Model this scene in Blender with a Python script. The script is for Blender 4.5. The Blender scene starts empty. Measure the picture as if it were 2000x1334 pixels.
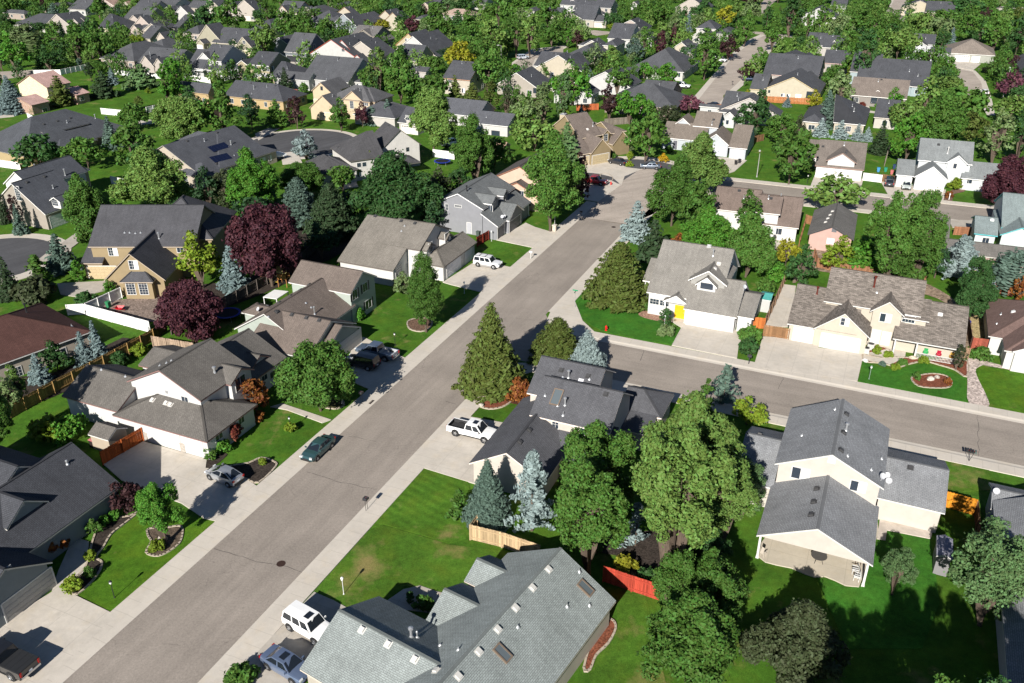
import bpy, math, random
import numpy as np
from mathutils import Vector, Matrix
from mathutils.bvhtree import BVHTree

random.seed(7)
D2R = math.radians
SC = bpy.context.scene
COL = SC.collection

# ---------------------------------------------------------------- camera geometry (metres; the street lies on z = 0)
CAM_H, FPX, PITCH = 55.0, 1690.0, D2R(27.3)
EYE = Vector((0, 0, CAM_H))

def ray(px, py):
    u, v = (px - 1000) / FPX, (py - 667) / FPX
    c, s = math.cos(PITCH), math.sin(PITCH)
    return Vector((u, c - v * s, -s - v * c)).normalized()

def G(px, py, z=0.0):
    """The point at height z that a sight line of the survey photograph meets."""
    d = ray(px, py)
    return EYE + d * ((z - CAM_H) / d.z)

def proj(p):
    c, s = math.cos(PITCH), math.sin(PITCH)
    x, y, z = p[0], p[1], p[2] - CAM_H
    w = y * c - z * s
    return 1000 + FPX * x / w, 667 - FPX * (y * s + z * c) / w

TH = 23.8          # heading of the main street, degrees clockwise from +Y

def axes(th):
    t = D2R(th)
    return Vector((math.sin(t), math.cos(t), 0)), Vector((math.cos(t), -math.sin(t), 0))

def UV(u, v, z=0.0, th=TH):
    a, b = axes(th)
    p = a * u + b * v
    p.z = z
    return p

# ---------------------------------------------------------------- materials
def nodes(m):
    return m.node_tree.nodes, m.node_tree.links

def mat(name, rgb=(.5, .5, .5), rough=.8, metal=0.0, spec=.3, coat=0.0):
    m = bpy.data.materials.new(name)
    m.use_nodes = True
    b = m.node_tree.nodes['Principled BSDF']
    b.inputs['Base Color'].default_value = (*rgb, 1)
    b.inputs['Roughness'].default_value = rough
    b.inputs['Metallic'].default_value = metal
    b.inputs['Specular IOR Level'].default_value = spec
    b.inputs['Coat Weight'].default_value = coat
    b.inputs['Coat Roughness'].default_value = .05
    return m

class NT:
    def __init__(s, m):
        s.n, s.l = m.node_tree.nodes, m.node_tree.links
        s.b = s.n['Principled BSDF']
        s.tc = s.n.new('ShaderNodeTexCoord')
    def obj(s): return s.tc.outputs['Object']
    def uv(s): return s.tc.outputs['UV']
    def link(s, a, b): s.l.new(a, b)
    def map(s, vec, scale=(1, 1, 1), rot=0.0, loc=(0, 0, 0)):
        k = s.n.new('ShaderNodeMapping')
        k.inputs['Scale'].default_value = scale
        k.inputs['Rotation'].default_value = (0, 0, rot)
        k.inputs['Location'].default_value = loc
        s.link(vec, k.inputs['Vector'])
        return k.outputs[0]
    def noise(s, vec, scale, detail=3, rough=.6):
        k = s.n.new('ShaderNodeTexNoise')
        k.inputs['Scale'].default_value = scale
        k.inputs['Detail'].default_value = detail
        k.inputs['Roughness'].default_value = rough
        s.link(vec, k.inputs['Vector'])
        return k.outputs['Fac']
    def ramp(s, fac, lo, hi, a=0.0, b=1.0):
        k = s.n.new('ShaderNodeMapRange')
        k.inputs['From Min'].default_value = lo
        k.inputs['From Max'].default_value = hi
        k.inputs['To Min'].default_value = a
        k.inputs['To Max'].default_value = b
        s.link(fac, k.inputs['Value'])
        return k.outputs[0]
    def mix(s, fac, a, b, mode='MIX'):
        k = s.n.new('ShaderNodeMix')
        k.data_type = 'RGBA'
        k.blend_type = mode
        for sock, v in ((k.inputs[0], fac), (k.inputs[6], a), (k.inputs[7], b)):
            if isinstance(v, (int, float)): sock.default_value = v
            elif isinstance(v, tuple): sock.default_value = (*v, 1) if len(v) == 3 else v
            else: s.link(v, sock)
        return k.outputs[2]
    def math(s, op, a, b=None, c=None):
        k = s.n.new('ShaderNodeMath')
        k.operation = op
        for i, v in enumerate((a, b, c)):
            if v is None: continue
            if isinstance(v, (int, float)): k.inputs[i].default_value = v
            else: s.link(v, k.inputs[i])
        return k.outputs[0]
    def bright(s, col, val):
        """col scaled by a grey value socket"""
        k = s.n.new('ShaderNodeHueSaturation')
        s.link(val, k.inputs['Value'])
        if isinstance(col, tuple): k.inputs['Color'].default_value = (*col, 1)
        else: s.link(col, k.inputs['Color'])
        return k.outputs[0]
    def color(s, sock): s.link(sock, s.b.inputs['Base Color'])
    def bump(s, h, strength=.3, dist=.02):
        k = s.n.new('ShaderNodeBump')
        k.inputs['Strength'].default_value = strength
        k.inputs['Distance'].default_value = dist
        s.link(h, k.inputs['Height'])
        s.link(k.outputs[0], s.b.inputs['Normal'])

def mul(c, k): return tuple(x * k for x in c)

_cache = {}
def shingle(c, mottle=.10):
    c = mul(c, 1.32)
    key = ('sh', c, mottle)
    if key in _cache: return _cache[key]
    m = mat('asphalt_shingle', c, .9, 0, .15)
    t = NT(m)
    br = t.n.new('ShaderNodeTexBrick')
    br.offset = .5
    br.inputs['Scale'].default_value = 1
    br.inputs['Brick Width'].default_value = .34 if mottle < .3 else .5
    br.inputs['Row Height'].default_value = .15 if mottle < .3 else .17
    br.inputs['Mortar Size'].default_value = .016
    br.inputs['Color1'].default_value = (*mul(c, 1 - mottle), 1)
    br.inputs['Color2'].default_value = (*mul(c, 1 + mottle), 1)
    br.inputs['Mortar'].default_value = (*mul(c, .50), 1)
    t.link(t.uv(), br.inputs['Vector'])
    n1 = t.ramp(t.noise(t.obj(), .35, 4), .3, .7, .86, 1.12)
    n2 = t.ramp(t.noise(t.map(t.uv(), (3.2, .35, 1)), 1.0, 4), .3, .7, .88, 1.10)
    n3 = t.ramp(t.noise(t.uv(), 9, 2), .25, .75, .82, 1.18)
    t.color(t.bright(t.bright(t.bright(br.outputs[0], n1), n2), n3))
    t.bump(br.outputs[1], .25, .01)
    _cache[key] = m
    return m

def siding(c, kind='lap'):
    c = mul(c, .60) if kind in ('lap', 'stucco', 'batten') else c
    key = ('si', c, kind)
    if key in _cache: return _cache[key]
    m = mat('wall_' + kind, c, .75, 0, .25)
    t = NT(m)
    n = t.ramp(t.noise(t.obj(), 1.1, 4), .3, .7, .93, 1.05)
    t.color(t.bright(c, n))
    sx = t.n.new('ShaderNodeSeparateXYZ'); t.link(t.obj(), sx.inputs[0])
    if kind == 'lap':
        t.bump(t.math('FRACT', t.math('MULTIPLY', sx.outputs[2], -1 / .2)), .35, .012)
    elif kind == 'batten':
        a = t.math('ADD', sx.outputs[0], t.math('MULTIPLY', sx.outputs[1], .37))
        t.bump(t.math('LESS_THAN', t.math('FRACT', t.math('MULTIPLY', a, 2.2)), .15), .5, .02)
    elif kind == 'brick':
        br = t.n.new('ShaderNodeTexBrick')
        br.inputs['Scale'].default_value = 4.0
        br.inputs['Color1'].default_value = (*mul(c, .7), 1)
        br.inputs['Color2'].default_value = (*mul(c, 1.25), 1)
        br.inputs['Mortar'].default_value = (.45, .43, .4, 1)
        cx = t.n.new('ShaderNodeCombineXYZ')
        t.link(t.math('ADD', sx.outputs[0], sx.outputs[1]), cx.inputs[0]); t.link(sx.outputs[2], cx.inputs[1])
        t.link(cx.outputs[0], br.inputs['Vector'])
        t.color(br.outputs[0])
    else:
        t.bump(t.noise(t.obj(), 30, 3), .12, .01)
    _cache[key] = m
    return m

def paint(name, c, rough=.55, spec=.3):
    key = ('pa', name, c, rough)
    if key in _cache: return _cache[key]
    m = mat(name, c, rough, 0, spec)
    t = NT(m)
    t.color(t.bright(c, t.ramp(t.noise(t.obj(), 2.3, 4), .3, .7, .94, 1.05)))
    _cache[key] = m
    return m

def wood(c, var=.3, name='wood_board'):
    key = ('wo', c, var)
    if key in _cache: return _cache[key]
    m = mat(name, c, .85, 0, .15)
    t = NT(m)
    geo = t.n.new('ShaderNodeNewGeometry')
    r = t.ramp(geo.outputs['Random Per Island'], 0, 1, 1 - var, 1 + var)
    n = t.ramp(t.noise(t.map(t.obj(), (6, 6, .6)), 2, 4), .25, .75, .8, 1.15)
    t.color(t.bright(t.bright(c, r), n))
    _cache[key] = m
    return m

def concrete(c, th=TH, joint=(3.0, 3.0), name='concrete', stain=.12):
    key = ('co', c, th, joint, stain)
    if key in _cache: return _cache[key]
    m = mat(name, c, .85, 0, .2)
    t = NT(m)
    p = t.map(t.obj(), (1, 1, 1), D2R(th))
    n = t.ramp(t.noise(t.obj(), .28, 5, .65), .3, .72, 1 - stain, 1 + stain * .7)
    n2 = t.ramp(t.noise(t.obj(), 1.7, 5, .7), .3, .7, 1 - stain * .6, 1 + stain * .5)
    n3 = t.ramp(t.noise(t.obj(), 14, 2), .3, .7, .96, 1.03)
    col = t.bright(t.bright(t.bright(c, n), n2), n3)
    warm = t.ramp(t.noise(t.map(t.obj(), (1, 1, 1), 0, (31, 17, 0)), .5, 4), .52, .75, 0, .45)
    col = t.mix(warm, col, t.mix(1.0, col, (1.0, .93, .80), 'MULTIPLY'))
    dark = t.ramp(t.noise(t.map(t.obj(), (1, 1, 1), 0, (7, 91, 0)), .33, 5, .7), .60, .78, 0, .4)
    col = t.mix(dark, col, mul(c, .55))
    sx = t.n.new('ShaderNodeSeparateXYZ'); t.link(p, sx.inputs[0])
    for o, w in ((sx.outputs[0], joint[0]), (sx.outputs[1], joint[1])):
        if not w: continue
        f = t.math('LESS_THAN', t.math('FRACT', t.math('MULTIPLY', o, 1 / w)), .05 / w)
        col = t.mix(t.math('MULTIPLY', f, .35), col, mul(c, .5))
    t.color(col)
    t.bump(t.noise(t.obj(), 22, 3), .08, .01)
    _cache[key] = m
    return m

def asphalt(c, th=TH, name='asphalt', streak=.10):
    m = mat(name, c, .9, 0, .2)
    t = NT(m)
    p = t.map(t.obj(), (1, 1, 1), D2R(th))
    st = t.ramp(t.noise(t.map(p, (.55, .03, 1)), 1.6, 5, .6), .3, .7, 1 - streak, 1 + streak)
    bl = t.ramp(t.noise(t.obj(), .13, 6, .65), .3, .7, .84, 1.13)
    gr = t.ramp(t.noise(t.obj(), 5, 6, .85), .28, .72, .70, 1.28)
    col = t.bright(t.bright(t.bright(c, st), bl), gr)
    dk = t.ramp(t.noise(t.map(t.obj(), (1, 1, 1), 0, (13, 5, 0)), .55, 5, .75), .60, .80, 0, .6)
    col = t.mix(dk, col, mul(c, .55))
    vo = t.n.new('ShaderNodeTexVoronoi'); vo.feature = 'DISTANCE_TO_EDGE'; vo.inputs['Scale'].default_value = .16
    dv = t.n.new('ShaderNodeVectorMath'); dv.operation = 'ADD'; nz = t.n.new('ShaderNodeTexNoise'); nz.inputs['Scale'].default_value = .5; nz.inputs['Detail'].default_value = 6; t.link(t.obj(), nz.inputs['Vector'])
    sc = t.n.new('ShaderNodeVectorMath'); sc.operation = 'SCALE'; sc.inputs['Scale'].default_value = 3.0; t.link(nz.outputs['Color'], sc.inputs[0]); t.link(t.obj(), dv.inputs[0]); t.link(sc.outputs[0], dv.inputs[1]); t.link(dv.outputs[0], vo.inputs['Vector'])
    ck = t.math('MULTIPLY', t.ramp(vo.outputs['Distance'], .0, .006, .5, 0), t.ramp(t.noise(t.obj(), .12, 2), .45, .62, 0, 1))
    col = t.mix(ck, col, mul(c, .4))
    t.color(col)
    t.bump(t.noise(t.obj(), 18, 4, .8), .25, .012)
    return m

def lawn(c=(.052, .115, .016), dry=.0, stripe=None, name='lawn_grass'):
    key = ('la', c, dry, stripe)
    if key in _cache: return _cache[key]
    m = mat(name, c, .95, 0, .1)
    t = NT(m)
    a = t.ramp(t.noise(t.obj(), .22, 6, .7), .3, .72, .66, 1.34)
    b = t.ramp(t.noise(t.obj(), 1.6, 6, .75), .3, .7, .70, 1.28)
    g = t.ramp(t.noise(t.obj(), 9, 5, .9), .28, .72, .50, 1.55)
    col = t.bright(t.bright(t.bright(c, a), b), g)
    yl = t.ramp(t.noise(t.map(t.obj(), (1, 1, 1), 0, (41, 3, 0)), .4, 4, .6), .45, .75, 0, .6)
    col = t.mix(yl, col, t.bright((c[0] * 1.75, c[1] * 1.12, c[2] * 1.1), g))
    if stripe is not None:
        p = t.map(t.obj(), (1, 1, 1), D2R(stripe))
        sx = t.n.new('ShaderNodeSeparateXYZ'); t.link(p, sx.inputs[0])
        w = t.math('SINE', t.math('MULTIPLY', sx.outputs[0], 6.0))
        col = t.bright(col, t.ramp(w, -1, 1, .88, 1.10))
    if dry:
        f = t.noise(t.map(t.obj(), (1, 1, 1), 0, (3, 77, 0)), .22, 5, .62)
        d = t.ramp(f, .66 - dry * .28, .80 - dry * .22, 0, .85)
        col = t.mix(d, col, t.bright((.24, .19, .075), g))
    t.color(col)
    t.bump(t.noise(t.obj(), 16, 4, .9), .9, .05)
    _cache[key] = m
    return m

def mulch(c, name='bark_mulch', scale=9):
    key = ('mu', c, scale)
    if key in _cache: return _cache[key]
    m = mat(name, c, .95, 0, .1)
    t = NT(m)
    vo = t.n.new('ShaderNodeTexVoronoi')
    vo.inputs['Scale'].default_value = scale
    t.link(t.obj(), vo.inputs['Vector'])
    sep = t.n.new('ShaderNodeSeparateColor'); t.link(vo.outputs['Color'], sep.inputs[0])
    r = t.ramp(sep.outputs[0], 0, 1, .55, 1.5)
    n = t.ramp(t.noise(t.obj(), .8, 3), .3, .7, .8, 1.2)
    t.color(t.bright(t.bright(c, r), n))
    t.bump(vo.outputs['Distance'], .6, .03)
    _cache[key] = m
    return m

def leafmat(name, c, var=.22, hue=.02, trans=.25):
    m = mat(name, c, .65, 0, .22)
    t = NT(m)
    geo = t.n.new('ShaderNodeNewGeometry'); oi = t.n.new('ShaderNodeObjectInfo')
    hs = t.n.new('ShaderNodeHueSaturation')
    hs.inputs['Color'].default_value = (*c, 1)
    t.link(t.ramp(geo.outputs['Random Per Island'], 0, 1, .5 - hue, .5 + hue), hs.inputs['Hue'])
    t.link(t.math('MULTIPLY', t.ramp(geo.outputs['Random Per Island'], 0, 1, 1 - var, 1 + var * 1.3),
                  t.ramp(oi.outputs['Random'], 0, 1, .85, 1.15)), hs.inputs['Value'])
    t.color(hs.outputs[0])
    tr = t.n.new('ShaderNodeBsdfTranslucent'); t.link(hs.outputs[0], tr.inputs['Color'])
    mx = t.n.new('ShaderNodeMixShader'); mx.inputs[0].default_value = trans
    out = t.n['Material Output']
    t.link(t.b.outputs[0], mx.inputs[1]); t.link(tr.outputs[0], mx.inputs[2]); t.link(mx.outputs[0], out.inputs['Surface'])
    return m

WHITE = (.54, .53, .51)
GLASS = mat('window_glass', (.025, .035, .05), .06, 0, .8)
BLIND = paint('window_blind', (.62, .62, .60), .5)
METAL = mat('galvanised_metal', (.55, .56, .57), .4, .7, .5)
BLACK = mat('black_metal', (.015, .015, .017), .5, 0, .4)
RUBBER = mat('tyre_rubber', (.018, .018, .019), .85, 0, .2)
TRIMW = paint('white_trim', WHITE, .5)

# ---------------------------------------------------------------- mesh helper
class MB:
    def __init__(s): s.v, s.f, s.m, s.uv = [], [], [], []
    def poly(s, pts, mi=0, uv=None):
        k = len(s.v)
        s.v += [tuple(p) for p in pts]
        s.f.append(tuple(range(k, k + len(pts)))); s.m.append(mi); s.uv.append(uv)
    def box(s, c, e1, e2, h1, h2, z0, z1, mi=0):
        """box about c: half sizes h1 along e1, h2 along e2, from z0 to z1 (world z)"""
        c = Vector((c[0], c[1], 0))
        q = [c - e1 * h1 - e2 * h2, c + e1 * h1 - e2 * h2, c + e1 * h1 + e2 * h2, c - e1 * h1 + e2 * h2]
        s.prism(q, z0, z1, mi)
    def prism(s, q, z0, z1, mi=0, bottom=True):
        k = len(s.v); n = len(q)
        s.v += [(p[0], p[1], z0) for p in q] + [(p[0], p[1], z1) for p in q]
        for i in range(n):
            j = (i + 1) % n
            s.f.append((k + i, k + j, k + n + j, k + n + i)); s.m.append(mi); s.uv.append(None)
        s.f.append(tuple(k + n + i for i in range(n))); s.m.append(mi); s.uv.append(None)
        if bottom: s.f.append(tuple(k + i for i in reversed(range(n)))); s.m.append(mi); s.uv.append(None)
    def obox(s, o, x, y, z, hx, hy, hz, mi=0):
        """oriented box, centre o, unit axes x y z, half sizes"""
        k = len(s.v)
        for a, b, c in ((-1, -1, -1), (1, -1, -1), (1, 1, -1), (-1, 1, -1), (-1, -1, 1), (1, -1, 1), (1, 1, 1), (-1, 1, 1)):
            s.v.append(tuple(o + x * (a * hx) + y * (b * hy) + z * (c * hz)))
        for f in ((3, 2, 1, 0), (4, 5, 6, 7), (0, 1, 5, 4), (1, 2, 6, 5), (2, 3, 7, 6), (3, 0, 4, 7)):
            s.f.append(tuple(k + i for i in f)); s.m.append(mi); s.uv.append(None)
    def tube(s, p0, p1, r0, r1=None, n=8, mi=0, cap=True):
        r1 = r0 if r1 is None else r1
        p0, p1 = Vector(p0), Vector(p1)
        d = (p1 - p0).normalized()
        a = d.orthogonal().normalized(); b = d.cross(a)
        k = len(s.v)
        for p, r in ((p0, r0), (p1, r1)):
            for i in range(n):
                t = 2 * math.pi * i / n
                s.v.append(tuple(p + (a * math.cos(t) + b * math.sin(t)) * r))
        for i in range(n):
            j = (i + 1) % n
            s.f.append((k + i, k + j, k + n + j, k + n + i)); s.m.append(mi); s.uv.append(None)
        if cap:
            s.f.append(tuple(k + n + i for i in range(n))); s.m.append(mi); s.uv.append(None)
            s.f.append(tuple(k + i for i in reversed(range(n)))); s.m.append(mi); s.uv.append(None)
    def lathe(s, o, prof, n=10, mi=0, ax=Vector((0, 0, 1)), sc=(1, 1)):
        """profile [(r, h)] about axis ax at o"""
        a = ax.orthogonal().normalized(); b = ax.cross(a); k = len(s.v)
        for r, h in prof:
            for i in range(n):
                t = 2 * math.pi * i / n
                s.v.append(tuple(Vector(o) + ax * h + a * (math.cos(t) * r * sc[0]) + b * (math.sin(t) * r * sc[1])))
        for j in range(len(prof) - 1):
            for i in range(n):
                i2 = (i + 1) % n
                s.f.append((k + j * n + i, k + j * n + i2, k + (j + 1) * n + i2, k + (j + 1) * n + i)); s.m.append(mi); s.uv.append(None)
    def build(s, name, mats, parent=None, smooth=False, org=None, me=None):
        me = bpy.data.meshes.new(name)
        o3 = Vector((0, 0, 0)) if org is None else org
        me.from_pydata([(p[0] - o3[0], p[1] - o3[1], p[2] - o3[2]) for p in s.v], [], s.f)
        if not isinstance(mats, (list, tuple)): mats = [mats]
        for m in mats: me.materials.append(m)
        if any(s.m): me.polygons.foreach_set('material_index', s.m)
        if any(u is not None for u in s.uv):
            ly = me.uv_layers.new(name='UVMap')
            data = []
            for f, u in zip(s.f, s.uv):
                data += [c for k in range(len(f)) for c in ((0, 0) if u is None else u[k])]
            ly.data.foreach_set('uv', data)
        if smooth: me.polygons.foreach_set('use_smooth', [True] * len(s.f))
        me.update()
        return link(name, me, parent, o3 if parent is None else None)

def link(name, me, parent=None, loc=None):
    o = bpy.data.objects.new(name, me)
    COL.objects.link(o)
    if parent is not None: o.parent = parent
    if loc is not None: o.location = loc
    return o

def empty(name, loc, label, cat, group=None):
    o = bpy.data.objects.new(name, None)
    o.empty_display_size = .3
    COL.objects.link(o)
    o.location = loc
    tag(o, label, cat, group)
    return o

def tag(o, label=None, cat=None, group=None, kind=None):
    if label: o['label'] = label
    if cat: o['category'] = cat
    if group: o['group'] = group
    if kind: o['kind'] = kind
    return o

def sheet(name, pts, z, material, kind='structure', thick=0.0, hole=None):
    """a flat sheet (a slab when thick) through world points"""
    from mathutils.geometry import tessellate_polygon
    b = MB()
    P = [Vector((p[0], p[1], 0)) for p in pts]
    for tri in tessellate_polygon([P]):
        q = [P[i] for i in tri]
        if (q[1] - q[0]).cross(q[2] - q[0]).z < 0: q.reverse()
        b.poly([(p.x, p.y, z) for p in q])
    if thick:
        area = sum(P[i].x * P[(i + 1) % len(P)].y - P[(i + 1) % len(P)].x * P[i].y for i in range(len(P)))
        Q = P if area > 0 else P[::-1]
        for i in range(len(Q)):
            p, q = Q[i], Q[(i + 1) % len(Q)]
            b.poly([(p.x, p.y, z - thick), (q.x, q.y, z - thick), (q.x, q.y, z), (p.x, p.y, z)])
    o = b.build(name, material)
    if kind: o['kind'] = kind
    return o
# ---------------------------------------------------------------- houses
WINGS = []
HOUSES = []      # (nickname, centre, radius) used to say what a tree stands beside

class Wing:
    """rectangle [u0,u1] x [v0,v1] in the frame of heading th; eave height z at the roof's outer edge"""
    def __init__(s, th, u0, u1, v0, v1, z, kind='v', sl=.5, ov=.38, z0=0.0, wall=None, roof=None, nowall=False, gable=None, trim=None):
        s.th, s.u0, s.u1, s.v0, s.v1, s.z, s.kind, s.sl, s.ov, s.z0 = th, u0, u1, v0, v1, z, kind, sl, ov, z0
        s.wall, s.roof, s.nowall, s.gable, s.trim = wall, roof, nowall, gable, trim
        s.e1, s.e2 = axes(th)
    def P(s, u, v, z):
        p = s.e1 * u + s.e2 * v; p.z = z
        return p
    def half(s):
        if s.kind[0] == 'u': return (s.v1 - s.v0) / 2
        if s.kind[0] == 'v': return (s.u1 - s.u0) / 2
        return min(s.u1 - s.u0, s.v1 - s.v0) / 2
    def roofpolys(s):
        """top faces (counter-clockwise from above) with uv, and the outline"""
        k, P = s.kind, s.P
        u0, u1, v0, v1, z = s.u0, s.u1, s.v0, s.v1, s.z
        out = [(u0, v0), (u1, v0), (u1, v1), (u0, v1)]
        if k[0] in 'uvh':
            hv = s.half(); zr = z + hv * s.sl
            if k[0] == 'h': k = 'u<>' if (u1 - u0) >= (v1 - v0) else 'v<>'
            if k[0] == 'u':
                c = (v0 + v1) / 2
                a = u0 + hv if '<' in k else u0; b = u1 - hv if '>' in k else u1
                if a > b: a = b = (a + b) / 2
                R0, R1 = (a, c), (b, c)
                polys = [[(u0, v0), (u1, v0), R1, R0], [(u1, v1), (u0, v1), R0, R1]]
                if '<' in k: polys.append([(u0, v1), (u0, v0), R0])
                if '>' in k: polys.append([(u1, v0), (u1, v1), R1])
            else:
                c = (u0 + u1) / 2
                a = v0 + hv if '<' in k else v0; b = v1 - hv if '>' in k else v1
                if a > b: a = b = (a + b) / 2
                R0, R1 = (c, a), (c, b)
                polys = [[(u0, v1), (u0, v0), R0, R1], [(u1, v0), (u1, v1), R1, R0]]
                if '<' in k: polys.append([(u0, v0), (u1, v0), R0])
                if '>' in k: polys.append([(u1, v1), (u0, v1), R1])
            zz = {R0: zr, R1: zr}
        elif k[0] == 's':            # shed: sn low at u0, sf low at u1, sl low at v0, sr low at v1
            zz = {}
            rise = s.sl * ((u1 - u0) if k[1] in 'nf' else (v1 - v0))
            for q in out:
                hi = (k[1] == 'n' and q[0] == u1) or (k[1] == 'f' and q[0] == u0) or (k[1] == 'l' and q[1] == v1) or (k[1] == 'r' and q[1] == v0)
                zz[q] = z + (rise if hi else 0)
            polys = [out]
        else:
            zz = {}; polys = [out]
        res = []
        for q in polys:
            pts = [P(a, b, zz.get((a, b), z)) for a, b in q]
            n = (pts[1] - pts[0]).cross(pts[2] - pts[0])
            if n.z < 0: pts.reverse()
            e = (pts[1] - pts[0]).normalized()
            lo = min(pts, key=lambda p: p.z)
            # eave direction: horizontal direction within the plane
            n = (pts[1] - pts[0]).cross(pts[2] - pts[0]).normalized()
            ev = Vector((-n.y, n.x, 0))
            ev = ev.normalized() if ev.length > 1e-4 else s.e2
            up = n.cross(ev)
            res.append((pts, [((p - lo).dot(ev), (p - lo).dot(up)) for p in pts]))
        edge = [P(a, b, zz.get((a, b), z)) for a, b in out]
        # gable peaks belong to the outline
        if k[0] == 'u':
            loop = [edge[0]] ; loop += [edge[1]]
            if '>' not in k: loop.append(P(u1, (v0 + v1) / 2, zr))
            loop += [edge[2], edge[3]]
            if '<' not in k: loop.append(P(u0, (v0 + v1) / 2, zr))
        elif k[0] == 'v':
            loop = [edge[0]]
            if '<' not in k: loop.append(P((u0 + u1) / 2, v0, zr))
            loop += [edge[1], edge[2]]
            if '>' not in k: loop.append(P((u0 + u1) / 2, v1, zr))
            loop += [edge[3]]
        else: loop = edge
        return res, loop
    def wallpolys(s, t, eps):
        k, P, ov = s.kind, s.P, s.ov - eps
        if k[0] == 'h': k = 'u<>' if (s.u1 - s.u0) >= (s.v1 - s.v0) else 'v<>'
        og = min(ov, .3)
        iu = og if k[0] == 'u' else ov; iv = og if k[0] == 'v' else ov
        if '<' in k: iu = iv = ov
        u0, u1, v0, v1 = s.u0 + iu, s.u1 - iu, s.v0 + iv, s.v1 - iv
        base = s.z0; h = s.half() if k[0] in 'uv' else 0
        zw = s.z + ov * s.sl - t if k[0] in 'uv' else s.z - t
        zp = s.z + h * s.sl - t
        W = []
        def side(a, b, peak=None):
            q = [P(*a, base), P(*b, base), P(*b, zw)]
            if peak: q.append(P(*peak, zp))
            q.append(P(*a, zw)); W.append((q, bool(peak)))
        cu, cv = (u0 + u1) / 2, (v0 + v1) / 2
        if k[0] == 's':
            z = {}
            rise = s.sl * ((s.u1 - s.u0) if k[1] in 'nf' else (s.v1 - s.v0))
            def zz(a):
                f = {'n': (a[0] - s.u0) / (s.u1 - s.u0), 'f': (s.u1 - a[0]) / (s.u1 - s.u0),
                     'l': (a[1] - s.v0) / (s.v1 - s.v0), 'r': (s.v1 - a[1]) / (s.v1 - s.v0)}[k[1]]
                return s.z + rise * f - t
            c = [(u0, v0), (u0, v1), (u1, v1), (u1, v0)]
            for i in range(4):
                a, b = c[i], c[(i + 1) % 4]
                W.append(([P(*a, base), P(*b, base), P(*b, zz(b)), P(*a, zz(a))], False))
            return W
        side((u0, v0), (u0, v1), (u0, cv) if k[0] == 'u' and '<' not in k else None)
        side((u0, v1), (u1, v1), (cu, v1) if k[0] == 'v' and '>' not in k else None)
        side((u1, v1), (u1, v0), (u1, cv) if k[0] == 'u' and '>' not in k else None)
        side((u1, v0), (u0, v0), (cu, v0) if k[0] == 'v' and '<' not in k else None)
        return W

def wing_px(th, xl, yl, xr, yr, depth, z, kind='v', sl=.5, **kw):
    """a wing whose near eave runs from one sighted corner to the other, depth metres deep"""
    A, B = G(xl, yl, z), G(xr, yr, z)
    d = B - A
    hd = math.degrees(math.atan2(d.x, d.y)) - 90
    if th is None: t = hd
    else:
        t = min((th + k * 90 for k in range(-4, 5)), key=lambda a: abs((a - hd + 180) % 360 - 180))
    e1, e2 = axes(t)
    u = (A.dot(e1) + B.dot(e1)) / 2
    return Wing(t, u, u + depth, A.dot(e2), B.dot(e2), z, kind, sl, **kw)

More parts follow.
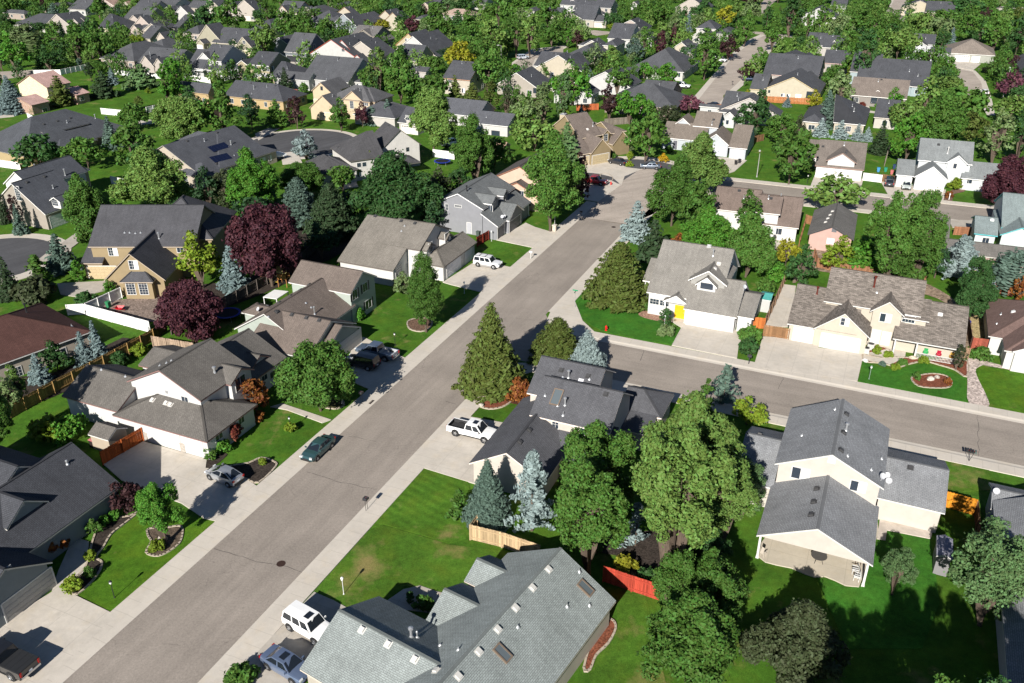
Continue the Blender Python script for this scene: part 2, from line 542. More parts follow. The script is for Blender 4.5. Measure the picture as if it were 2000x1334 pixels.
FASC = .20
def house(nick, label, roofc, wallc, wings, feats=(), th=TH, trim=WHITE, wallk='lap', mottle=.10, auto=None, seed=1, cat='house', name='house', group='houses of the neighbourhood', vents=0):
    rnd = random.Random(seed)
    W = []
    for i, w in enumerate(wings):
        kw = {}
        if isinstance(w[-1], dict): kw = dict(w[-1]); w = w[:-1]
        if w[0] == 'p': o = wing_px(kw.pop('th', th), *w[1:], **kw)
        else: o = Wing(kw.pop('th', th), *w, **kw)
        o.z += .006 * i
        W.append(o); WINGS.append(o)
    allp = [w.P(a, b, 0) for w in W for a in (w.u0, w.u1) for b in (w.v0, w.v1)]
    c = Vector((sum(p.x for p in allp) / len(allp), sum(p.y for p in allp) / len(allp), 0))
    root = empty(name, c, label, cat, group)
    rad = max((p - c).length for p in allp)
    ztop = max(w.z + w.half() * w.sl for w in W if w.kind[0] in 'uvh') if any(w.kind[0] in 'uvh' for w in W) else 3
    if nick: HOUSES.append((nick, c.copy(), rad, ztop))
    rm, wm, tm = shingle(roofc, mottle), siding(wallc, wallk), paint('trim_paint', trim, .5)
    bw, br, bf = MB(), MB(), MB()
    wmats, rmats = [wm], [rm]
    def idx(lst, m):
        if m not in lst: lst.append(m)
        return lst.index(m)
    for i, w in enumerate(W):
        polys, loop = w.roofpolys()
        ri = 0 if w.roof is None else idx(rmats, w.roof if not isinstance(w.roof, tuple) else shingle(w.roof, mottle))
        for pts, uv in polys:
            br.poly(pts, ri, uv)
        cen = sum(loop, Vector()) / len(loop)
        n = len(loop)
        ar = sum(loop[k].x * loop[(k + 1) % n].y - loop[(k + 1) % n].x * loop[k].y for k in range(n))
        if ar < 0: loop = loop[::-1]
        for k in range(n):
            p, q = loop[k], loop[(k + 1) % n]
            br.poly([p - Vector((0, 0, .045)), q - Vector((0, 0, .045)), q, p], ri, [(0, 0)] * 4)
            sh = lambda a: a + (Vector((cen.x - a.x, cen.y - a.y, 0)).normalized() * .012)
            a, b = sh(p), sh(q)
            bf.poly([a - Vector((0, 0, FASC)), b - Vector((0, 0, FASC)), b - Vector((0, 0, .04)), a - Vector((0, 0, .04))])
        for pts, uv in polys:
            bf.poly([p - Vector((0, 0, FASC - .01)) for p in reversed(pts)])
        if not w.nowall:
            wi = 0 if w.wall is None else idx(wmats, w.wall if not isinstance(w.wall, tuple) else siding(w.wall, wallk))
            gi = wi if w.gable is None else idx(wmats, w.gable if not isinstance(w.gable, tuple) else siding(w.gable, 'batten'))
            for q, pk in w.wallpolys(.1, .004 * i):
                bw.poly(q, gi if pk and w.gable is not None else wi)
        elif w.kind[0] in 'uv' and w.nowall == 'gable':
            for q, pk in w.wallpolys(.1, .004 * i):
                if pk:
                    b = [q[-1], q[2], q[3]] if len(q) == 5 else None
                    lo = min(q[-1].z, q[2].z) - .35
                    bw.poly([Vector((q[-1].x, q[-1].y, lo)), Vector((q[2].x, q[2].y, lo)), q[2], q[3], q[4]], 0)
    if bw.f: wo = bw.build('wall', wmats, root, org=c)
    ro = br.build('roof', rmats, root, org=c)
    if nick and c.length < 190:      # ridge and hip caps
        bc = MB()
        for w in W:
            if w.kind[0] not in 'uvh': continue
            polys, loop = w.roofpolys(); seen = {}
            for pts, uv in polys:
                for a, b_ in zip(pts, pts[1:] + pts[:1]):
                    k = tuple(sorted((tuple(round(x, 2) for x in a), tuple(round(x, 2) for x in b_))))
                    if k in seen and (a - b_).length > .5:
                        d = (b_ - a).normalized(); n = Vector((-d.y, d.x, 0)).normalized(); up = d.cross(n); up = up if up.z > 0 else -up
                        L = (b_ - a).length; m = int(L / .3)
                        for i in range(m): bc.obox(a + d * (L * (i + .5) / m) + up * (.004 + .006 * (i % 2)), d, n, up, L / m / 2, .13, .012)
                    seen[k] = 1
        if bc.f: bc.build('ridge_cap', shingle(mul(roofc, 1.12), .12), ro, org=Vector((0, 0, 0)) + c)
    bf.build('fascia', tm, root, org=c)
    wb = BVHTree.FromPolygons([Vector(p) for p in bw.v], bw.f) if bw.f else None
    rb = BVHTree.FromPolygons([Vector(p) for p in br.v], br.f)
    def hitwall(px, py):
        if wb is None: return None
        d = ray(px, py)
        h, nrm, i, dist = wb.ray_cast(EYE, d)
        if h is None: return None
        if nrm.dot(d) > 0: nrm = -nrm
        nrm = Vector((nrm.x, nrm.y, 0)).normalized()
        return h, nrm
    def hitroof(px, py):
        d = ray(px, py)
        h, nrm, i, dist = rb.ray_cast(EYE, d)
        if h is None: return None
        if nrm.z < 0: nrm = -nrm
        return h, nrm
    ctx = dict(root=root, c=c, hitwall=hitwall, hitroof=hitroof, tm=tm, wm=wm, rm=rm, roofc=roofc, W=W, wb=wb, rb=rb, rnd=rnd)
    for f in feats: feature(ctx, f, nick)
    if auto: autofeat(ctx, auto)
    if vents: autovents(ctx, vents)
    return ctx

def put_window(ctx, o, n, w, h, style='', label=None):
    """window standing on the wall at o (its centre), facing n"""
    up = Vector((0, 0, 1)); x = up.cross(n).normalized()
    c = ctx['c']; fr = MB(); t = .09 if w > .7 else .06
    fm = TRIMW if 'd' not in style else paint('dark_frame', (.03, .03, .03))
    for sx in (-1, 1): fr.obox(o + x * (sx * (w / 2 + t / 2)), x, n, up, t / 2, .05, h / 2 + t)
    for sz in (-1, 1): fr.obox(o + up * (sz * (h / 2 + t / 2)), x, n, up, w / 2, .05, t / 2)
    if 'n' not in style:
        fr.obox(o, x, n, up, .022, .035, h / 2) if 'g' not in style else None
    if 'g' in style:
        k = max(2, int(w / .35)); r = max(2, int(h / .4))
        for i in range(1, k): fr.obox(o + x * (-w / 2 + w * i / k), x, n, up, .018, .034, h / 2)
        for i in range(1, r): fr.obox(o + up * (-h / 2 + h * i / r), x, n, up, w / 2, .032, .018)
    f = fr.build('window', fm, ctx['root'], org=c)
    p = MB()
    if 'b' in style:                 # blind drawn over the half beside the sash
        p.obox(o + x * (w / 4), x, n, up, w / 4, .022, h / 2, 1); p.obox(o - x * (w / 4), x, n, up, w / 4, .02, h / 2, 0)
    elif 'w' in style: p.obox(o, x, n, up, w / 2, .02, h / 2, 1)
    else: p.obox(o, x, n, up, w / 2, .02, h / 2, 0)
    p.build('pane', [GLASS, BLIND], f, org=c)
    if 's' in style:
        for sx in (-1, 1):
            b = MB(); b.obox(o + x * (sx * (w / 2 + t + .2)), x, n, up, .19, .04, h / 2 + .06)
            b.build('shutter', paint('shutter_paint', (.03, .03, .035)), ctx['root'], org=c)
    return f

GDOOR = {}
def put_garage(ctx, o, n, w, h=2.15, col=WHITE, lites=False):
    up = Vector((0, 0, 1)); x = up.cross(n).normalized(); c = ctx['c']
    o = Vector((o.x, o.y, 0))
    b = MB()
    rows = 4
    for i in range(rows):
        b.obox(o + up * (h * (i + .5) / rows), x, n, up, w / 2, .035, h / rows / 2 - .012)
        k = max(2, int(w / .62))
        for j in range(k):
            b.obox(o + x * (-w / 2 + w * (j + .5) / k) + up * (h * (i + .5) / rows), x, n, up, w / k / 2 - .07, .048, h / rows / 2 - .09)
    g = b.build('garage_door', paint('door_paint', col, .5), ctx['root'], org=c)
    if lites:
        p = MB(); k = max(2, int(w / .62))
        for j in range(k): p.obox(o + x * (-w / 2 + w * (j + .5) / k) + up * (h * .875), x, n, up, w / k / 2 - .1, .054, .13)
        p.build('pane', GLASS, g, org=c)
    f = MB(); t = .12
    for sx in (-1, 1): f.obox(o + x * (sx * (w / 2 + t / 2)) + up * (h / 2), x, n, up, t / 2, .055, h / 2 + t / 2)
    f.obox(o + up * (h + t / 2 + .002), x, n, up, w / 2, .054, t / 2)
    f.build('door_frame', TRIMW, g, org=c)
    return g

def put_door(ctx, o, n, w=.95, h=2.05, col=(.5, .5, .5), z=0.15):
    up = Vector((0, 0, 1)); x = up.cross(n).normalized(); c = ctx['c']
    o = Vector((o.x, o.y, z))
    b = MB(); b.obox(o + up * (h / 2), x, n, up, w / 2, .03, h / 2)
    for r in (.28, .72): b.obox(o + up * (h * r), x, n, up, w / 2 - .16, .042, h * .17)
    d = b.build('door', paint('door_paint', col, .45), ctx['root'], org=c)
    f = MB(); t = .09
    for sx in (-1, 1): f.obox(o + x * (sx * (w / 2 + t / 2)) + up * (h / 2), x, n, up, t / 2, .05, h / 2 + t / 2)
    f.obox(o + up * (h + t / 2 + .002), x, n, up, w / 2, .05, t / 2)
    f.build('door_frame', TRIMW, d, org=c)
    k = MB(); k.obox(o + x * (w / 2 - .1) + up * 1.0 + n * .06, x, n, up, .04, .03, .07)
    k.build('handle', METAL, d, org=c)

def put_vent(ctx, o, n, col=(.05, .05, .052), s=.2):
    c = ctx['c']; up = n.normalized()
    hx = Vector((-n.y, n.x, 0)); hx = hx.normalized() if hx.length > 1e-3 else Vector((1, 0, 0)); y = up.cross(hx)
    b = MB(); b.obox(o + up * .09, hx, y, up, s, s, .09); b.obox(o + up * .02, hx, y, up, s + .1, s + .1, .012)
    b.build('roof_vent', paint('vent_paint', col, .6), ctx['root'], org=c)

def put_pipe(ctx, o, n, h=.5, r=.055, cap=False, m=METAL):
    c = ctx['c']; b = MB()
    b.lathe(o - Vector((0, 0, .1)), [(.2, .05), (.16, .12), (r * 1.4, .2), (r, .22), (r, h), (r * .3, h)], 8)
    if cap: b.lathe(o, [(r * 1.9, h - .02), (r * 1.9, h + .12), (.01, h + .2)], 8)
    b.build('vent_pipe', m, ctx['root'], org=c)

def put_skylight(ctx, o, n, w, l):
    c = ctx['c']; up = n.normalized()
    hx = Vector((-n.y, n.x, 0)).normalized(); y = up.cross(hx)
    b = MB()
    for sx in (-1, 1):
        b.obox(o + hx * (sx * w / 2) + up * .06, hx, y, up, .06, l / 2 + .06, .09)
        b.obox(o + y * (sx * l / 2) + up * .06, hx, y, up, w / 2 - .06, .06, .09)
    f = b.build('skylight', paint('skylight_frame', (.16, .12, .09)), ctx['root'], org=c)
    p = MB(); p.obox(o + up * .09, hx, y, up, w / 2 - .06, l / 2 - .06, .02)
    p.build('pane', mat('skylight_glass', (.10, .12, .13), .12, 0, .8), f, org=c)

def put_dish(ctx, o, n, ang=200, s=.32):
    c = ctx['c']; b = MB(); a = axes(ang)[0]
    ax = (a + Vector((0, 0, .7))).normalized()
    p = o + Vector((0, 0, .55))
    b.tube(o, p, .025, n=6)
    b.lathe(p, [(.01, 0), (s * .6, .04), (s, .11), (s * .99, .13), (s * .6, .06), (.01, .02)], 12, ax=ax)
    b.tube(p, p + ax * .42 - Vector((0, 0, .15)), .012, n=5)
    b.build('satellite_dish', paint('dish_grey', (.42, .43, .45)), ctx['root'], org=c)

def put_chimney(ctx, o, w, d, z1, col=(.35, .30, .26), k='brick', th=TH):
    c = ctx['c']; e1, e2 = axes(th); b = MB()
    b.box(o, e2, e1, w / 2, d / 2, max(0, o.z - 1.5), z1)
    r = ctx['root']
    ch = b.build('chimney', siding(col, k), r, org=c)
    q = MB(); q.box(o, e2, e1, w / 2 + .08, d / 2 + .08, z1, z1 + .1); q.box(o, e2, e1, .14, .14, z1 + .1, z1 + .32)
    q.build('chimney_cap', paint('cap_grey', (.3, .3, .3)), ch, org=c)

def put_post(ctx, p, z0, z1, s=.09, col=None, name='post'):
    b = MB(); b.box(p, *axes(TH)[::-1], s, s, z0, z1)
    b.box(p, *axes(TH)[::-1], s + .04, s + .04, z0, z0 + .18); b.box(p, *axes(TH)[::-1], s + .03, s + .03, z1 - .15, z1 - .002)
    b.build(name, ctx['tm'] if col is None else paint('post_paint', col), ctx['root'], org=ctx['c'])

def put_rail(ctx, A, B, z=.95, col=None):
    d = (B - A); L = d.length; e = d.normalized(); n = Vector((-e.y, e.x, 0)); b = MB()
    mid = (A + B) / 2
    b.obox(Vector((mid.x, mid.y, z)), e, n, Vector((0, 0, 1)), L / 2, .035, .03)
    b.obox(Vector((mid.x, mid.y, .22)), e, n, Vector((0, 0, 1)), L / 2, .03, .025)
    k = int(L / .16)
    for i in range(k + 1):
        p = A + d * (i / k)
        b.obox(Vector((p.x, p.y, (z + .22) / 2)), e, n, Vector((0, 0, 1)), .022, .02, (z - .22) / 2)
    b.build('railing', ctx['tm'] if col is None else paint('rail_paint', col), ctx['root'], org=ctx['c'])

def feature(ctx, f, nick=''):
    k = f[0]; a = f[1:]
    if k in ('w', 'gd', 'dr', 'gv', 'st'):
        h = ctx['hitwall'](a[0], a[1])
        if h is None: print('MISS wall', nick, f); return
        o, n = h
        if k == 'w': put_window(ctx, o, n, a[2], a[3], a[4] if len(a) > 4 else '')
        elif k == 'gd': put_garage(ctx, o, n, a[2], a[3] if len(a) > 3 else 2.15, a[4] if len(a) > 4 else WHITE, a[5] if len(a) > 5 else False)
        elif k == 'dr': put_door(ctx, o, n, a[2], a[3], a[4])
        elif k == 'gv':          # round or square gable vent
            up = Vector((0, 0, 1)); x = up.cross(n); b = MB()
            b.obox(o, x, n, up, a[2] / 2, .04, a[2] / 2); b.build('gable_vent', paint('vent_grey', a[3] if len(a) > 3 else (.3, .3, .3)), ctx['root'], org=ctx['c'])
        elif k == 'st':          # stone pier in front of the wall: width, height
            up = Vector((0, 0, 1)); x = up.cross(n); b = MB()
            b.obox(Vector((o.x, o.y, a[3] / 2)), x, n, up, a[2] / 2, .07, a[3] / 2)
            b.build('stone_pier', siding((.33, .29, .25), 'brick'), ctx['root'], org=ctx['c'])
    elif k in ('v', 'vp', 'sk', 'ds', 'ch'):
        h = ctx['hitroof'](a[0], a[1])
        if h is None: print('MISS roof', nick, f); return
        o, n = h
        if k == 'v': put_vent(ctx, o, n, a[2] if len(a) > 2 else (.05, .05, .052))
        elif k == 'vp': put_pipe(ctx, o, n, a[2] if len(a) > 2 else .45, a[3] if len(a) > 3 else .055, len(a) > 3, a[4] if len(a) > 4 else METAL)
        elif k == 'sk': put_skylight(ctx, o, n, a[2], a[3])
        elif k == 'ds': put_dish(ctx, o, n, a[2] if len(a) > 2 else 200)
        elif k == 'ch': put_chimney(ctx, o, a[2], a[3], o.z + a[4], a[5] if len(a) > 5 else (.35, .30, .26), a[6] if len(a) > 6 else 'brick')
    elif k == 'ps': put_post(ctx, UV(a[0], a[1]), a[2], a[3], *(a[4:]))
    elif k == 'rl': put_rail(ctx, UV(a[0], a[1]), UV(a[2], a[3]), *(a[4:]))

def sideinfo(w):
    """the wall sides of a wing turned to the camera: (start, end, outward normal, height)"""
    S = []
    ov = w.ov
    c = [(w.u0 + ov, w.v0 + ov), (w.u0 + ov, w.v1 - ov), (w.u1 - ov, w.v1 - ov), (w.u1 - ov, w.v0 + ov)]
    N = [-w.e1, w.e2, w.e1, -w.e2]
    for i in range(4):
        A, B = w.P(*c[i], 0), w.P(*c[(i + 1) % 4], 0)
        m = (A + B) / 2
        if (EYE - m).dot(N[i]) > 0.12 * (EYE - m).length: S.append((A, B, N[i], w.z))
    return S

def visible(ctx, p, n):
    q = p + n * .25
    d = (q - EYE); L = d.length; d.normalize()
    for b in (ctx['wb'], ctx['rb']):
        h = b.ray_cast(EYE, d)
        if h[0] is not None and h[3] < L - .3: return False
    return True

def onwall(ctx, p, n):
    h, nn, i, dist = ctx['wb'].ray_cast(p + n * .6, -n)
    if h is None or dist > 1.3 or abs(nn.dot(n)) < .9: return None
    return h

def autofeat(ctx, mode):
    rnd = ctx['rnd']; done = 0
    for w in ctx['W']:
        if w.nowall or done > 12: continue
        for A, B, n, z in sideinfo(w):
            L = (B - A).length
            if L < 2.2: continue
            levels = [1.45] if z < 4.4 else [1.45, 4.05]
            k = max(1, int(L / 3.6))
            for lv in levels:
                for j in range(k):
                    if rnd.random() < .2: continue
                    p = A + (B - A) * ((j + .5) / k); p.z = lv
                    h = onwall(ctx, p, n)
                    if h is None or not visible(ctx, h, n): continue
                    ww = rnd.choice((.9, 1.2, 1.5)); 
                    put_window(ctx, h, n, min(ww, L - .9), rnd.choice((1.1, 1.25)), rnd.choice(('', '', 'b', 'g')))
                    done += 1

def autovents(ctx, k):
    rnd = ctx['rnd']
    for w in ctx['W']:
        if w.kind[0] not in 'uv' or w.half() < 3: continue
        for i in range(k):
            t = (i + .7) / (k + .4)
            if w.kind[0] == 'u': a, b = w.u0 + (w.u1 - w.u0) * t, (w.v0 + w.v1) / 2 - .7
            else: a, b = (w.u0 + w.u1) / 2 - .7, w.v0 + (w.v1 - w.v0) * t
            p = w.P(a, b, 20)
            h, n, j, d = ctx['rb'].ray_cast(p, Vector((0, 0, -1)))
            if h is not None:
                if n.z < 0: n = -n
                put_vent(ctx, h, n)
        a, b = w.u0 + (w.u1 - w.u0) * rnd.uniform(.25, .45), w.v0 + (w.v1 - w.v0) * rnd.uniform(.3, .7)
        h, n, j, d = ctx['rb'].ray_cast(w.P(a, b, 20), Vector((0, 0, -1)))
        if h is not None: put_pipe(ctx, h, n if n.z > 0 else -n, .5, .07, True)
# ---------------------------------------------------------------- the houses of the two crossing streets (metres along / across the main street)
GB, BR, TN, GY = (.105, .097, .088), (.120, .098, .085), (.145, .132, .115), (.112, .118, .120)
DK, GG, DG, LG = (.046, .048, .055), (.185, .205, .200), (.072, .073, .080), (.165, .170, .178)
UG, MT, MR, RB = (.165, .155, .140), (.135, .117, .102), (.068, .034, .029), (.120, .080, .070)
CREAM, BEIGE, OLIVE, GREEN, GREYB = (.73, .67, .60), (.68, .60, .48), (.36, .28, .16), (.50, .56, .50), (.34, .345, .37)
OFFW, PEACH, PINK, YEL, BLUEG = (.78, .77, .75), (.78, .57, .44), (.70, .46, .40), (.76, .62, .32), (.58, .62, .66)
def cp(x0, y0, s, *a):
    return (x0 + a[0] / s, y0 + a[1] / s)
R2 = lambda x, y: cp(500, 800, 2.4987, x, y)

house('the big sage roofed house', 'large house with pale sage shingle roofs and two brown skylights beside the white suv', GG, (.60, .54, .46), [
    (27, 50.1, -33.0, -22.2, 2.8, 'u', .58),
    (30.6, 39.75, -39.1, -27.8, 2.8, 'v', .49),
    (39.75, 44.85, -34.15, -27, 2.8, 'v', .53),
    (45.1, 49.0, -34.2, -27, 2.8, 'v', .54)],
    [('sk', *R2(1607, 872), .75, 1.35), ('sk', *R2(1202, 1190), .75, 1.35)]
    + [('v', *R2(x, y), (.50, .49, .46)) for x, y in ((1428, 780), (1350, 870), (1267, 968), (1180, 1073), (1087, 1182), (988, 1302), (518, 1075), (645, 1145), (776, 1219), (880, 1274))]
    + [('vp', *R2(758, 1110), .85, .11), ('vp', *R2(787, 1112), .5, .05), ('vp', *R2(988, 1172), .4), ('vp', *R2(1278, 1060), .3), ('vp', *R2(1518, 960), .4), ('vp', *R2(1578, 790), .35), ('vp', *R2(1628, 955), .3), ('vp', *R2(900, 1150), .25)],
    th=33, trim=(.50, .44, .38), wallk='stucco')

c = lambda x, y: cp(900, 690, 4.762, x, y)
house('the charcoal roofed corner house', 'corner house with charcoal roof, cream walls and one pale skylight behind the white pickup', DG, (.74, .66, .58), [
    (65.8, 80, -33.9, -26.9 + 1.5, 2.7, 'u', .58),
    (77.8, 86.5, -32.5, -24.7, 5.0, 'v', .60),
    (73.6, 82.2, -30.4, -21.3, 5.0, 'v', .62),
    (70.6, 76, -27.5, -21.0, 2.65, 'sn', .32),
    (82.2, 88.0, -22.8, -17.9, 2.75, 'v>', .52),
    (78.6, 82.3, -22.6, -18.4, 2.5, 'sn', .10)],
    [('w', *c(880, 660), .7, 1.0, 'g'), ('w', *c(1165, 725), 1.3, 1.0, 'b'), ('sk', *c(893, 410), 1.0, 1.9), ('v', *c(935, 158)), ('v', *c(1185, 213)), ('v', *c(1350, 380)), ('v', *c(637, 715)), ('v', *c(549, 825)),
     ('v', *c(1115, 258), (.6, .6, .62)), ('vp', *c(1003, 225), .8, .1), ('vp', *c(970, 480), .8, .1), ('vp', *c(952, 575), .5), ('vp', *c(903, 485), .35), ('vp', *c(950, 222), .3), ('vp', *c(1198, 240), .3), ('vp', *c(785, 392), .4)],
    trim=(.66, .58, .52))

c = lambda x, y: cp(1420, 770, 3.4196, x, y)
house('the cream house with the covered patio', 'cream two storey house with three light grey gables and open covered patio at its back', LG, CREAM, [
    (66.1, 75.0, -4.65, 5.4, 2.85, 'u', .48, dict(nowall='gable')),
    (74.45, 85.6, -4.65, 5.4, 5.4, 'u', .49),
    (76.6, 86.0, 5.0, 11.2, 2.8, 'v', .40),
    (74.0, 84.6, -8.3, -4.4, 2.8, 'v', .44)],
    [('w', *c(490, 530), 1.6, 1.25, 'b'), ('w', *c(875, 615), 1.35, 1.1, 'b'), ('gv', *c(700, 440), .7, (.72, .66, .58)),
     ('ps', 66.5, -4.3, 0, 2.95, .1), ('ps', 66.5, 5.0, 0, 2.95, .1), ('ps', 70.6, 5.0, 0, 2.95, .1), ('ps', 70.6, -4.3, 0, 2.95, .1)]
    + [('v', *c(x, y)) for x, y in ((600, 633), (580, 720), (563, 806), (798, 133), (779, 257), (760, 374), (1225, 490), (219, 268))]
    + [('vp', *c(x, y), .35) for x, y in ((501, 275), (805, 410), (1032, 430), (963, 503), (722, 100))]
    + [('vp', *c(795, 240), .7, .1), ('ds', *c(1060, 570), 200), ('ds', *c(1075, 608), 215), ('ds', *c(1027, 578), 160)], wallk='stucco')
c = lambda x, y: cp(0, 850, 2.7556, x, y)
house('the black roofed porch house', 'slate blue house with near black roof, white porch railing and dormer in deep shade', DK, (.30, .34, .36), [
    (28, 48.4, -75.2, -63.8, 2.8, 'u', .62),
    (29.4, 37.5, -68, -60.8, 2.8, 'v', .62),
    (37.7, 42.2, -70, -66.1, 4.5, 'v', .72, dict(z0=2.5)),
    (38.5, 47, -84, -70, 4.3, 'v', .62)],
    [('w', *c(152, 477), 1.3, 1.35, 'gs'), ('gd', *c(150, 830), 4.9, 2.1, (.36, .35, .33)), ('gv', *c(118, 373), .45), ('gv', *c(48, 715), .45), ('vp', *c(362, 155), .3, .07),
     ('ps', 43.2, -64.3, 0, 2.85, .08, WHITE), ('ps', 48.0, -64.3, 0, 2.85, .08, WHITE), ('rl', 43.2, -64.3, 48.0, -64.3, 1.0, WHITE)], trim=(.42, .41, .38))
c = lambda x, y: cp(100, 630, 4.1667, x, y)
house('the white house with maroon trim', 'white two storey house with grey brown roofs and maroon trim above its white garage doors', GB, (.80, .79, .77), [
    (57.9, 66.4, -75.0, -61.45, 2.7, 'h', .45),
    (61.25, 69.8, -75.6, -64.7, 5.2, 'u', .49),
    (58.4, 66.8, -83.4, -74.7, 2.9, 'v', .48),
    (65.4, 69.6, -71, -64.0, 5.15, 'v', .55),
    (69.6, 77.1, -76.2, -65.3, 2.75, 'u', .55),
    (68, 74, -81.2, -74, 2.65, 'v', .40),
    (71.9, 75.2, -70, -66.4, 3.6, 'v', .55, dict(z0=3))],
    [('gd', *c(915, 960), 4.9), ('gd', *c(1165, 1040), 2.6), ('w', *c(1090, 632), .9, .9, ''), ('w', *c(1540, 490), 1.7, 1.6, ''), ('w', *c(1363, 915), 1.1, 1.1, ''), ('w', *c(1545, 785), .9, 1.1, ''), ('w', *c(1735, 448), 1.0, .7, ''), ('w', *c(1820, 410), 1.6, .6, 'd'),
     ('gv', *c(940, 565), .35, (.25, .25, .25)), ('v', *c(825, 630), (.5, .48, .45)), ('v', *c(935, 655), (.5, .48, .45)), ('v', *c(972, 668), (.5, .48, .45)), ('vp', *c(1330, 405), .6, .12),
     ('vp', *c(885, 350), .3), ('vp', *c(940, 330), .35), ('vp', *c(980, 310), .3), ('vp', *c(410, 382), .3), ('vp', *c(605, 437), .3), ('st', *c(762, 900), .7, 1.2), ('st', *c(1068, 1000), .7, 1.2)],
    trim=(.22, .13, .12), wallk='lap')
c = lambda x, y: cp(430, 490, 5.8, x, y)
house('the pale green house', 'pale green house with wide brown gables and boarded blue shaded fronts behind the street lamp', BR, GREEN, [
    (92.8, 99.9, -76.5, -65.8, 5.0, 'v', .60),
    (80.9, 94, -76.9, -65.9, 2.75, 'u', .60),
    (77.9, 89.2, -72.5, -62.7, 2.7, 'v', .50),
    (80.2, 88.6, -72, -61.6, 2.6, 'v', .50),
    (86, 89.6, -80, -76, 2.4, 'v<', .4)],
    [('w', *c(1525, 495), 1.2, 1.4, 's'), ('w', *c(1640, 410), 1.2, 1.3, 's'), ('w', *c(1680, 600), 1.6, 1.3, 's'), ('gv', *c(1268, 845), .35), ('gv', *c(1412, 865), .35), ('gd', *c(1480, 1010), 4.9), ('vp', *c(1070, 715), 1.0, .07), ('ds', *c(440, 700), 230)]
    + [('v', *c(x, y)) for x, y in ((1010, 383), (910, 443), (800, 510), (672, 587), (543, 625), (640, 690), (815, 722), (980, 757), (1125, 785))]
    + [('vp', *c(970, 590), .2), ('vp', *c(1030, 640), .2), ('vp', *c(545, 745), .2)], wallk='batten')
c = lambda x, y: cp(640, 400, 4.762, x, y)
house('the white house with the long tan roof', 'white house with one long tan roof, two street dormers and double garage', TN, (.80, .78, .75), [
    (106.9, 126.4, -77.8, -67.4, 2.9, 'v', .48),
    (111.4, 122.2, -72, -65.0, 5.1, 'v', .48),
    (112.0, 114.9, -67, -64.1, 4.9, 'v', .6, dict(z0=2.5)),
    (117.6, 119.9, -67, -63.5, 5.0, 'v', .6, dict(z0=2.5)),
    (111.9, 123.9, -66.4, -61.1, 2.7, 'u<', .58)],
    [('gd', *c(1175, 610), 4.9, 2.2, (.62, .62, .64)), ('gd', *c(1310, 480), 2.7, 2.2, (.62, .62, .64)), ('w', *c(958, 395), 1.2, 1.5, ''), ('w', *c(1108, 305), 1.2, 1.5, ''), ('w', *c(660, 615), 1.8, 2.0, 'g'), ('w', *c(740, 590), .7, 1.8, '')]
    + [('v', *c(x, y)) for x, y in ((445, 105), (685, 150), (812, 172))] + [('vp', *c(716, 195), .3), ('vp', *c(687, 243), .3)], trim=(.13, .11, .10))
c = lambda x, y: cp(830, 360, 8.333, x, y)
house('the grey house', 'plain grey two storey house with white edged gable and two blue shaded dormers', GY, GREYB, [
    (133.1, 147.4, -74.4, -64.3, 5.2, 'u', .46),
    (132.3, 147.4, -64.5, -61.1, 2.72, 'sr', .60, dict(ov=.3)),
    (136, 142.9, -68, -60.5, 2.7, 'v', .62),
    (135.0, 138.7, -69, -63.5, 5.7, 'v', .62, dict(z0=3)),
    (140.1, 142.9, -69, -63.5, 5.7, 'v', .7, dict(z0=3))],
    [('gd', *c(1235, 770), 2.8, 2.15, (.12, .12, .13)), ('gd', *c(1465, 655), 5.0, 2.15, (.12, .12, .13)), ('dr', *c(722, 755), .9, 2.05, (.36, .36, .39)), ('w', *c(540, 355), 1.3, .35, 'g'), ('w', *c(357, 370), .5, 1.1, 'g'), ('w', *c(255, 370), 1.5, 1.3, 'n'),
     ('w', *c(1065, 400), .8, 1.3, ''), ('w', *c(1128, 350), .9, 1.3, ''), ('w', *c(1290, 255), .9, 1.4, ''), ('vp', *c(680, 110), .9, .1, BLACK), ('ds', *c(1260, 575), 200), ('ds', *c(1300, 570), 230), ('ps', 147.0, -61.4, 0, 2.7, .09)], trim=(.76, .74, .73))
c = lambda x, y: cp(1240, 450, 5.8, x, y)
house('the white house with the yellow door', 'white house with warm grey roof, yellow front door under trussed porch and black dormer window', UG, (.80, .79, .77), [
    (113.4, 129, -28.6, -18.0, 3.65, 'v', .70),
    (112.0, 122, -22.7, -15.2, 2.68, 'v', .70),
    (112.8, 122.4, -15.5, -13.0, 2.6, 'v', .36),
    (115.25, 122.5, -23.1, -17.55, 5.78, 'u', .66, dict(z0=4.4, wall=(.46, .45, .42))),
    (114.6, 119, -21.9, -18.8, 5.5, 'u', .85, dict(z0=4, ov=.25)),
    (112.6, 118, -25.9, -22.2, 3.0, 'u', .62, dict(nowall='gable')),
    (117.6, 126, -30.4, -28, 3.5, 'v', .5)],
    [('gd', *c(785, 1005), 4.85), ('gd', *c(1155, 1055), 2.6), ('w', *c(815, 632), 1.8, .95, 'n'), ('w', *c(222, 805), 1.3, .8, 'g'), ('w', *c(335, 825), 1.3, .8, 'g'), ('dr', *c(510, 895), 1.5, 2.1, (.62, .36, .015)),
     ('vp', *c(885, 290), .9, .08), ('v', *c(840, 180), (.4, .4, .4)), ('v', *c(910, 432), (.5, .48, .45)), ('v', *c(950, 380), (.5, .48, .45)), ('ps', 112.9, -22.5, 0, 3.05, .1), ('ps', 112.9, -25.6, 0, 3.05, .1), ('ds', *c(1235, 680), 150)], trim=(.78, .76, .73))
c = lambda x, y: cp(1500, 510, 4.762, x, y)
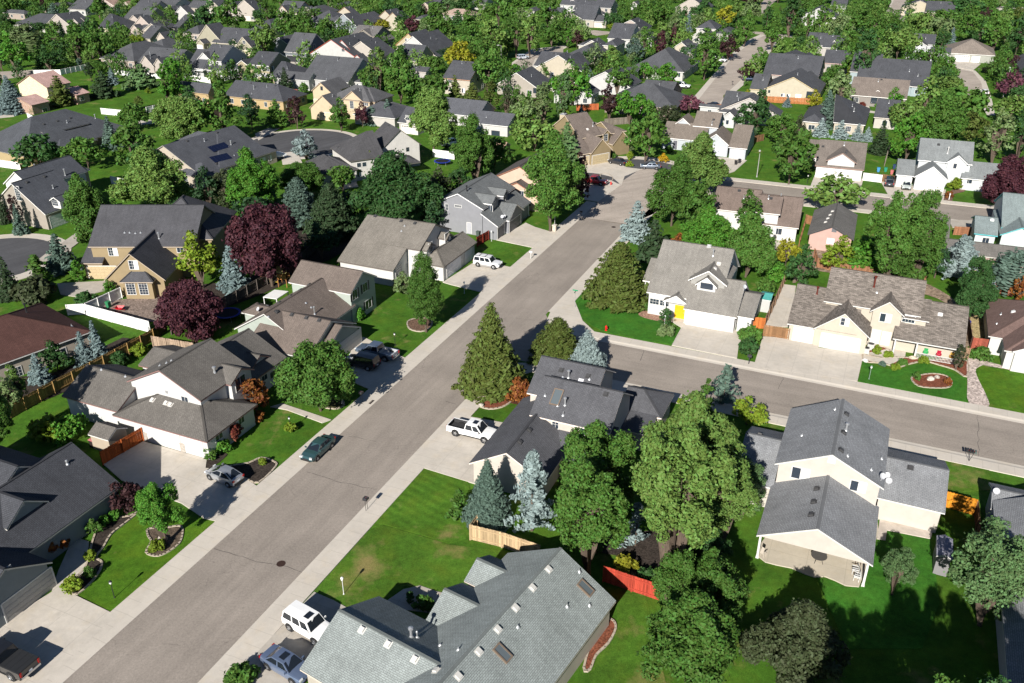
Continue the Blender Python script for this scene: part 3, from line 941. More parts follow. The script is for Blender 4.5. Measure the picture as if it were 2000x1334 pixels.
house('the beige house with the railed porch', 'beige house with mottled brown roof, white railed porch and two white garage doors', MT, (.68, .61, .50), [
    (113.0, 127, -8.5, .5, 2.7, 'v', .45),
    (116.9, 126.6, -4.5, 7.9, 5.2, 'v', .66),
    (112.7, 119, -5.05, 2.25, 2.72, 'u', .80),
    (116.0, 122, 1.6, 5.9, 5.2, 'u', .80),
    (114.2, 128.5, 5.0, 13.7, 2.6, 'v', .44, dict(nowall='gable')),
    (116.2, 127.9, 5.3, 13.4, 2.9, 'v', .1, dict(ov=.02)),
    (116.6, 121, 5.8, 9.0, 4.75, 'sn', .3, dict(z0=3))],
    [('gd', *c(325, 680), 2.5), ('gd', *c(670, 755), 4.9), ('w', *c(715, 565), 1.0, 1.0, 'gb'), ('w', *c(1093, 528), 1.35, 1.15, 'b'), ('w', *c(1308, 540), 1.5, .9, 'g'), ('w', *c(1000, 700), 1.0, 1.9, 'w'), ('w', *c(1095, 720), 1.0, 1.9, 'w'),
     ('vp', *c(985, 240), 1.5, .12, paint('rust_flue', (.10, .02, .012))), ('vp', *c(455, 305), 1.0, .1, paint('rust_flue', (.10, .02, .012))), ('vp', *c(1012, 290), .3), ('v', *c(1602, 497), (.6, .6, .58)),
     ('ps', 114.6, 5.4, 0, 2.6, .09), ('ps', 114.6, 8.1, 0, 2.6, .09), ('ps', 114.6, 13.2, 0, 2.6, .09), ('rl', 114.6, 8.1, 114.6, 13.2, .95)], mottle=.38)
house('the maroon roofed house with the arched window', 'house with brown maroon roof and white arched window at the gravel strip', RB, (.80, .78, .75), [
    (119.7, 133, 16.6, 31, 2.8, 'h', .50),
    (116.0, 126, 18.3, 27, 2.8, 'u<', .55),
    (115.6, 121, 19.2, 24.4, 3.0, 'u', .55)],
    [('w', 1985, 682, 2.4, 1.5, 'g'), ('v', 1979, 609, (.6, .6, .58)), ('vp', 1955, 614, .4), ('vp', 1947, 632, .2)], mottle=.08)
house('the half seen blue roofed house', 'house with blue grey roof reaching into view beside the white mailbox stand', LG, (.62, .63, .64), [
    (79.2, 83.7, 15.2, 30, 2.8, 'v', .40), (56, 80, 15.3, 31, 3.2, 'u', .48)], [('ds', 1943, 968, 200)], seed=4)
# ---------------------------------------------------------------- houses farther along: eaves sighted at their real height, depth in metres
GR = .5
c = lambda x, y: cp(150, 440, 8.333, x, y)
house('the tan stucco house', 'tan stucco two storey house with dark roof, steep front gable and square bay', (.058, .058, .064), (.43, .33, .19), [
    ('p', 170.5, 482, 380, 481, 14.5, 5.4, 'v', .62),
    ('p', 258, 470, 418, 464, 14, 5.4, 'h', .78),
    ('p', 156, 514.5, 200, 513.5, 9, 2.9, 'v', .45),
    (121.4, 132, -62.2, -52.8, 2.85, 'u', .92),
    (120.3, 123.9, -59.3, -54.3, 3.0, 'v<>', .8)],
    [('w', *c(590, 430), 1.4, 1.3, 'bg'), ('w', *c(925, 645), 1.3, 1.35, 'bg'), ('w', *c(880, 1025), 1.25, 2.0, 'g'), ('w', *c(1085, 1025), 1.25, 2.0, 'g'), ('w', 352, 487, 1.0, 1.0, ''), ('gd', *c(430, 790), 4.6, 2.2, (.42, .33, .2)), ('vp', *c(1340, 215), .9, .1)]
    + [('vp', *c(x, y), .3) for x, y in ((780, 120), (862, 120), (955, 130), (1040, 120))], th=0, trim=(.40, .33, .26), wallk='stucco', vents=0)
house('the maroon roofed ranch house', 'long low ranch house with dark maroon roof beside the blue spruces', MR, (.55, .48, .40), [
    ('p', -90, 744, 180, 646.3, 14.5, 2.7, 'v>', .42)], [('vp', 52, 610, 1.2, .1, BLACK), ('vp', 140, 637, .4), ('v', 10, 600), ('w', 30, 728, 1.6, 1.3, 'g'), ('w', 120, 690, 1.3, 1.2, '')], th=39, trim=(.62, .6, .58), wallk='stucco')
c = lambda x, y: cp(0, 180, 4, x, y)
house('the house with the arched dormer', 'dark roofed house with white arched dormer over a white garage door', (.060, .064, .074), (.45, .40, .34), [
    ('p', 56, 413, 200, 396, 14, 3.1, 'v', .72),
    ('p', 17, 355, 52, 372, 13, 5.2, 'u', .7, dict(wall=(.95, .93, .9))),
    ('p', 30, 352, 110, 352, 10, 5.2, 'h', .7),
    ('p', 92, 392, 120, 393, 5, 5.0, 'u', .55, dict(z0=3.5, wall=(.95, .93, .9)))],
    [('gd', *c(490, 1030), 4.8, 2.2, (.78, .77, .75)), ('w', *c(430, 860), 1.4, 1.3, 'g'), ('w', *c(140, 790), 1.2, 2.6, 'g'), ('vp', *c(510, 650), 1.2, .11), ('st', 70, 436, 1.6, 1.3)], trim=(.72, .70, .67), wallk='stucco', vents=2)
house('the long house with the shed dormer', 'long charcoal hip roofed house with one shaded shed dormer strip', (.058, .062, .070), (.56, .43, .24), [
    ('p', -6, 296, 62, 306, 18, 2.8, 'h', .55),
    ('p', 58, 306, 252, 250, 20, 2.8, 'h', .58),
    ('p', 93, 263, 170, 240, 8, 5.5, 'v', .30, dict(z0=3)),
    ('p', 60, 292, 132, 290, 8, 2.8, 'h', .45)],
    [('w', *c(410, 340), 1.2, 1.3, ''), ('w', *c(512, 308), .8, .9, ''), ('w', *c(556, 308), 1.4, 1.6, 'g'), ('vp', *c(745, 205), .9, .1)], th=28, trim=(.25, .23, .21), wallk='stucco', vents=3)
c = lambda x, y: cp(0, 180, 4, x, y)
ctx = house('the house with solar panels', 'charcoal hip roofed house carrying blue black solar panels', (.060, .063, .072), (.60, .52, .42), [
    ('p', 313, 292, 394, 342, 18, 2.8, 'h', .5),
    ('p', 398, 343, 520, 296, 20, 2.8, 'v', .5),
    ('p', 391, 347, 452, 332, 8, 2.75, 'h', .5)], [('vp', *c(1805, 410), .8, .1), ('vp', *c(1830, 495), .4), ('v', *c(1690, 560))], th=29, trim=(.3, .28, .26), auto=1, vents=2)
for (x0, y0, x1, y1, x2, y2) in ((1618, 432, 1750, 390, 1790, 432), (1632, 512, 1770, 475, 1805, 520), (1778, 352, 1930, 305, 1990, 395), (1815, 400, 1985, 350, 2030, 420)):
    pa, pb, pd = [ctx['hitroof'](*c(*q)) for q in ((x0, y0), (x1, y1), (x2, y2))]
    if pa and pb and pd:
        n = pb[1]; a = pa[0] + n * .14; e = (pb[0] - pa[0]); e -= n * e.dot(n); d = (pd[0] - pb[0]); d -= n * d.dot(n)
        el = min(e.length, 6); e.normalize(); d -= e * d.dot(e); dl = min(d.length, 4); d.normalize()
        b = MB(); b.obox(a + e * el / 2 + d * dl / 2, e, d, n, el / 2, dl / 2, .03)
        for i in range(1, 5): b.obox(a + e * el * i / 5 + d * dl / 2 + n * .031, e, d, n, .008, dl / 2, .003, 1)
        b.build('solar_panel', [mat('solar_cell', (.006, .009, .03), .12, .1, .9), mat('solar_frame', (.03, .035, .05), .4)], ctx['root'], org=ctx['c'])
c = lambda x, y: cp(590, 230, 7.692, x, y)
house('the white farmhouse', 'white board and batten farmhouse with black hip roofs, tall gable and patio cover', (.056, .055, .058), (.80, .77, .72), [
    ('p', *c(240, 855), *c(770, 795), 11, 2.9, 'h', .62),
    ('p', *c(715, 655), *c(1245, 580), 13, 4.6, 'v<', .66),
    ('p', *c(1185, 480), *c(1790, 398), 9, 4.9, 'u', .80),
    ('p', *c(1180, 690), *c(1870, 715), 6.5, 2.7, 'h', .40, dict(nowall=True)),
    ('p', *c(0, 690), *c(250, 855), 9, 2.9, 'h', .5)],
    [('w', *c(1335, 525), 1.5, 1.1, 'd'), ('w', *c(1585, 475), .6, .8, 'd'), ('w', *c(855, 710), .9, .9, 'n'), ('w', *c(935, 700), .9, .9, 'n'), ('w', *c(860, 830), .9, 1.6, 'n'), ('w', *c(1110, 660), .9, .9, 'n'), ('w', *c(490, 885), .9, 1.3, ''), ('dr', *c(700, 880), 1.3, 2.05, (.55, .57, .58)), ('vp', *c(455, 510), 1.1, .14)]
    + [('v', *c(x, y)) for x, y in ((855, 150), (975, 135), (1085, 122), (1165, 105), (1310, 110), (735, 225), (545, 440))], th=61, trim=(.12, .11, .10), wallk='batten')
house('the pink tiled ranch house', 'low brick ranch house with dusty pink tiled roof behind the big blue spruce', (.38, .25, .22), (.30, .17, .11), [
    ('p', 48, 204, 111, 199, 10, 2.7, 'v', .33), ('p', 143, 186, 182, 181, 9, 2.7, 'v', .35), ('p', 85, 160, 106, 156, 9, 3.0, 'v', .3),
    ('p', 35, 164, 88, 172, 9, 3.4, 'u', .5, dict(wall=(.62, .49, .33)))], [('ch', 178, 157, .9, 1.2, 1.2, (.5, .32, .24), 'brick'), ('w', 88, 216, 1.4, 1.3, ''), ('w', 160, 192, 1.3, 1.2, '')], trim=(.25, .16, .12), wallk='brick', mottle=.06)
house('the dark house with the tan gable', 'charcoal roofed house with small tan end gable above the lawn', (.056, .058, .066), (.60, .44, .24), [
    ('p', 401, 183, 434, 178, 12, 3.6, 'u', 1.0), ('p', 447, 184, 543, 202, 12, 2.8, 'v>', .58)], [('vp', 496, 174, .9, .1), ('vp', 492, 183, .5)], trim=(.45, .33, .2), auto=1, vents=2)
c = lambda x, y: cp(500, 0, 4, x, y)
house('the broad beige house', 'broad beige two storey house with grey roofs, arched window and copper awning', (.080, .080, .084), (.72, .58, .40), [
    ('p', *c(545, 770), *c(905, 792), 11, 5.2, 'v<>', .55), ('p', *c(905, 795), *c(1105, 745), 9, 5.0, 'h', .6), ('p', *c(690, 770), *c(815, 800), 6, 5.2, 'u', .75),
    ('p', *c(425, 710), *c(590, 722), 10, 4.6, 'u', .75), ('p', *c(425, 840), *c(625, 872), 9, 3.0, 'u', .8), ('p', *c(905, 870), *c(1100, 900), 9, 2.8, 'h', .5)],
    [('gd', *c(480, 772), 2.6, 2.2, (.55, .45, .30)), ('gd', *c(555, 790), 2.6, 2.2, (.55, .45, .30)), ('w', *c(513, 690), .7, 1.0, 'd'), ('w', *c(748, 815), 1.1, 2.2, 'g'), ('w', *c(535, 900), .8, 1.1, ''), ('w', *c(855, 812), .5, .9, ''), ('w', *c(870, 815), .5, .9, ''), ('w', *c(840, 810), .5, .9, ''), ('w', *c(665, 795), 1.3, 1.3, '')], trim=(.45, .34, .24), wallk='stucco', vents=2)
house('the low house with the dormer', 'low charcoal house with one white dormer tucked between the blue spruce and maple', (.058, .060, .068), (.62, .58, .54), [
    ('p', 772, 240, 820, 241, 10, 2.9, 'v', .6), ('p', 788, 232, 804, 232, 4, 4.3, 'u', .9, dict(z0=3)), ('p', 690, 222, 770, 232, 11, 2.7, 'h', .5)], [('w', 796, 230, 1.0, 1.1, 'g'), ('gd', 800, 252, 4.6, 2.2, (.6, .55, .5), True)], trim=(.72, .7, .68))
house('the white trimmed house by the hedge', 'slate roofed house with white trimmed gables along the arborvitae hedge', (.075, .078, .088), (.70, .68, .66), [
    ('p', 868, 214, 922, 234, 11, 3.0, 'v', .55), ('p', 924, 236, 986, 250, 9, 2.8, 'v', .5), ('p', 872, 212, 898, 214, 6, 3.2, 'u', .8), ('p', 905, 234, 928, 236, 5, 3.2, 'u', .8)], [('w', 968, 262, 2.2, 1.6, 'd'), ('vp', 950, 229, .5)], trim=(.76, .75, .73))
c = lambda x, y: cp(1000, 180, 4, x, y)
house('the peach house', 'peach stucco two storey house showing its end wall behind the leaning maple', (.08, .07, .065), PEACH, [
    ('u6',)] if False else [('p', 963, 345, 1066, 364, 13, 5.0, 'u', .5), ('p', 966, 372, 1052, 390, 6, 2.9, 'u', .5)], [('w', 1019, 378, .8, 1.0, '')], trim=(.3, .13, .08), wallk='stucco', auto=1)
house('the olive gabled house', 'olive brown house with stone chimney and two steep gables at the cul de sac', BR, OLIVE, [
    ('p', *c(620, 480), *c(785, 448), 9, 2.9, 'u', .95), ('p', *c(520, 485), *c(640, 475), 9, 2.9, 'v', .6), ('p', *c(530, 362), *c(700, 332), 12, 5.2, 'v', .7),
    ('p', *c(690, 325), *c(800, 330), 6, 5.2, 'u', .9), ('p', *c(785, 410), *c(935, 385), 11, 2.9, 'u', 1.0), ('p', *c(225, 405), *c(340, 415), 9, 2.8, 'h', .4), ('p', *c(780, 325), *c(890, 300), 8, 5.0, 'v>', .5)],
    [('gd', *c(692, 505), 4.8, 2.2, (.38, .31, .19)), ('gd', *c(565, 520), 2.6, 2.2, (.45, .37, .24)), ('w', *c(732, 355), 1.0, 1.5, 'g'), ('ch', *c(400, 225), 1.2, 1.6, 1.6, (.62, .52, .36), 'stucco'), ('vp', *c(632, 265), .8, .08), ('v', *c(590, 290), (.6, .58, .55))], th=57, trim=(.62, .52, .40), wallk='stucco')
c = lambda x, y: cp(1000, 180, 4, x, y)
house('the blue grey double garage house', 'pale blue grey house with arched dormer window and two grey garage doors', (.140, .118, .100), BLUEG, [
    ('p', *c(1170, 345), *c(1500, 390), 11, 2.8, 'v', .5), ('p', *c(1410, 262), *c(1612, 278), 9, 5.2, 'v', .6), ('p', *c(1262, 255), *c(1405, 262), 6, 5.0, 'u', .8),
    ('p', *c(1485, 388), *c(1692, 430), 9, 2.8, 'u', .75), ('p', *c(1690, 430), *c(1838, 442), 15, 2.75, 'v', .5)],
    [('gd', *c(1585, 470), 4.8, 2.2, (.42, .44, .47)), ('gd', *c(1757, 487), 2.6, 2.2, (.42, .44, .47)), ('w', *c(1332, 283), 1.5, 1.4, 'gs'), ('w', *c(1462, 288), .8, 1.0, ''), ('w', *c(1515, 295), .9, 1.0, ''), ('dr', *c(1275, 405), 1.0, 2.05, (.1, .1, .12)), ('w', *c(1200, 390), 1.4, 1.2, 'g'), ('vp', *c(1562, 255), .7, .08), ('v', *c(1576, 215))], th=22, trim=(.76, .74, .72))
c = lambda x, y: cp(1500, 180, 4, x, y)
house('the three door garage house', 'white house with taupe roof and a row of three white garage doors', (.135, .116, .102), OFFW, [
    ('p', *c(368, 572), *c(752, 607), 17, 2.75, 'v', .44), ('p', *c(455, 532), *c(692, 556), 6, 4.0, 'u', .62, dict(z0=3)), ('p', *c(300, 500), *c(415, 508), 12, 2.8, 'v', .4)],
    [('gd', *c(430, 620), 2.6), ('gd', *c(548, 635), 2.6), ('gd', *c(668, 650), 2.6), ('vp', *c(595, 415), .6, .07), ('v', *c(615, 460)), ('v', *c(610, 475)), ('v', *c(430, 425))], th=20.5, trim=(.30, .20, .17))
house('the pale two storey house by the plum', 'pale grey two storey house with grey roofs and white gables beside the purple plum', (.150, .160, .162), (.70, .73, .74), [
    ('p', *c(1170, 525), *c(1600, 568), 10.5, 5.2, 'v', .66), ('p', *c(1000, 642), *c(1142, 657), 9, 2.75, 'v', .5), ('p', *c(1140, 660), *c(1408, 690), 8, 2.75, 'u', .78),
    ('p', *c(1390, 548), *c(1568, 568), 6, 5.2, 'u', .8), ('p', *c(1510, 668), *c(1840, 702), 10, 2.6, 'v', .48)],
    [('gd', *c(1070, 685), 2.5), ('gd', *c(1260, 710), 4.9), ('w', *c(1475, 578), 1.3, 1.0, 'b'), ('dr', *c(1530, 700), 1.0, 2.05, (.5, .5, .5)), ('w', *c(1570, 690), 1.2, 1.2, ''), ('ch', *c(1225, 352), .8, 1.0, 1.2, (.76, .75, .73), 'lap'), ('vp', *c(1402, 480), 1.3, .08, TRIMW), ('v', *c(1333, 410))], th=21, trim=(.76, .75, .74))
house('the white house with the brown roof', 'white house with brown roof and rear patio chairs between the two tall columnar trees', (.135, .105, .090), OFFW, [
    ('p', 1390, 407, 1480, 417, 11, 3.6, 'v', .5), ('p', 1476, 413, 1524, 419, 8, 5.0, 'v', .5), ('p', 1474, 436, 1560, 446, 13, 2.8, 'v', .55)],
    [('w', 1405, 398, 1.0, 1.1, 'd'), ('w', 1520, 452, 1.2, 1.1, ''), ('ds', 1571, 386, 210)], th=20, trim=(.70, .66, .62), vents=1)
house('the pink house', 'pink stucco house with grey brown gabled roof by the brown fence', (.110, .105, .098), PINK, [
    (133.5, 147, 28.6 + 0, 37.8, 2.8, 'u', .46)] if False else [('p', 1577, 457.5, 1668, 468, 14, 2.8, 'u', .50)], [('gv', 1629.5, 449, .8, (.12, .12, .13)), ('w', 1622, 471, 1.1, .9, 'w')] + [('v', 1626 - i * 4.5, 413 + i * 7, (.5, .48, .45)) for i in range(4)], th=22, trim=(.055, .055, .06), wallk='stucco')
house('the dusty pink house', 'dusty pink house almost hidden by the tall maple, grey roof', (.115, .108, .10), (.66, .46, .42), [
    ('p', 1790, 462, 1840, 490, 15, 2.8, 'u', .45), ('p', 1805, 480, 1852, 472, 12, 2.8, 'v', .45)], [('v', 1842, 421, (.5, .48, .45)), ('v', 1848, 443, (.5, .48, .45))], th=22, trim=(.5, .47, .43), wallk='stucco')
house('the teal trimmed house', 'white and teal house with blue green roofs and a wooden trash pen beside it', (.155, .185, .185), (.72, .78, .78), [
    ('p', 1903, 456, 1949, 460, 9, 2.8, 'v', .4), ('p', 1955, 466, 2030, 460, 14, 3.0, 'u', .55), ('p', 1958, 452, 2040, 446, 16, 3.4, 'v', .5)], [('v', 1938, 430, (.7, .7, .68)), ('w', 1925, 470, 1.0, 1.0, '')], th=22, trim=(.10, .42, .45))
# ---------------------------------------------------------------- the far rows
DR = [(.046, .048, .055), (.055, .057, .064), (.062, .064, .070), (.050, .050, .054)]
def T1(x, y): return (x / 5.876, y / 5.876)
def T2(x, y): return (330 + x / 5.876, y / 5.876)
def T3(x, y): return (660 + x / 5.876, y / 5.876)
def T4(x, y): return (1000 + x / 5.876, y / 5.876)
def T5(x, y): return (1330 + x / 3.947, y / 3.947)
def T6(x, y): return (1660 + x / 3.947, y / 3.947)
def far(nick, label, T, wings, roof=0, wall=CREAM, trim=(.62, .56, .50), feats=(), seed=1, auto=1, vents=1, **kw):
    ws = []
    for w in wings:
        o = {}
        if isinstance(w[-1], dict): o = w[-1]; w = w[:-1]
        k = 1.38 if w[4] >= 7 and w[6] in ('v', 'h', 'v>') else 1.0
        ws.append(('p', *T(w[0], w[1]), *T(w[2], w[3]), w[4] * k, w[5], w[6], w[7], o))
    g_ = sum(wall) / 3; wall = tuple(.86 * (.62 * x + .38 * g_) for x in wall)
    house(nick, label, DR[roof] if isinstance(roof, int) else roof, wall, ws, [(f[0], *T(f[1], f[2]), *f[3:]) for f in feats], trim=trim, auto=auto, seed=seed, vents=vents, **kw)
W_ = (.78, .76, .73)
far('the hip roofed house above the willow', 'long charcoal hip roofed house with one white chimney above the willow', T1, [(215, 262, 540, 322, 13, 2.8, 'h', .45), (470, 255, 690, 262, 11, 2.8, 'h', .45)], 1, CREAM, feats=[('ch', 655, 270, .9, .9, 1.2, (.75, .73, .70), 'lap')], seed=2)
far('the small dark house at the spruce', 'small charcoal roofed house half hidden beside a blue spruce in the back row', T1, [(240, 160, 425, 150, 11, 2.8, 'h', .5)], 2, (.62, .45, .35), seed=3)
far('the twin dormer house', 'beige house with charcoal roof and twin white dormers', T1, [(800, 298, 1075, 262, 11, 3.6, 'v', .62), (830, 255, 880, 265, 4, 4.6, 'u', .8, dict(z0=3)), (910, 245, 965, 255, 4, 4.6, 'u', .8, dict(z0=3))], 1, (.66, .54, .46), seed=4)
far('the house with the golden gable', 'charcoal roofed house with one golden cream gable', T1, [(1060, 325, 1365, 322, 12, 2.9, 'v>', .6), (1040, 275, 1150, 270, 6, 3.2, 'u', .9)], 0, (.76, .62, .36), seed=5)
far('the house with arched beige gable', 'charcoal roofed house with beige arched front gable in the top row', T1, [(1385, 225, 1690, 240, 12, 3.0, 'v', .6), (1430, 275, 1660, 290, 6, 2.9, 'u', .7)], 2, (.70, .56, .46), seed=6)
far('the three gable house', 'charcoal roofed house with three small peach gables', T1, [(1420, 350, 1860, 330, 12, 2.9, 'h', .5), (1400, 335, 1480, 345, 4, 2.8, 'u', .8), (1490, 340, 1590, 350, 4, 2.8, 'u', .8), (1590, 300, 1680, 345, 5, 3.0, 'u', .8)], 1, (.74, .56, .46), seed=7)
far('the cream twin garage house', 'cream house with steep front gable and two pale garage doors', T1, [(1560, 445, 1760, 440, 11, 2.9, 'v', .55), (1750, 450, 1935, 445, 10, 3.4, 'u', 1.0), (1880, 385, 1998, 370, 10, 3.0, 'v', .55)], 1, (.78, .64, .50), feats=[('gd', 1795, 495, 2.5, 2.2, W_), ('gd', 1880, 510, 2.5, 2.2, W_)], seed=8)
far('the big hip roofed house by the fence', 'wide charcoal hip roofed house behind the far end of the vinyl fence', T1, [(1115, 672, 1560, 700, 17, 2.9, 'h', .55), (1600, 560, 1870, 590, 12, 2.9, 'h', .5)], 2, (.66, .48, .38), seed=9)
far('the house with two peaked windows', 'charcoal house with two small cream peaked gables facing the lawn', T1, [(1530, 735, 1995, 765, 12, 2.9, 'v', .55), (1610, 745, 1745, 770, 5, 3.0, 'u', 1.0), (1750, 760, 1890, 775, 5, 3.0, 'u', 1.0)], 2, (.70, .58, .48), feats=[('vp', 1725, 640, 1.2, .12)], seed=10)
far('the tan roofed house of the top row', 'pinkish tan roofed house in the topmost row', T1, [(1260, 65, 1475, 55, 12, 2.9, 'v', .5), (1405, 55, 1478, 60, 6, 3.0, 'u', .8)], (.26, .18, .15), (.72, .55, .46), seed=11)
far('the white house with a dormer row', 'white house with a row of white dormers in the topmost row', T1, [(1640, 45, 1990, 70, 10, 4.6, 'v', .5), (1690, 25, 1750, 28, 4, 5, 'u', .8), (1800, 35, 1860, 38, 4, 5, 'u', .8), (1880, 40, 1940, 42, 4, 5, 'u', .8)], 2, (.76, .77, .77), seed=12)
far('the long charcoal house behind a round tree', 'very long charcoal roof behind one round tree in the second row', T1, [(1440, 152, 1760, 155, 13, 3.0, 'v', .6)], 1, seed=13)
far('the pale house under the top conifers', 'pale house with grey roof showing one white eave line under conifers', T1, [(820, 95, 930, 120, 12, 3.0, 'v', .5)], 2, W_, seed=14)
far('the dark hip house at the top corner', 'charcoal hip roofed house among the top corner trees', T1, [(470, 75, 560, 78, 12, 3, 'h', .5)], 2, (.70, .5, .42), seed=15)
far('the white gabled cottage row house', 'white house with two small white gables beside a pair of tall maples', T2, [(90, 170, 280, 150, 10, 3.0, 'v', .5), (95, 170, 205, 200, 5, 2.9, 'u', .8), (205, 215, 350, 225, 6, 2.9, 'u', .6)], 1, W_, W_, seed=16)
far('the broad dark roof beside the maples', 'broad charcoal hipped roof with a skylight patch beside the tall maples', T2, [(0, 330, 130, 325, 14, 3.0, 'v', .5), (100, 385, 390, 385, 13, 3.0, 'h', .55)], 1, (.74, .58, .50), seed=17)
far('the khaki house with peaked gables', 'khaki house with charcoal roof, three peaked gables and twin garage', T2, [(420, 500, 975, 505, 12, 3.2, 'v', .58), (365, 452, 548, 500, 8, 3.2, 'u', .95), (292, 500, 415, 500, 6, 2.8, 'u', .8), (735, 545, 980, 552, 9, 3.0, 'u', .95), (715, 500, 775, 520, 4, 2.9, 'u', .8)], 1, (.58, .52, .32), (.74, .66, .56), feats=[('gd', 790, 580, 2.5, 2.2, (.60, .54, .38)), ('gd', 905, 585, 4.4, 2.2, (.60, .54, .38)), ('gd', 355, 535, 2.6, 2.2, W_), ('w', 862, 485, 1.2, 1.1, 'g')], seed=18)
far('the white house with sunroom', 'white two storey house with glazed sunroom and two white patio covers', T2, [(335, 690, 622, 700, 10, 5.2, 'v', .62), (185, 775, 395, 790, 10, 2.9, 'v', .75), (405, 800, 615, 812, 4, 2.7, 'sn', .35), (632, 800, 890, 785, 8, 2.8, 'h', .5), (330, 680, 470, 700, 6, 5.2, 'u', .8),
    (262, 805, 395, 812, 3, 2.5, 'sn', .1, dict(nowall=True, roof=TRIMW)), (552, 820, 745, 812, 3.4, 2.5, 'sn', .1, dict(nowall=True, roof=TRIMW))], 1, (.76, .76, .76), W_, feats=[('w', 405, 715, 1.6, 1.3, 'w'), ('w', 520, 850, 1.4, 2.0, 'g'), ('w', 465, 850, 1.4, 2.0, 'g'), ('w', 680, 705, .7, 1.0, ''), ('w', 745, 690, .6, .9, '')], seed=19)
far('the mustard two storey house', 'mustard two storey house with charcoal roof and long white patio cover', T2, [(885, 742, 1165, 752, 9, 5.2, 'v', .55), (1168, 860, 1400, 880, 9, 3.2, 'v>', .55), (770, 735, 900, 745, 8, 5, 'u', .6), (930, 868, 1255, 892, 3.2, 2.6, 'sn', .12, dict(nowall=True, roof=TRIMW))], 0, (.62, .50, .24), W_, feats=[('w', 995, 770, 1.2, 1.3, 'g'), ('w', 1085, 785, 1.5, 1.4, 'g'), ('w', 1135, 790, 1.2, 1.4, 'g')], seed=20)
far('the house with the open garage', 'slate sided house with two arched dormers and an open garage', T2, [(1318, 592, 1572, 612, 11, 3.6, 'v', .78), (1345, 540, 1440, 545, 4, 4.4, 'u', .9, dict(z0=3, wall=W_)), (1430, 545, 1500, 548, 4, 4.4, 'u', .9, dict(z0=3, wall=W_)), (1200, 480, 1330, 500, 10, 4.8, 'u', .6)], 2, (.24, .27, .32), (.62, .6, .58), feats=[('gd', 1410, 640, 4.6, 2.3, (.03, .03, .035)), ('gd', 1530, 640, 2.2, 2.2, W_), ('w', 1668, 530, .9, 1.4, '')], seed=21, auto=None)  # near-black door slab paints in the shaded interior of the open garage
far('the white house with red gable trim', 'white house with red trimmed gables and arched red door', T2, [(1780, 590, 1910, 620, 6, 3.0, 'u', .9), (1880, 610, 2110, 650, 9, 3.2, 'u', .95), (2110, 690, 2210, 720, 4, 2.9, 'u', .8), (2180, 665, 2480, 560, 15, 3.0, 'v', .55)], 1, W_, (.42, .07, .04), feats=[('gd', 1950, 660, 4.4, 2.2, (.70, .60, .46)), ('dr', 1825, 645, 1.5, 2.3, (.20, .02, .02)), ('w', 2000, 575, 1.2, 1.0, 'g')], seed=22)
far('the wide grey roofed house with white gable', 'wide dark grey roof with one plain white gable over a furnished patio', T2, [(1540, 920, 1795, 895, 14, 3.2, 'u', .62), (1560, 885, 2015, 960, 14, 3.1, 'v', .6), (2090, 945, 2240, 940, 8, 2.7, 'h', .5)], 2, (.70, .68, .66), W_, seed=23)
far('the cottage at the street top', 'small cream gabled house with dark roof among the top trees', T2, [(800, 140, 960, 200, 7, 2.9, 'u', .7), (790, 130, 1000, 100, 10, 3.0, 'v', .55)], 0, (.72, .60, .50), feats=[('gd', 900, 215, 3.6, 2.1, (.66, .56, .46))], seed=24)
far('the cream house with arched gable window', 'cream house with charcoal roof and brown trimmed gable in the top row', T2, [(1250, 130, 1450, 150, 11, 3.0, 'v', .6), (1240, 140, 1370, 150, 6, 3.2, 'u', .9)], 1, (.78, .68, .54), (.4, .2, .13), seed=25)
far('the hip house with arched window', 'charcoal hip roofed house with small arched window and cream walls', T2, [(1440, 165, 1800, 150, 13, 2.9, 'h', .55), (1520, 140, 1640, 150, 5, 3.2, 'u', .8)], 2, (.70, .60, .50), seed=26)
far('the twin hipped house by the plum', 'twin hipped charcoal roof beside a purple plum in the top row', T2, [(1830, 75, 1990, 70, 13, 2.9, 'h', .5)], 2, (.72, .60, .52), seed=27)
far('the steel blue gabled house', 'charcoal roofed house with steel blue gable and white trim', T2, [(1720, 280, 1990, 300, 13, 3.0, 'h', .55), (1900, 300, 2130, 350, 9, 3.0, 'u', .75)], 1, (.40, .47, .54), W_, seed=28)
far('the roof behind the two street maples', 'low charcoal roof mostly hidden behind two street maples', T2, [(880, 330, 1220, 340, 13, 2.9, 'h', .5)], 0, seed=29)
far('the cream gables at the top edge', 'cluster of cream gables at the very top of the hill view', T2, [(170, 90, 420, 95, 9, 3, 'v', .5), (430, 60, 540, 75, 8, 4.2, 'u', .8), (240, 60, 330, 62, 6, 3.6, 'u', .8)], 2, (.76, .62, .48), seed=30)
far('the brown grey two storey house', 'brown grey two storey house with four small dark windows and pale roof', T3, [(145, 400, 432, 418, 9, 5.2, 'v', .5), (432, 480, 712, 440, 11, 3.2, 'v', .58)], (.105, .100, .098), (.42, .36, .28), (.30, .26, .22), feats=[('w', 205, 420, .8, 1.2, 'd'), ('w', 303, 420, .8, 1.0, 'd'), ('w', 383, 428, .8, 1.0, 'd')], seed=31)
far('the yellow gabled house', 'bright yellow house with one great gable, white windows and back porch', T3, [(650, 515, 968, 530, 14, 4.0, 'u', .78), (960, 540, 1090, 520, 9, 3.0, 'v', .45)], 1, (.80, .64, .30), (.5, .28, .12), feats=[('w', 790, 460, 1.2, 1.0, 'b'), ('w', 828, 462, 1.0, 1.0, 'b'), ('w', 775, 545, 1.3, 1.5, ''), ('w', 905, 550, 3.0, 1.8, 'd')], seed=32, auto=None)
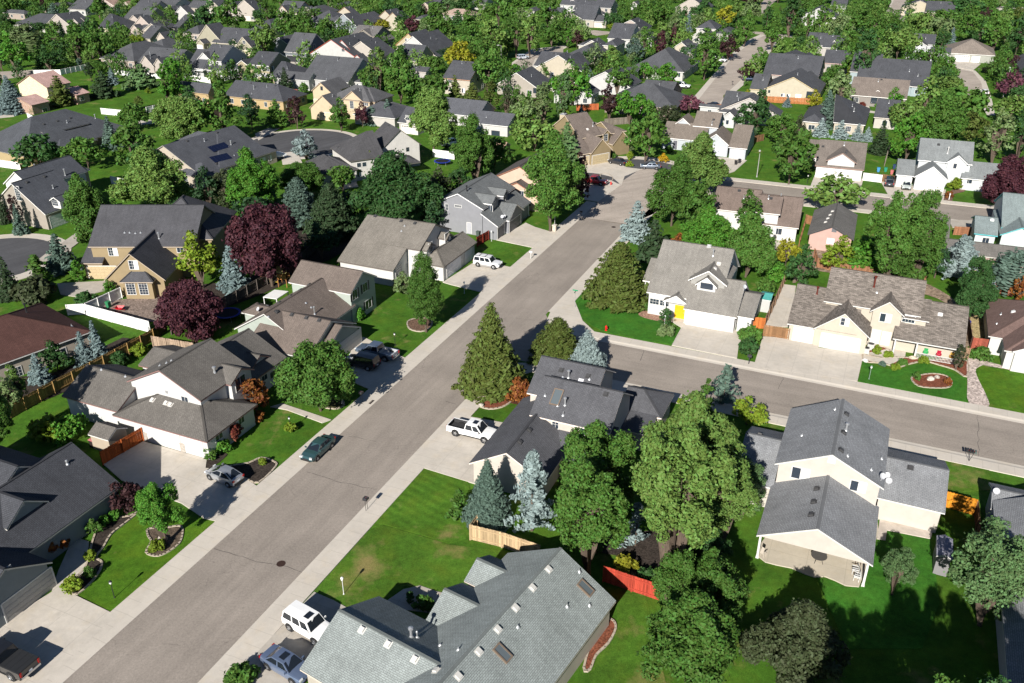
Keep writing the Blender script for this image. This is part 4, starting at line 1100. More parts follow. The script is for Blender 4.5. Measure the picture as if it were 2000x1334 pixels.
far('the white gable by the slim poplar', 'white gabled house with charcoal roof next to a slim poplar', T3, [(1090, 600, 1330, 510, 11, 3.0, 'v', .7), (1070, 510, 1210, 495, 9, 4.2, 'u', .8)], 1, W_, W_, seed=33)
far('the beige house with sunlit gable', 'beige gabled house with charcoal roof behind the big garden maples', T3, [(345, 625, 465, 620, 9, 3.4, 'u', .9), (460, 650, 720, 600, 12, 3.0, 'v', .6), (290, 680, 385, 690, 6, 2.9, 'u', .8)], 1, (.72, .62, .50), seed=34)
far('the low dark house behind the maples', 'low charcoal roof peeking between maple crowns with cream wall', T3, [(790, 660, 880, 690, 10, 2.9, 'h', .5), (880, 690, 990, 660, 8, 2.9, 'h', .5)], 0, seed=35)
far('the cream garage house by the lane', 'cream fronted house with pale garage door beside the lane lamp', T3, [(945, 710, 1100, 640, 9, 3.0, 'u', .7), (1100, 650, 1230, 640, 9, 3, 'v', .5)], 1, (.80, .68, .48), seed=36)
far('the long cream house behind conifers', 'long cream two storey house with plain charcoal roof behind the conifers', T3, [(1165, 905, 1545, 910, 11, 4.8, 'v', .55)], 1, (.80, .68, .50), (.52, .30, .2), seed=37)
far('the narrow roof strip by the lane', 'narrow charcoal roof strip seen between maple and lane', T3, [(840, 790, 950, 850, 6, 2.8, 'v', .4)], 2, seed=38)
far('the beige pair at the top', 'beige gabled house with charcoal roof showing its end wall in the second row', T3, [(180, 200, 330, 190, 10, 3.0, 'v', .65), (485, 190, 600, 210, 11, 4.2, 'u', .8), (270, 270, 640, 230, 10, 2.9, 'v', .5), (570, 250, 695, 300, 9, 3, 'u', .8)], 1, (.76, .64, .44), (.4, .25, .15), seed=39)
far('the house with dark shaded recess', 'charcoal hipped house with dark recessed porch and white side gable', T3, [(0, 270, 180, 215, 12, 3.0, 'h', .55), (110, 290, 180, 300, 6, 3, 'u', .9)], 1, W_, W_, seed=40)
far('the low hip roof by the purple plum', 'low grey hip roof beside a tall purple plum', T3, [(840, 225, 1020, 220, 11, 2.8, 'h', .5)], 2, (.6, .45, .36), seed=41)
far('the tan roof in the trees', 'lone tan hip roof surrounded by trees at the top', T3, [(1475, 180, 1730, 160, 13, 2.9, 'h', .45)], (.27, .20, .165), (.6, .5, .42), seed=42)
far('the peach gable house at the top', 'charcoal roofed house with peach gables at the top edge', T3, [(935, 65, 1060, 60, 10, 3, 'u', .7), (1040, 45, 1180, 40, 10, 3, 'v', .5)], 1, (.74, .52, .40), seed=43)
far('the cream house with grey skylit roof', 'cream house at the top edge beside a pale roof patch', T3, [(1530, 40, 1690, 50, 12, 3, 'v', .6)], 2, CREAM, seed=44)
far('the greige gabled house', 'greige gabled house with charcoal roof and lean to beside two columnar shrubs', T4, [(245, 1005, 500, 930, 10, 3.0, 'v', .58), (360, 950, 500, 945, 5, 2.6, 'sn', .2)], 1, (.60, .50, .40), W_, feats=[('w', 262, 1040, .9, 1.4, 'd')], seed=45)
far('the big yellow gable house', 'charcoal L shaped roof with one big pale yellow gable', T4, [(478, 780, 740, 800, 14, 3.0, 'u', .9), (740, 825, 985, 790, 13, 2.9, 'v', .55), (590, 640, 1010, 640, 14, 2.9, 'h', .5), (230, 760, 560, 770, 11, 2.8, 'v', .5)], 1, (.80, .66, .44), W_, seed=46)
far('the cream two storey hip house', 'cream two storey house with charcoal hip roof and wide low gable', T4, [(1020, 525, 1215, 520, 9, 5.0, 'h', .6), (820, 515, 1010, 522, 8, 4.4, 'u', .6), (750, 515, 860, 520, 8, 2.9, 'h', .5)], 1, (.80, .72, .58), W_, seed=47)
far('the white recessed porch house', 'white house with recessed corner porch and charcoal roofs', T4, [(1060, 450, 1385, 440, 12, 3.6, 'v', .6), (1200, 370, 1380, 430, 10, 3.2, 'h', .5)], 1, W_, W_, seed=48)
far('the salmon gable house', 'charcoal roofed house with a salmon pink end gable', T4, [(1325, 350, 1490, 385, 12, 3.6, 'u', .85), (1480, 330, 1660, 300, 10, 3.0, 'v', .5)], 0, (.74, .56, .48), W_, seed=49)
far('the pyramid roofed house', 'wide charcoal pyramid roofed house behind two round street trees', T4, [(1335, 790, 1985, 820, 17, 3.0, 'h', .60)], 2, (.78, .76, .70), W_, feats=[('w', 1910, 860, 1.2, 1.3, '')], seed=50)
far('the white house with skylight', 'white gabled house with charcoal roof beside the dark purple plum', T4, [(880, 1085, 1060, 1040, 9, 3.4, 'v', .55), (1290, 1000, 1560, 930, 12, 3.0, 'v', .5), (1250, 850, 1420, 850, 6, 3, 'sn', .2)], 1, W_, W_, feats=[('w', 985, 1115, 1.3, 1.2, 'g')], seed=51)
far('the L shaped charcoal house', 'L shaped charcoal house with brick end behind the plum at the corner', T4, [(1480, 1090, 1760, 1180, 12, 2.9, 'v', .45), (1680, 1230, 2240, 1120, 15, 2.9, 'h', .5)], 2, (.42, .28, .22), (.35, .3, .27), seed=52)
far('the white two storey house at the top', 'white two storey house with long charcoal roof in the top row', T4, [(540, 55, 740, 60, 9, 5, 'v', .6), (640, 45, 740, 60, 7, 5, 'u', .9), (740, 100, 900, 140, 12, 3.2, 'v', .5)], 1, W_, W_, seed=53)
far('the tan two storey box house', 'tan and white boxy two storey house in the top row', T4, [(925, 85, 1140, 92, 9, 5.2, 'v', .55), (1035, 170, 1130, 160, 7, 2.8, 'v', .4)], 1, (.72, .62, .50), W_, seed=54)
far('the gabled house behind the pale spruce', 'beige gabled charcoal roofed house behind the pale spruce', T4, [(660, 170, 835, 225, 11, 3.4, 'u', .8), (550, 180, 660, 160, 8, 3.2, 'u', .8), (835, 235, 930, 200, 10, 3.0, 'v', .5)], 1, (.72, .62, .48), W_, seed=55)
far('the pale twin garage at the lane end', 'pale garage front with two doors at the end of the lane', T4, [(920, 240, 1080, 250, 8, 2.9, 'v', .4)], 2, (.68, .58, .48), W_, feats=[('gd', 950, 280, 2.4, 2.1, (.6, .52, .44)), ('gd', 1010, 285, 2.4, 2.1, (.6, .52, .44))], seed=56, auto=None)
far('the grey cottage in the canopy', 'small grey roofed cottage deep in the tree canopy', T4, [(125, 130, 280, 125, 9, 3, 'h', .5)], 2, W_, seed=57)
far('the small white gable in the canopy', 'small white gable among the upper trees', T4, [(1365, 45, 1430, 55, 9, 3, 'u', .7)], 2, W_, seed=58)
far('the charcoal house beyond the canopy', 'charcoal gabled house beyond the canopy with one white peak', T4, [(1840, 40, 2000, 90, 12, 3.2, 'v', .6)], 1, (.72, .6, .5), seed=59)
far('the long house over the red fence', 'long pale yellow gable house over a terracotta fence', T5, [(632, 690, 1075, 715, 17, 3.0, 'u', .5), (525, 688, 660, 690, 10, 2.8, 'v', .5), (910, 590, 1050, 610, 8, 3.2, 'u', .5)], 2, (.82, .70, .44), (.62, .50, .3), feats=[('w', 785, 733, 1.0, .8, 'b'), ('w', 827, 737, 1.0, .8, 'b'), ('dr', 905, 738, 1.6, 2.0, (.8, .75, .6)), ('w', 680, 705, .5, .7, 'd'), ('w', 995, 735, 2.0, 2.0, 'd')], seed=60, auto=None)
far('the nested gable house', 'charcoal roofed house with nested pink trimmed gables', T5, [(630, 570, 1060, 600, 14, 3.0, 'v', .55), (840, 490, 1060, 545, 12, 3.2, 'u', .6), (710, 490, 960, 480, 14, 3, 'h', .5), (1030, 430, 1190, 490, 12, 3.2, 'u', .5)], 1, (.62, .52, .46), (.62, .45, .40), seed=61)
far('the white dormered house by the lane', 'white house with two steep white dormers and taupe garage', T5, [(960, 345, 1110, 350, 10, 3.2, 'v', .55), (1035, 325, 1080, 330, 4, 3.8, 'u', .9), (1090, 362, 1250, 375, 9, 3.4, 'v', .6), (1145, 350, 1210, 355, 6, 3.8, 'u', 1.3)], 1, (.70, .63, .56), W_, seed=62)
far('the square pyramid house by the lane', 'cream house with square pyramid upper roof by the sunlit lane', T5, [(108, 218, 275, 222, 9, 5.0, 'h', .65), (80, 275, 235, 285, 9, 3.0, 'u', .6), (260, 260, 405, 265, 10, 2.9, 'h', .5)], 1, (.80, .74, .64), W_, seed=63)
far('the shaded cream gable behind the lane tree', 'cream gabled house with dark lean to behind the big lane tree', T5, [(-60, 365, 60, 375, 11, 3.6, 'u', .7), (-10, 400, 90, 410, 8, 2.8, 'sn', .3)], 1, (.80, .66, .46), W_, seed=64)
far('the dark garage house at the corner', 'charcoal roofed house with white gables beside the dark round tree', T5, [(300, 850, 500, 890, 12, 2.9, 'v', .5), (330, 890, 415, 915, 6, 2.9, 'u', .8), (285, 830, 335, 825, 6, 2.9, 'u', .8)], 2, (.76, .77, .79), W_, feats=[('vp', 443, 775, .6, .1)], seed=65)
far('the far charcoal house above the canopy', 'charcoal roofed house with white gable far above the canopy', T5, [(1115, 150, 1345, 130, 14, 3.2, 'v', .5), (1250, 45, 1320, 30, 8, 4, 'u', .5)], 1, W_, W_, seed=66)
far('the mailbox corner charcoal house', 'charcoal roof with one vent stack beyond the terracotta fence', T5, [(690, 890, 855, 860, 12, 2.9, 'v', .5)], 2, CREAM, seed=67)
far('the charcoal bungalow behind the spruces', 'charcoal bungalow with cream porch behind three small blue spruces', T6, [(-380, 930, -200, 950, 13, 2.9, 'h', .5), (-130, 945, 120, 960, 15, 2.9, 'v>', .5)], 1, (.78, .66, .46), W_, feats=[('vp', 30, 860, .8, .1)], seed=68)
far('the sky blue gabled house', 'charcoal roofed house with sky blue gables and white trim', T6, [(130, 650, 600, 660, 17, 3.0, 'v', .5), (142, 560, 330, 500, 9, 4.0, 'u', .5), (182, 600, 400, 560, 9, 3.4, 'u', .7), (195, 645, 330, 655, 6, 3.0, 'u', .6), (470, 665, 590, 675, 8, 3.0, 'v', .5)], 1, (.44, .60, .66), W_, seed=69)
far('the ranch with the white pediment', 'long taupe roofed ranch with a white pediment and stone pillars', T6, [(-10, 735, 440, 760, 13, 2.9, 'v', .42), (140, 730, 280, 738, 5, 2.9, 'u', .6)], (.150, .125, .108), (.42, .36, .31), W_, feats=[('w', 35, 765, 1.4, 1.2, 'd'), ('w', 185, 775, 1.6, 1.6, 'd'), ('w', 240, 775, 1.4, 1.4, 'd')], seed=70)
far('the tan hip roofed garage house', 'tan hip roofed house with white double garage at the round road end', T6, [(730, 395, 1130, 440, 14, 2.9, 'h', .48)], (.165, .140, .120), (.55, .56, .46), W_, feats=[('gd', 862, 455, 4.8, 2.2, W_, True), ('gd', 965, 470, 2.6, 2.2, W_, True)], seed=71, auto=None)
far('the white two storey house in the trees', 'white two storey house with arched entry hemmed in by trees', T6, [(482, 342, 655, 340, 8, 5.2, 'v', .55), (490, 345, 600, 360, 6, 5.2, 'u', .55), (560, 385, 680, 410, 7, 3.0, 'u', .6), (425, 385, 480, 390, 4, 3.0, 'u', .8)], 1, (.74, .76, .80), W_, feats=[('w', 542, 360, 1.3, 1.1, 'w'), ('w', 453, 412, 1.2, 1.8, 'd')], seed=72, auto=None)
far('the charcoal house at the picture edge', 'charcoal gable roofed house cut off beyond the purple trees', T6, [(1215, 440, 1400, 600, 14, 3.0, 'v', .6)], 1, (.62, .58, .54), seed=73)
far('the tan and charcoal house at the top', 'tan topped charcoal roofed house beside the far road', T6, [(580, 85, 810, 110, 12, 3.0, 'v', .55), (590, 60, 750, 50, 12, 4.0, 'v', .4)], 1, (.80, .66, .42), seed=74)
far('the charcoal roof behind the spruces row', 'short charcoal roof between conifers and three small blue spruces', T6, [(180, 915, 370, 905, 11, 2.9, 'v', .45)], 1, (.78, .7, .6), seed=75)
# ---------------------------------------------------------------- ground, streets, pavements
LAWN = lawn((.050, .125, .012), dry=.25)
sheet('ground', [(-1200, -200), (1200, -200), (1200, 2200), (-1200, 2200)], 0, LAWN)
ASP = asphalt((.262, .228, .196), TH, 'street_asphalt')
ASPX = asphalt((.272, .236, .202), TH + 90, 'street_asphalt')
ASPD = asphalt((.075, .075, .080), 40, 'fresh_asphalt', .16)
ASPF = asphalt((.36, .31, .265), 60, 'far_asphalt')
CON = (.50, .455, .395)
CW = concrete(CON, TH, (0, 1.55), 'pavement_concrete', .08)
CWX = concrete(CON, TH, (1.55, 0), 'pavement_concrete', .08)
GUT = concrete(mul(CON, 1.02), TH, (0, 3.1), 'gutter_concrete', .06)
DRV = concrete(mul(CON, 1.0), TH, (3.2, 3.2), 'driveway_concrete', .13)
DRVD = concrete(mul(CON, .8), TH, (3.2, 3.2), 'old_concrete', .16)
def rect(u0, u1, v0, v1): return [UV(u0, v0), UV(u0, v1), UV(u1, v1), UV(u1, v0)]
def pxs(T, *q): return [G(*T(*p)) for p in q]
I = lambda x, y: (x, y)

# main street: asphalt runs v -51.7 .. -42, the crossing street u 92.9 .. 102.5
sheet('street', rect(5, 158, -51.75, -41.95), .004, ASP)
sheet('cross_street', [UV(92.9, -41.95), UV(92.9, 120), UV(102.5, 120), UV(102.5, -37.5), UV(104.2, -39.8), UV(107.5, -41.95)], .006, ASPX)

def kerb(u0, u1, v0, v1, side, name='pavement', along='u', m=None):
    """pavement slab with a rolled gutter sloping down to the asphalt on its street side (street on +v, -v, +u or -u)"""
    b = MB(); z = .10
    if along == 'u':
        s = 1 if side == 'r' else -1
        vi, vo = (v1, v0) if side == 'r' else (v0, v1)          # vi touches the asphalt
        vm = vi - s * .78; vt = vi - s * .42
        prof = [(vi, .012), (vt, .03), (vm, z), (vo, z)]
        P = lambda u, p: UV(u, p[0], p[1])
        for k in range(3):
            q = [P(u0, prof[k]), P(u1, prof[k]), P(u1, prof[k + 1]), P(u0, prof[k + 1])]
            if (q[1] - q[0]).cross(q[2] - q[0]).z < 0: q.reverse()
            b.poly(q, 0 if k == 2 else 1)
        b.poly([UV(u0, vo, 0), UV(u1, vo, 0), UV(u1, vo, z), UV(u0, vo, z)])
    else:
        s = 1 if side == 'f' else -1
        ui, uo = (u1, u0) if side == 'f' else (u0, u1)
        prof = [(ui, .014), (ui - s * .42, .03), (ui - s * .78, z), (uo, z)]
        P = lambda v, p: UV(p[0], v, p[1])
        for k in range(3):
            q = [P(v0, prof[k]), P(v1, prof[k]), P(v1, prof[k + 1]), P(v0, prof[k + 1])]
            if (q[1] - q[0]).cross(q[2] - q[0]).z < 0: q.reverse()
            b.poly(q, 0 if k == 2 else 1)
        b.poly([UV(uo, v0, 0), UV(uo, v1, 0), UV(uo, v1, z), UV(uo, v0, z)])
    o = b.build(name, [m or (CW if along == 'u' else CWX), GUT]); o['kind'] = 'structure'
    return o
kerb(5, 160, -54.1, -51.7, 'r')
kerb(5, 91.2, -42.0, -39.6, 'l')
kerb(108.5, 160, -42.0, -39.6, 'l')
kerb(102.45, 104.85, -38.0, 120, 'n', along='v')
kerb(90.55, 92.95, -38.4, 120, 'f', along='v')
def fan(pts, name='pavement_corner', z=.1035, m=None): return sheet(name, pts, z, m or CW, thick=.1)
# rounded kerb corners where the streets meet
fan([UV(102.6, -37.6), UV(103.4, -39.2), UV(105.4, -41.0), UV(108.4, -41.6), UV(111.5, -40.2), UV(113.5, -39.6), UV(107.5, -36.2), UV(104.85, -33.5), UV(102.6, -35)])
fan([UV(92.8, -38), UV(92.0, -39.8), UV(91.0, -41.2), UV(88.6, -41.8), UV(87, -39.6), UV(90.5, -37.2)])
# thin transverse cracks and tar seams
CRK = mat('crack_tar', (.085, .076, .068), .9)
def crack(q, name='road_crack', w=.032):
    b = MB(); rnd = random.Random(len(q) * 7 + int(q[0][0]))
    P = []
    for a, c in zip(q, q[1:]):
        A, C = G(*a), G(*c); n = max(2, int((C - A).length / .7))
        for i in range(n):
            p = A.lerp(C, i / n); P.append(p + Vector((rnd.uniform(-.12, .12), rnd.uniform(-.12, .12), 0)))
    P.append(G(*q[-1]))
    for a, c in zip(P, P[1:]):
        d = (c - a).normalized(); n = Vector((-d.y, d.x, 0)) * w * rnd.uniform(.4, 1)
        b.poly([(a - n)[:2] + (.011,), (c - n)[:2] + (.011,), (c + n)[:2] + (.011,), (a + n)[:2] + (.011,)])
    o = b.build(name, CRK); o['kind'] = 'structure'
crack([(420, 1070), (500, 1097), (548, 1104), (590, 1118)]); crack([(600, 922), (655, 940), (735, 957)]); crack([(1008, 622), (1045, 626)])
crack([(1257, 682), (1250, 705)]); crack([(1909, 812), (1910, 845), (1912, 892)]); crack([(683, 852), (735, 862)], w=.035); crack([(868, 784), (890, 789)], w=.035)
crack([(1530, 735), (1520, 760)], w=.03)

# driveways and paths
DRN = [0]
def drive(pts, name='driveway', z=.10, m=None):
    DRN[0] += 1
    return sheet(name, pts, z + .004 + DRN[0] * .0004, m or DRV, thick=.1)
c1 = lambda x, y: cp(0, 660, 1.979, x, y)
c5 = lambda x, y: cp(620, 380, 2.7778, x, y)
c6 = lambda x, y: cp(1250, 380, 2.6667, x, y)
c2 = lambda x, y: cp(500, 800, 2.4987, x, y)
fh = lambda x, y: cp(1000, 180, 4, x, y)
gh = lambda x, y: cp(1500, 180, 4, x, y)
c3 = lambda x, y: cp(1420, 770, 3.4196, x, y)
c4 = lambda x, y: cp(0, 380, 2.7786, x, y)
drive(pxs(c1, (400, 490), (555, 402), (800, 470), (795, 505), (860, 512), (945, 545), (1002, 580), (856, 716), (790, 700), (700, 640), (560, 590), (470, 552)))
drive(pxs(c1, (-120, 1190), (0, 1110), (200, 985), (250, 958), (292, 997), (450, 1074), (214, 1300), (74, 1410), (-200, 1400)))
drive(pxs(c1, (250, 958), (330, 905), (345, 790), (285, 770), (225, 905), (200, 985)), 'garden_path', .09)
drive([UV(66.3, -39.65), UV(66.0, -33.3), UV(78.2, -33.3), UV(77.6, -39.65)])
drive(pxs(c2, (284, 893), (380, 935), (440, 968), (420, 1010), (330, 1200), (180, 1420), (-210, 1420)), m=DRVD)
drive(pxs(c2, (640, 935), (720, 880), (800, 862), (880, 890), (960, 910), (940, 1000), (720, 980)), 'entry_path', .09, DRVD)
drive(pxs(c6, (165, 788), (215, 695), (160, 660), (165, 640), (440, 700), (570, 715), (515, 775), (505, 855)))
drive(pxs(c6, (590, 900), (640, 742), (770, 750), (900, 775), (930, 800), (1165, 830), (1132, 975)))
drive(pxs(c6, (650, 690), (750, 470), (812, 478), (778, 692)), 'parking_pad')
drive(pxs(c6, (1165, 830), (1330, 800), (1385, 815), (1380, 850), (1300, 890), (1160, 860)), 'porch_path', .085)
drive(pxs(c5, (680, 478), (850, 370), (900, 365), (1065, 400), (893, 532), (720, 490)))
drive(pxs(c5, (970, 248), (1130, 155), (1180, 178), (1312, 218), (1185, 293)))
drive(pxs(c5, (190, 810), (250, 775), (290, 795), (432, 870), (478, 890), (285, 1060), (150, 1000)))
drive(pxs(fh, (500, 560), (620, 540), (765, 525), (895, 590), (1015, 605), (880, 660), (855, 730), (780, 665), (680, 640), (580, 630)))
drive(pxs(fh, (560, 690), (770, 690), (850, 730), (670, 860), (560, 840)))
drive(pxs(fh, (1500, 505), (1690, 515), (1835, 535), (1740, 620), (1655, 650), (1560, 620)))
drive(pxs(gh, (365, 650), (745, 680), (725, 755), (330, 740)))
drive(pxs(gh, (880, 700), (1000, 720), (1390, 765), (1365, 865), (955, 835)))
drive(pxs(gh, (1410, 1000), (1600, 1005), (1590, 1060), (1440, 1060)), m=DRVD)
# the patio slab with its wavy edge, and the strip behind the cream house
drive(pxs(c3, (300, 900), (225, 1000), (200, 1082), (255, 1125), (330, 1145), (430, 1165), (520, 1205), (580, 1225), (655, 1222), (720, 1248), (790, 1282), (880, 1292), (945, 1120), (1010, 930), (1005, 850)), 'patio', .10, concrete((.46, .41, .33), TH, (3.4, 3.4), 'patio_concrete', .10))
drive(pxs(c3, (1000, 968), (1058, 978), (1068, 910), (1360, 968), (1400, 800), (1040, 700)), 'patio', .08, concrete((.50, .44, .38), TH, (0, 0), 'patio_concrete', .2))
drive(pxs(c6, (672, 235), (800, 235), (800, 300), (700, 290)), 'patio', .08)
drive(pxs(lambda x, y: cp(500, 180, 4, x, y), (600, 745), (780, 700), (800, 740), (620, 772)), 'patio', .08)
drive(pxs(c4, (310, 485), (590, 470), (580, 520), (430, 560), (330, 545)), m=DRVD)
drive(pxs(I, (85, 500), (150, 455), (160, 470), (120, 500), (100, 520), (60, 520)), m=DRVD)
drive(pxs(c1, (1045, 268), (1110, 280), (1245, 330), (1280, 318), (1150, 275), (1090, 255)), 'garden_path', .085)

# the bend of the main street and the street that leaves it
A0 = G(1240, 340)
RING = [A0 + Vector((math.cos(t), math.sin(t), 0)) * 14.5 for t in np.linspace(0, 2 * math.pi, 36, endpoint=False)]
RING2 = [A0 + Vector((math.cos(t), math.sin(t), 0)) * 11.9 for t in np.linspace(0, 2 * math.pi, 36, endpoint=False)]
sheet('pavement_ring', RING, .09, CW, thick=.09)
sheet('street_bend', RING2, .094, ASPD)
vs = UV(0, 0)
e1, e2 = axes(22)
p0, p1 = G(1500, 361), G(2000, 415)
n = Vector((p1.y - p0.y, p0.x - p1.x, 0)).normalized()
d = (p1 - p0).normalized()
a, b_ = p0 - d * 22, p1 + d * 60
sheet('back_street', [a, b_, b_ + n * 9.7, a + n * 9.7], .006, ASPX)
sheet('back_street_pavement', [a - n * 2.3, b_ - n * 2.3, b_, a], .08, CWX, thick=.08)
sheet('back_street_pavement', [a + n * 9.7, b_ + n * 9.7, b_ + n * 12, a + n * 12], .08, CWX, thick=.08)
sheet('street_bend', [UV(150, -51.7), UV(150, -42), UV(163, -38), G(1330, 352), G(1260, 325), UV(172, -52)], .1, ASPF)
# cul de sacs on the other side
def bulb(px, py, r, m, w=2.3, z=.01):
    c = G(px, py)
    P = lambda k: [c + Vector((math.cos(t), math.sin(t), 0)) * k for t in np.linspace(0, 2 * math.pi, 40, endpoint=False)]
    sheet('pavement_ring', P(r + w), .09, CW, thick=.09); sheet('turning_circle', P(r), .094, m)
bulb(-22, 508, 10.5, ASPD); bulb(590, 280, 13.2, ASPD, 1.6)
# far roads
def road(q, m=ASPF, name='road', z=.012): return sheet(name, [G(*p) for p in q], z, m)
def pave(q, name='road_pavement', z=.008): return sheet(name, [G(*p) for p in q], z, CW)
pave([(1345, 200), (1365, 178), (1425, 108), (1465, 76), (1497, 62), (1535, 72), (1512, 92), (1462, 158), (1440, 176), (1415, 205), (1400, 212)])
road([(1360, 200), (1374, 182), (1432, 110), (1472, 79), (1494, 69), (1525, 74), (1500, 92), (1443, 160), (1424, 178), (1402, 205), (1385, 212)])
road([(1470, 66), (1555, 74), (1560, 70), (1470, 61)])
pave([(998, 140), (1000, 122), (1038, 96), (1103, 88), (1108, 92), (1060, 118), (1040, 136), (1020, 150)])
road([(1000, 140), (1004, 124), (1040, 98), (1100, 91), (1100, 106), (1045, 114), (1038, 132), (1016, 148)])
road([(1150, 58), (1192, 62), (1192, 66), (1166, 70), (1150, 66)])
road([(1488, 28), (1485, 8), (1497, -6), (1525, -6), (1505, 10), (1500, 26)])
pave([(1726, 36), (1742, -4), (1780, -4), (1766, 42)])
road([(1730, 36), (1747, -4), (1776, -4), (1758, 42)])
pave([(1850, 130), (1862, 128), (1905, 138), (1925, 158), (1935, 185), (1944, 225), (1928, 225), (1900, 176), (1860, 160)])
road([(1860, 133), (1900, 140), (1916, 160), (1920, 178), (1924, 205), (1900, 200), (1885, 178), (1858, 150)])
drive([G(*p) for p in ((1851, 122), (1868, 116), (1916, 125), (1900, 138), (1862, 131))])
drive([G(*p) for p in ((560, 124), (575, 114), (590, 116), (606, 124), (590, 132))])
drive([G(*p) for p in ((700, 130), (712, 122), (726, 126), (722, 140))])
pave([(1688, 205), (1696, 203), (1700, 216), (1760, 225), (1760, 228), (1690, 219)])
pave([(1940, 12), (2010, 14), (2010, 22), (1948, 20)])
road([(0, 140), (70, 136), (72, 146), (0, 156)]); drive([G(*p) for p in ((-10, 214), (20, 214), (28, 228), (-10, 232))])
drive([G(*p) for p in ((498, 262), (540, 244), (548, 250), (505, 275))]); drive([G(*p) for p in ((548, 300), (580, 296), (590, 318), (552, 322))])
pave([(260, 236), (318, 232), (318, 240), (268, 244)])

# planting beds, bark, gravel
BARK = mulch((.060, .042, .030)); BARKR = mulch((.17, .060, .035), 'red_bark'); GRAV = mulch((.42, .35, .31), 'river_gravel', 5); DIRT = mulch((.22, .165, .12), 'garden_soil', 3); BARKD = mulch((.040, .032, .027), 'dark_bark')
BEDN = [0]
def bed(pts, m=BARK, edge=None, name='planting_bed', z=0):
    BEDN[0] += 1
    o = sheet(name, pts, .056 + BEDN[0] * .0007, m)
    if edge:
        b = MB(); n = len(pts); R = range(n) if edge == 1 else range(n - 1)
        for i in R:
            A, B = pts[i], pts[(i + 1) % n]; d = (B - A); L = d.length
            if L < .05: continue
            d.normalize(); b.obox((A + B) / 2 + Vector((0, 0, .07)), d, Vector((-d.y, d.x, 0)), Vector((0, 0, 1)), L / 2 + .06, .09, .07)
        k = b.build('bed_kerb', concrete((.40, .34, .27), TH, (0, 0), 'kerb_stone', .1)); k['kind'] = 'structure'
def loop(T, *q, n=3):
    """a closed smooth outline through sighted points"""
    P = [G(*T(*p)) for p in q]; out = []; m = len(P)
    for i in range(m):
        a, b, c, d = P[i - 1], P[i], P[(i + 1) % m], P[(i + 2) % m]
        for k in range(n):
            t = k / n
            out.append(.5 * ((2 * b) + (c - a) * t + (2 * a - 5 * b + 4 * c - d) * t * t + (3 * b - a - 3 * c + d) * t ** 3))
    return out
bed(loop(c1, (575, 740), (640, 735), (700, 730), (705, 765), (690, 800), (640, 835), (600, 845), (565, 830), (585, 790), (572, 765)), mulch((.10, .075, .055)), 1)
bed(loop(c1, (440, 700), (500, 690), (540, 672), (480, 720), (430, 760), (400, 810), (370, 850), (395, 870), (375, 920), (300, 992), (255, 965), (330, 890), (355, 800), (380, 740)), BARKD, 2)
bed(loop(c1, (880, 500), (960, 485), (1010, 465), (1060, 480), (1065, 500), (1000, 560), (950, 545), (900, 520)), BARKD, 1)
bed(loop(c1, (790, 490), (800, 470), (840, 450), (880, 450), (850, 480), (810, 505)), BARKD)
bed(loop(c5, (490, 690), (545, 672), (600, 675), (622, 690), (610, 725), (560, 745), (500, 730)), mulch((.13, .08, .055)), 1)
bed(loop(c5, (860, 1110), (960, 1095), (1060, 1100), (1050, 1125), (1000, 1155), (930, 1165), (870, 1145)), BARKR, 1)
bed(loop(c5, (1020, 1110), (1060, 1010), (1150, 1005), (1140, 1130), (1080, 1140)), mulch((.09, .035, .022)))
bed(loop(c5, (0, 1110), (60, 1105), (120, 1105), (145, 1140), (110, 1163), (50, 1160), (10, 1145)), mulch((.07, .07, .03)), 1)
bed(loop(c6, (1170, 870), (1260, 880), (1340, 900), (1400, 885), (1480, 870), (1560, 890), (1640, 915), (1700, 950), (1704, 870), (1600, 860), (1500, 865), (1380, 850), (1250, 850), (1165, 830)), BARKR, 1)
bed(loop(c6, (1170, 800), (1240, 785), (1320, 830), (1300, 850), (1230, 850), (1165, 830)), BARKR, 1)
bed(loop(c6, (1412, 960), (1450, 945), (1520, 935), (1590, 945), (1622, 975), (1610, 1005), (1540, 1010), (1450, 1000)), BARKR, 1)
bed(loop(c6, (1705, 860), (1760, 850), (1800, 880), (1750, 910), (1760, 960), (1800, 1040), (1815, 1108), (1712, 1085), (1705, 980)), GRAV)
bed(loop(c6, (1800, 870), (1880, 890), (2010, 910), (2010, 935), (1900, 910), (1790, 890)), GRAV, z=.034)
bed(loop(c6, (0, 615), (60, 600), (160, 600), (175, 660), (90, 660), (0, 635)), mulch((.28, .17, .12)))
bed(loop(c6, (890, 300), (1000, 300), (1200, 390), (1480, 460), (1650, 560), (1600, 570), (1480, 520), (1000, 410), (880, 410), (810, 460), (800, 440)), DIRT)
bed(loop(c6, (1640, 640), (1700, 620), (1720, 760), (1690, 790)), DIRT); bed(loop(c6, (1720, 600), (1790, 620), (1790, 745), (1725, 745)), mulch((.34, .27, .14)))
bed(loop(c4, (650, 572), (900, 558), (985, 590), (945, 705), (880, 705), (545, 618), (560, 590)), mulch((.20, .155, .13), 'bare_soil', 6), z=.02)
bed(loop(c2, (1600, 1260), (1650, 1100), (1700, 1030), (1740, 1030), (1755, 1070), (1720, 1140), (1660, 1200), (1630, 1270)), BARKR, 1)
bed(loop(fh, (690, 645), (740, 638), (780, 660), (785, 690), (740, 695), (700, 680)), mulch((.30, .22, .13)), 1)
bed(loop(gh, (1360, 850), (1430, 770), (1540, 750), (1530, 780), (1450, 800), (1440, 850), (1400, 865)), mulch((.16, .10, .075))); bed(loop(gh, (1840, 870), (2020, 900), (2020, 925), (1880, 905)), mulch((.16, .085, .065)))
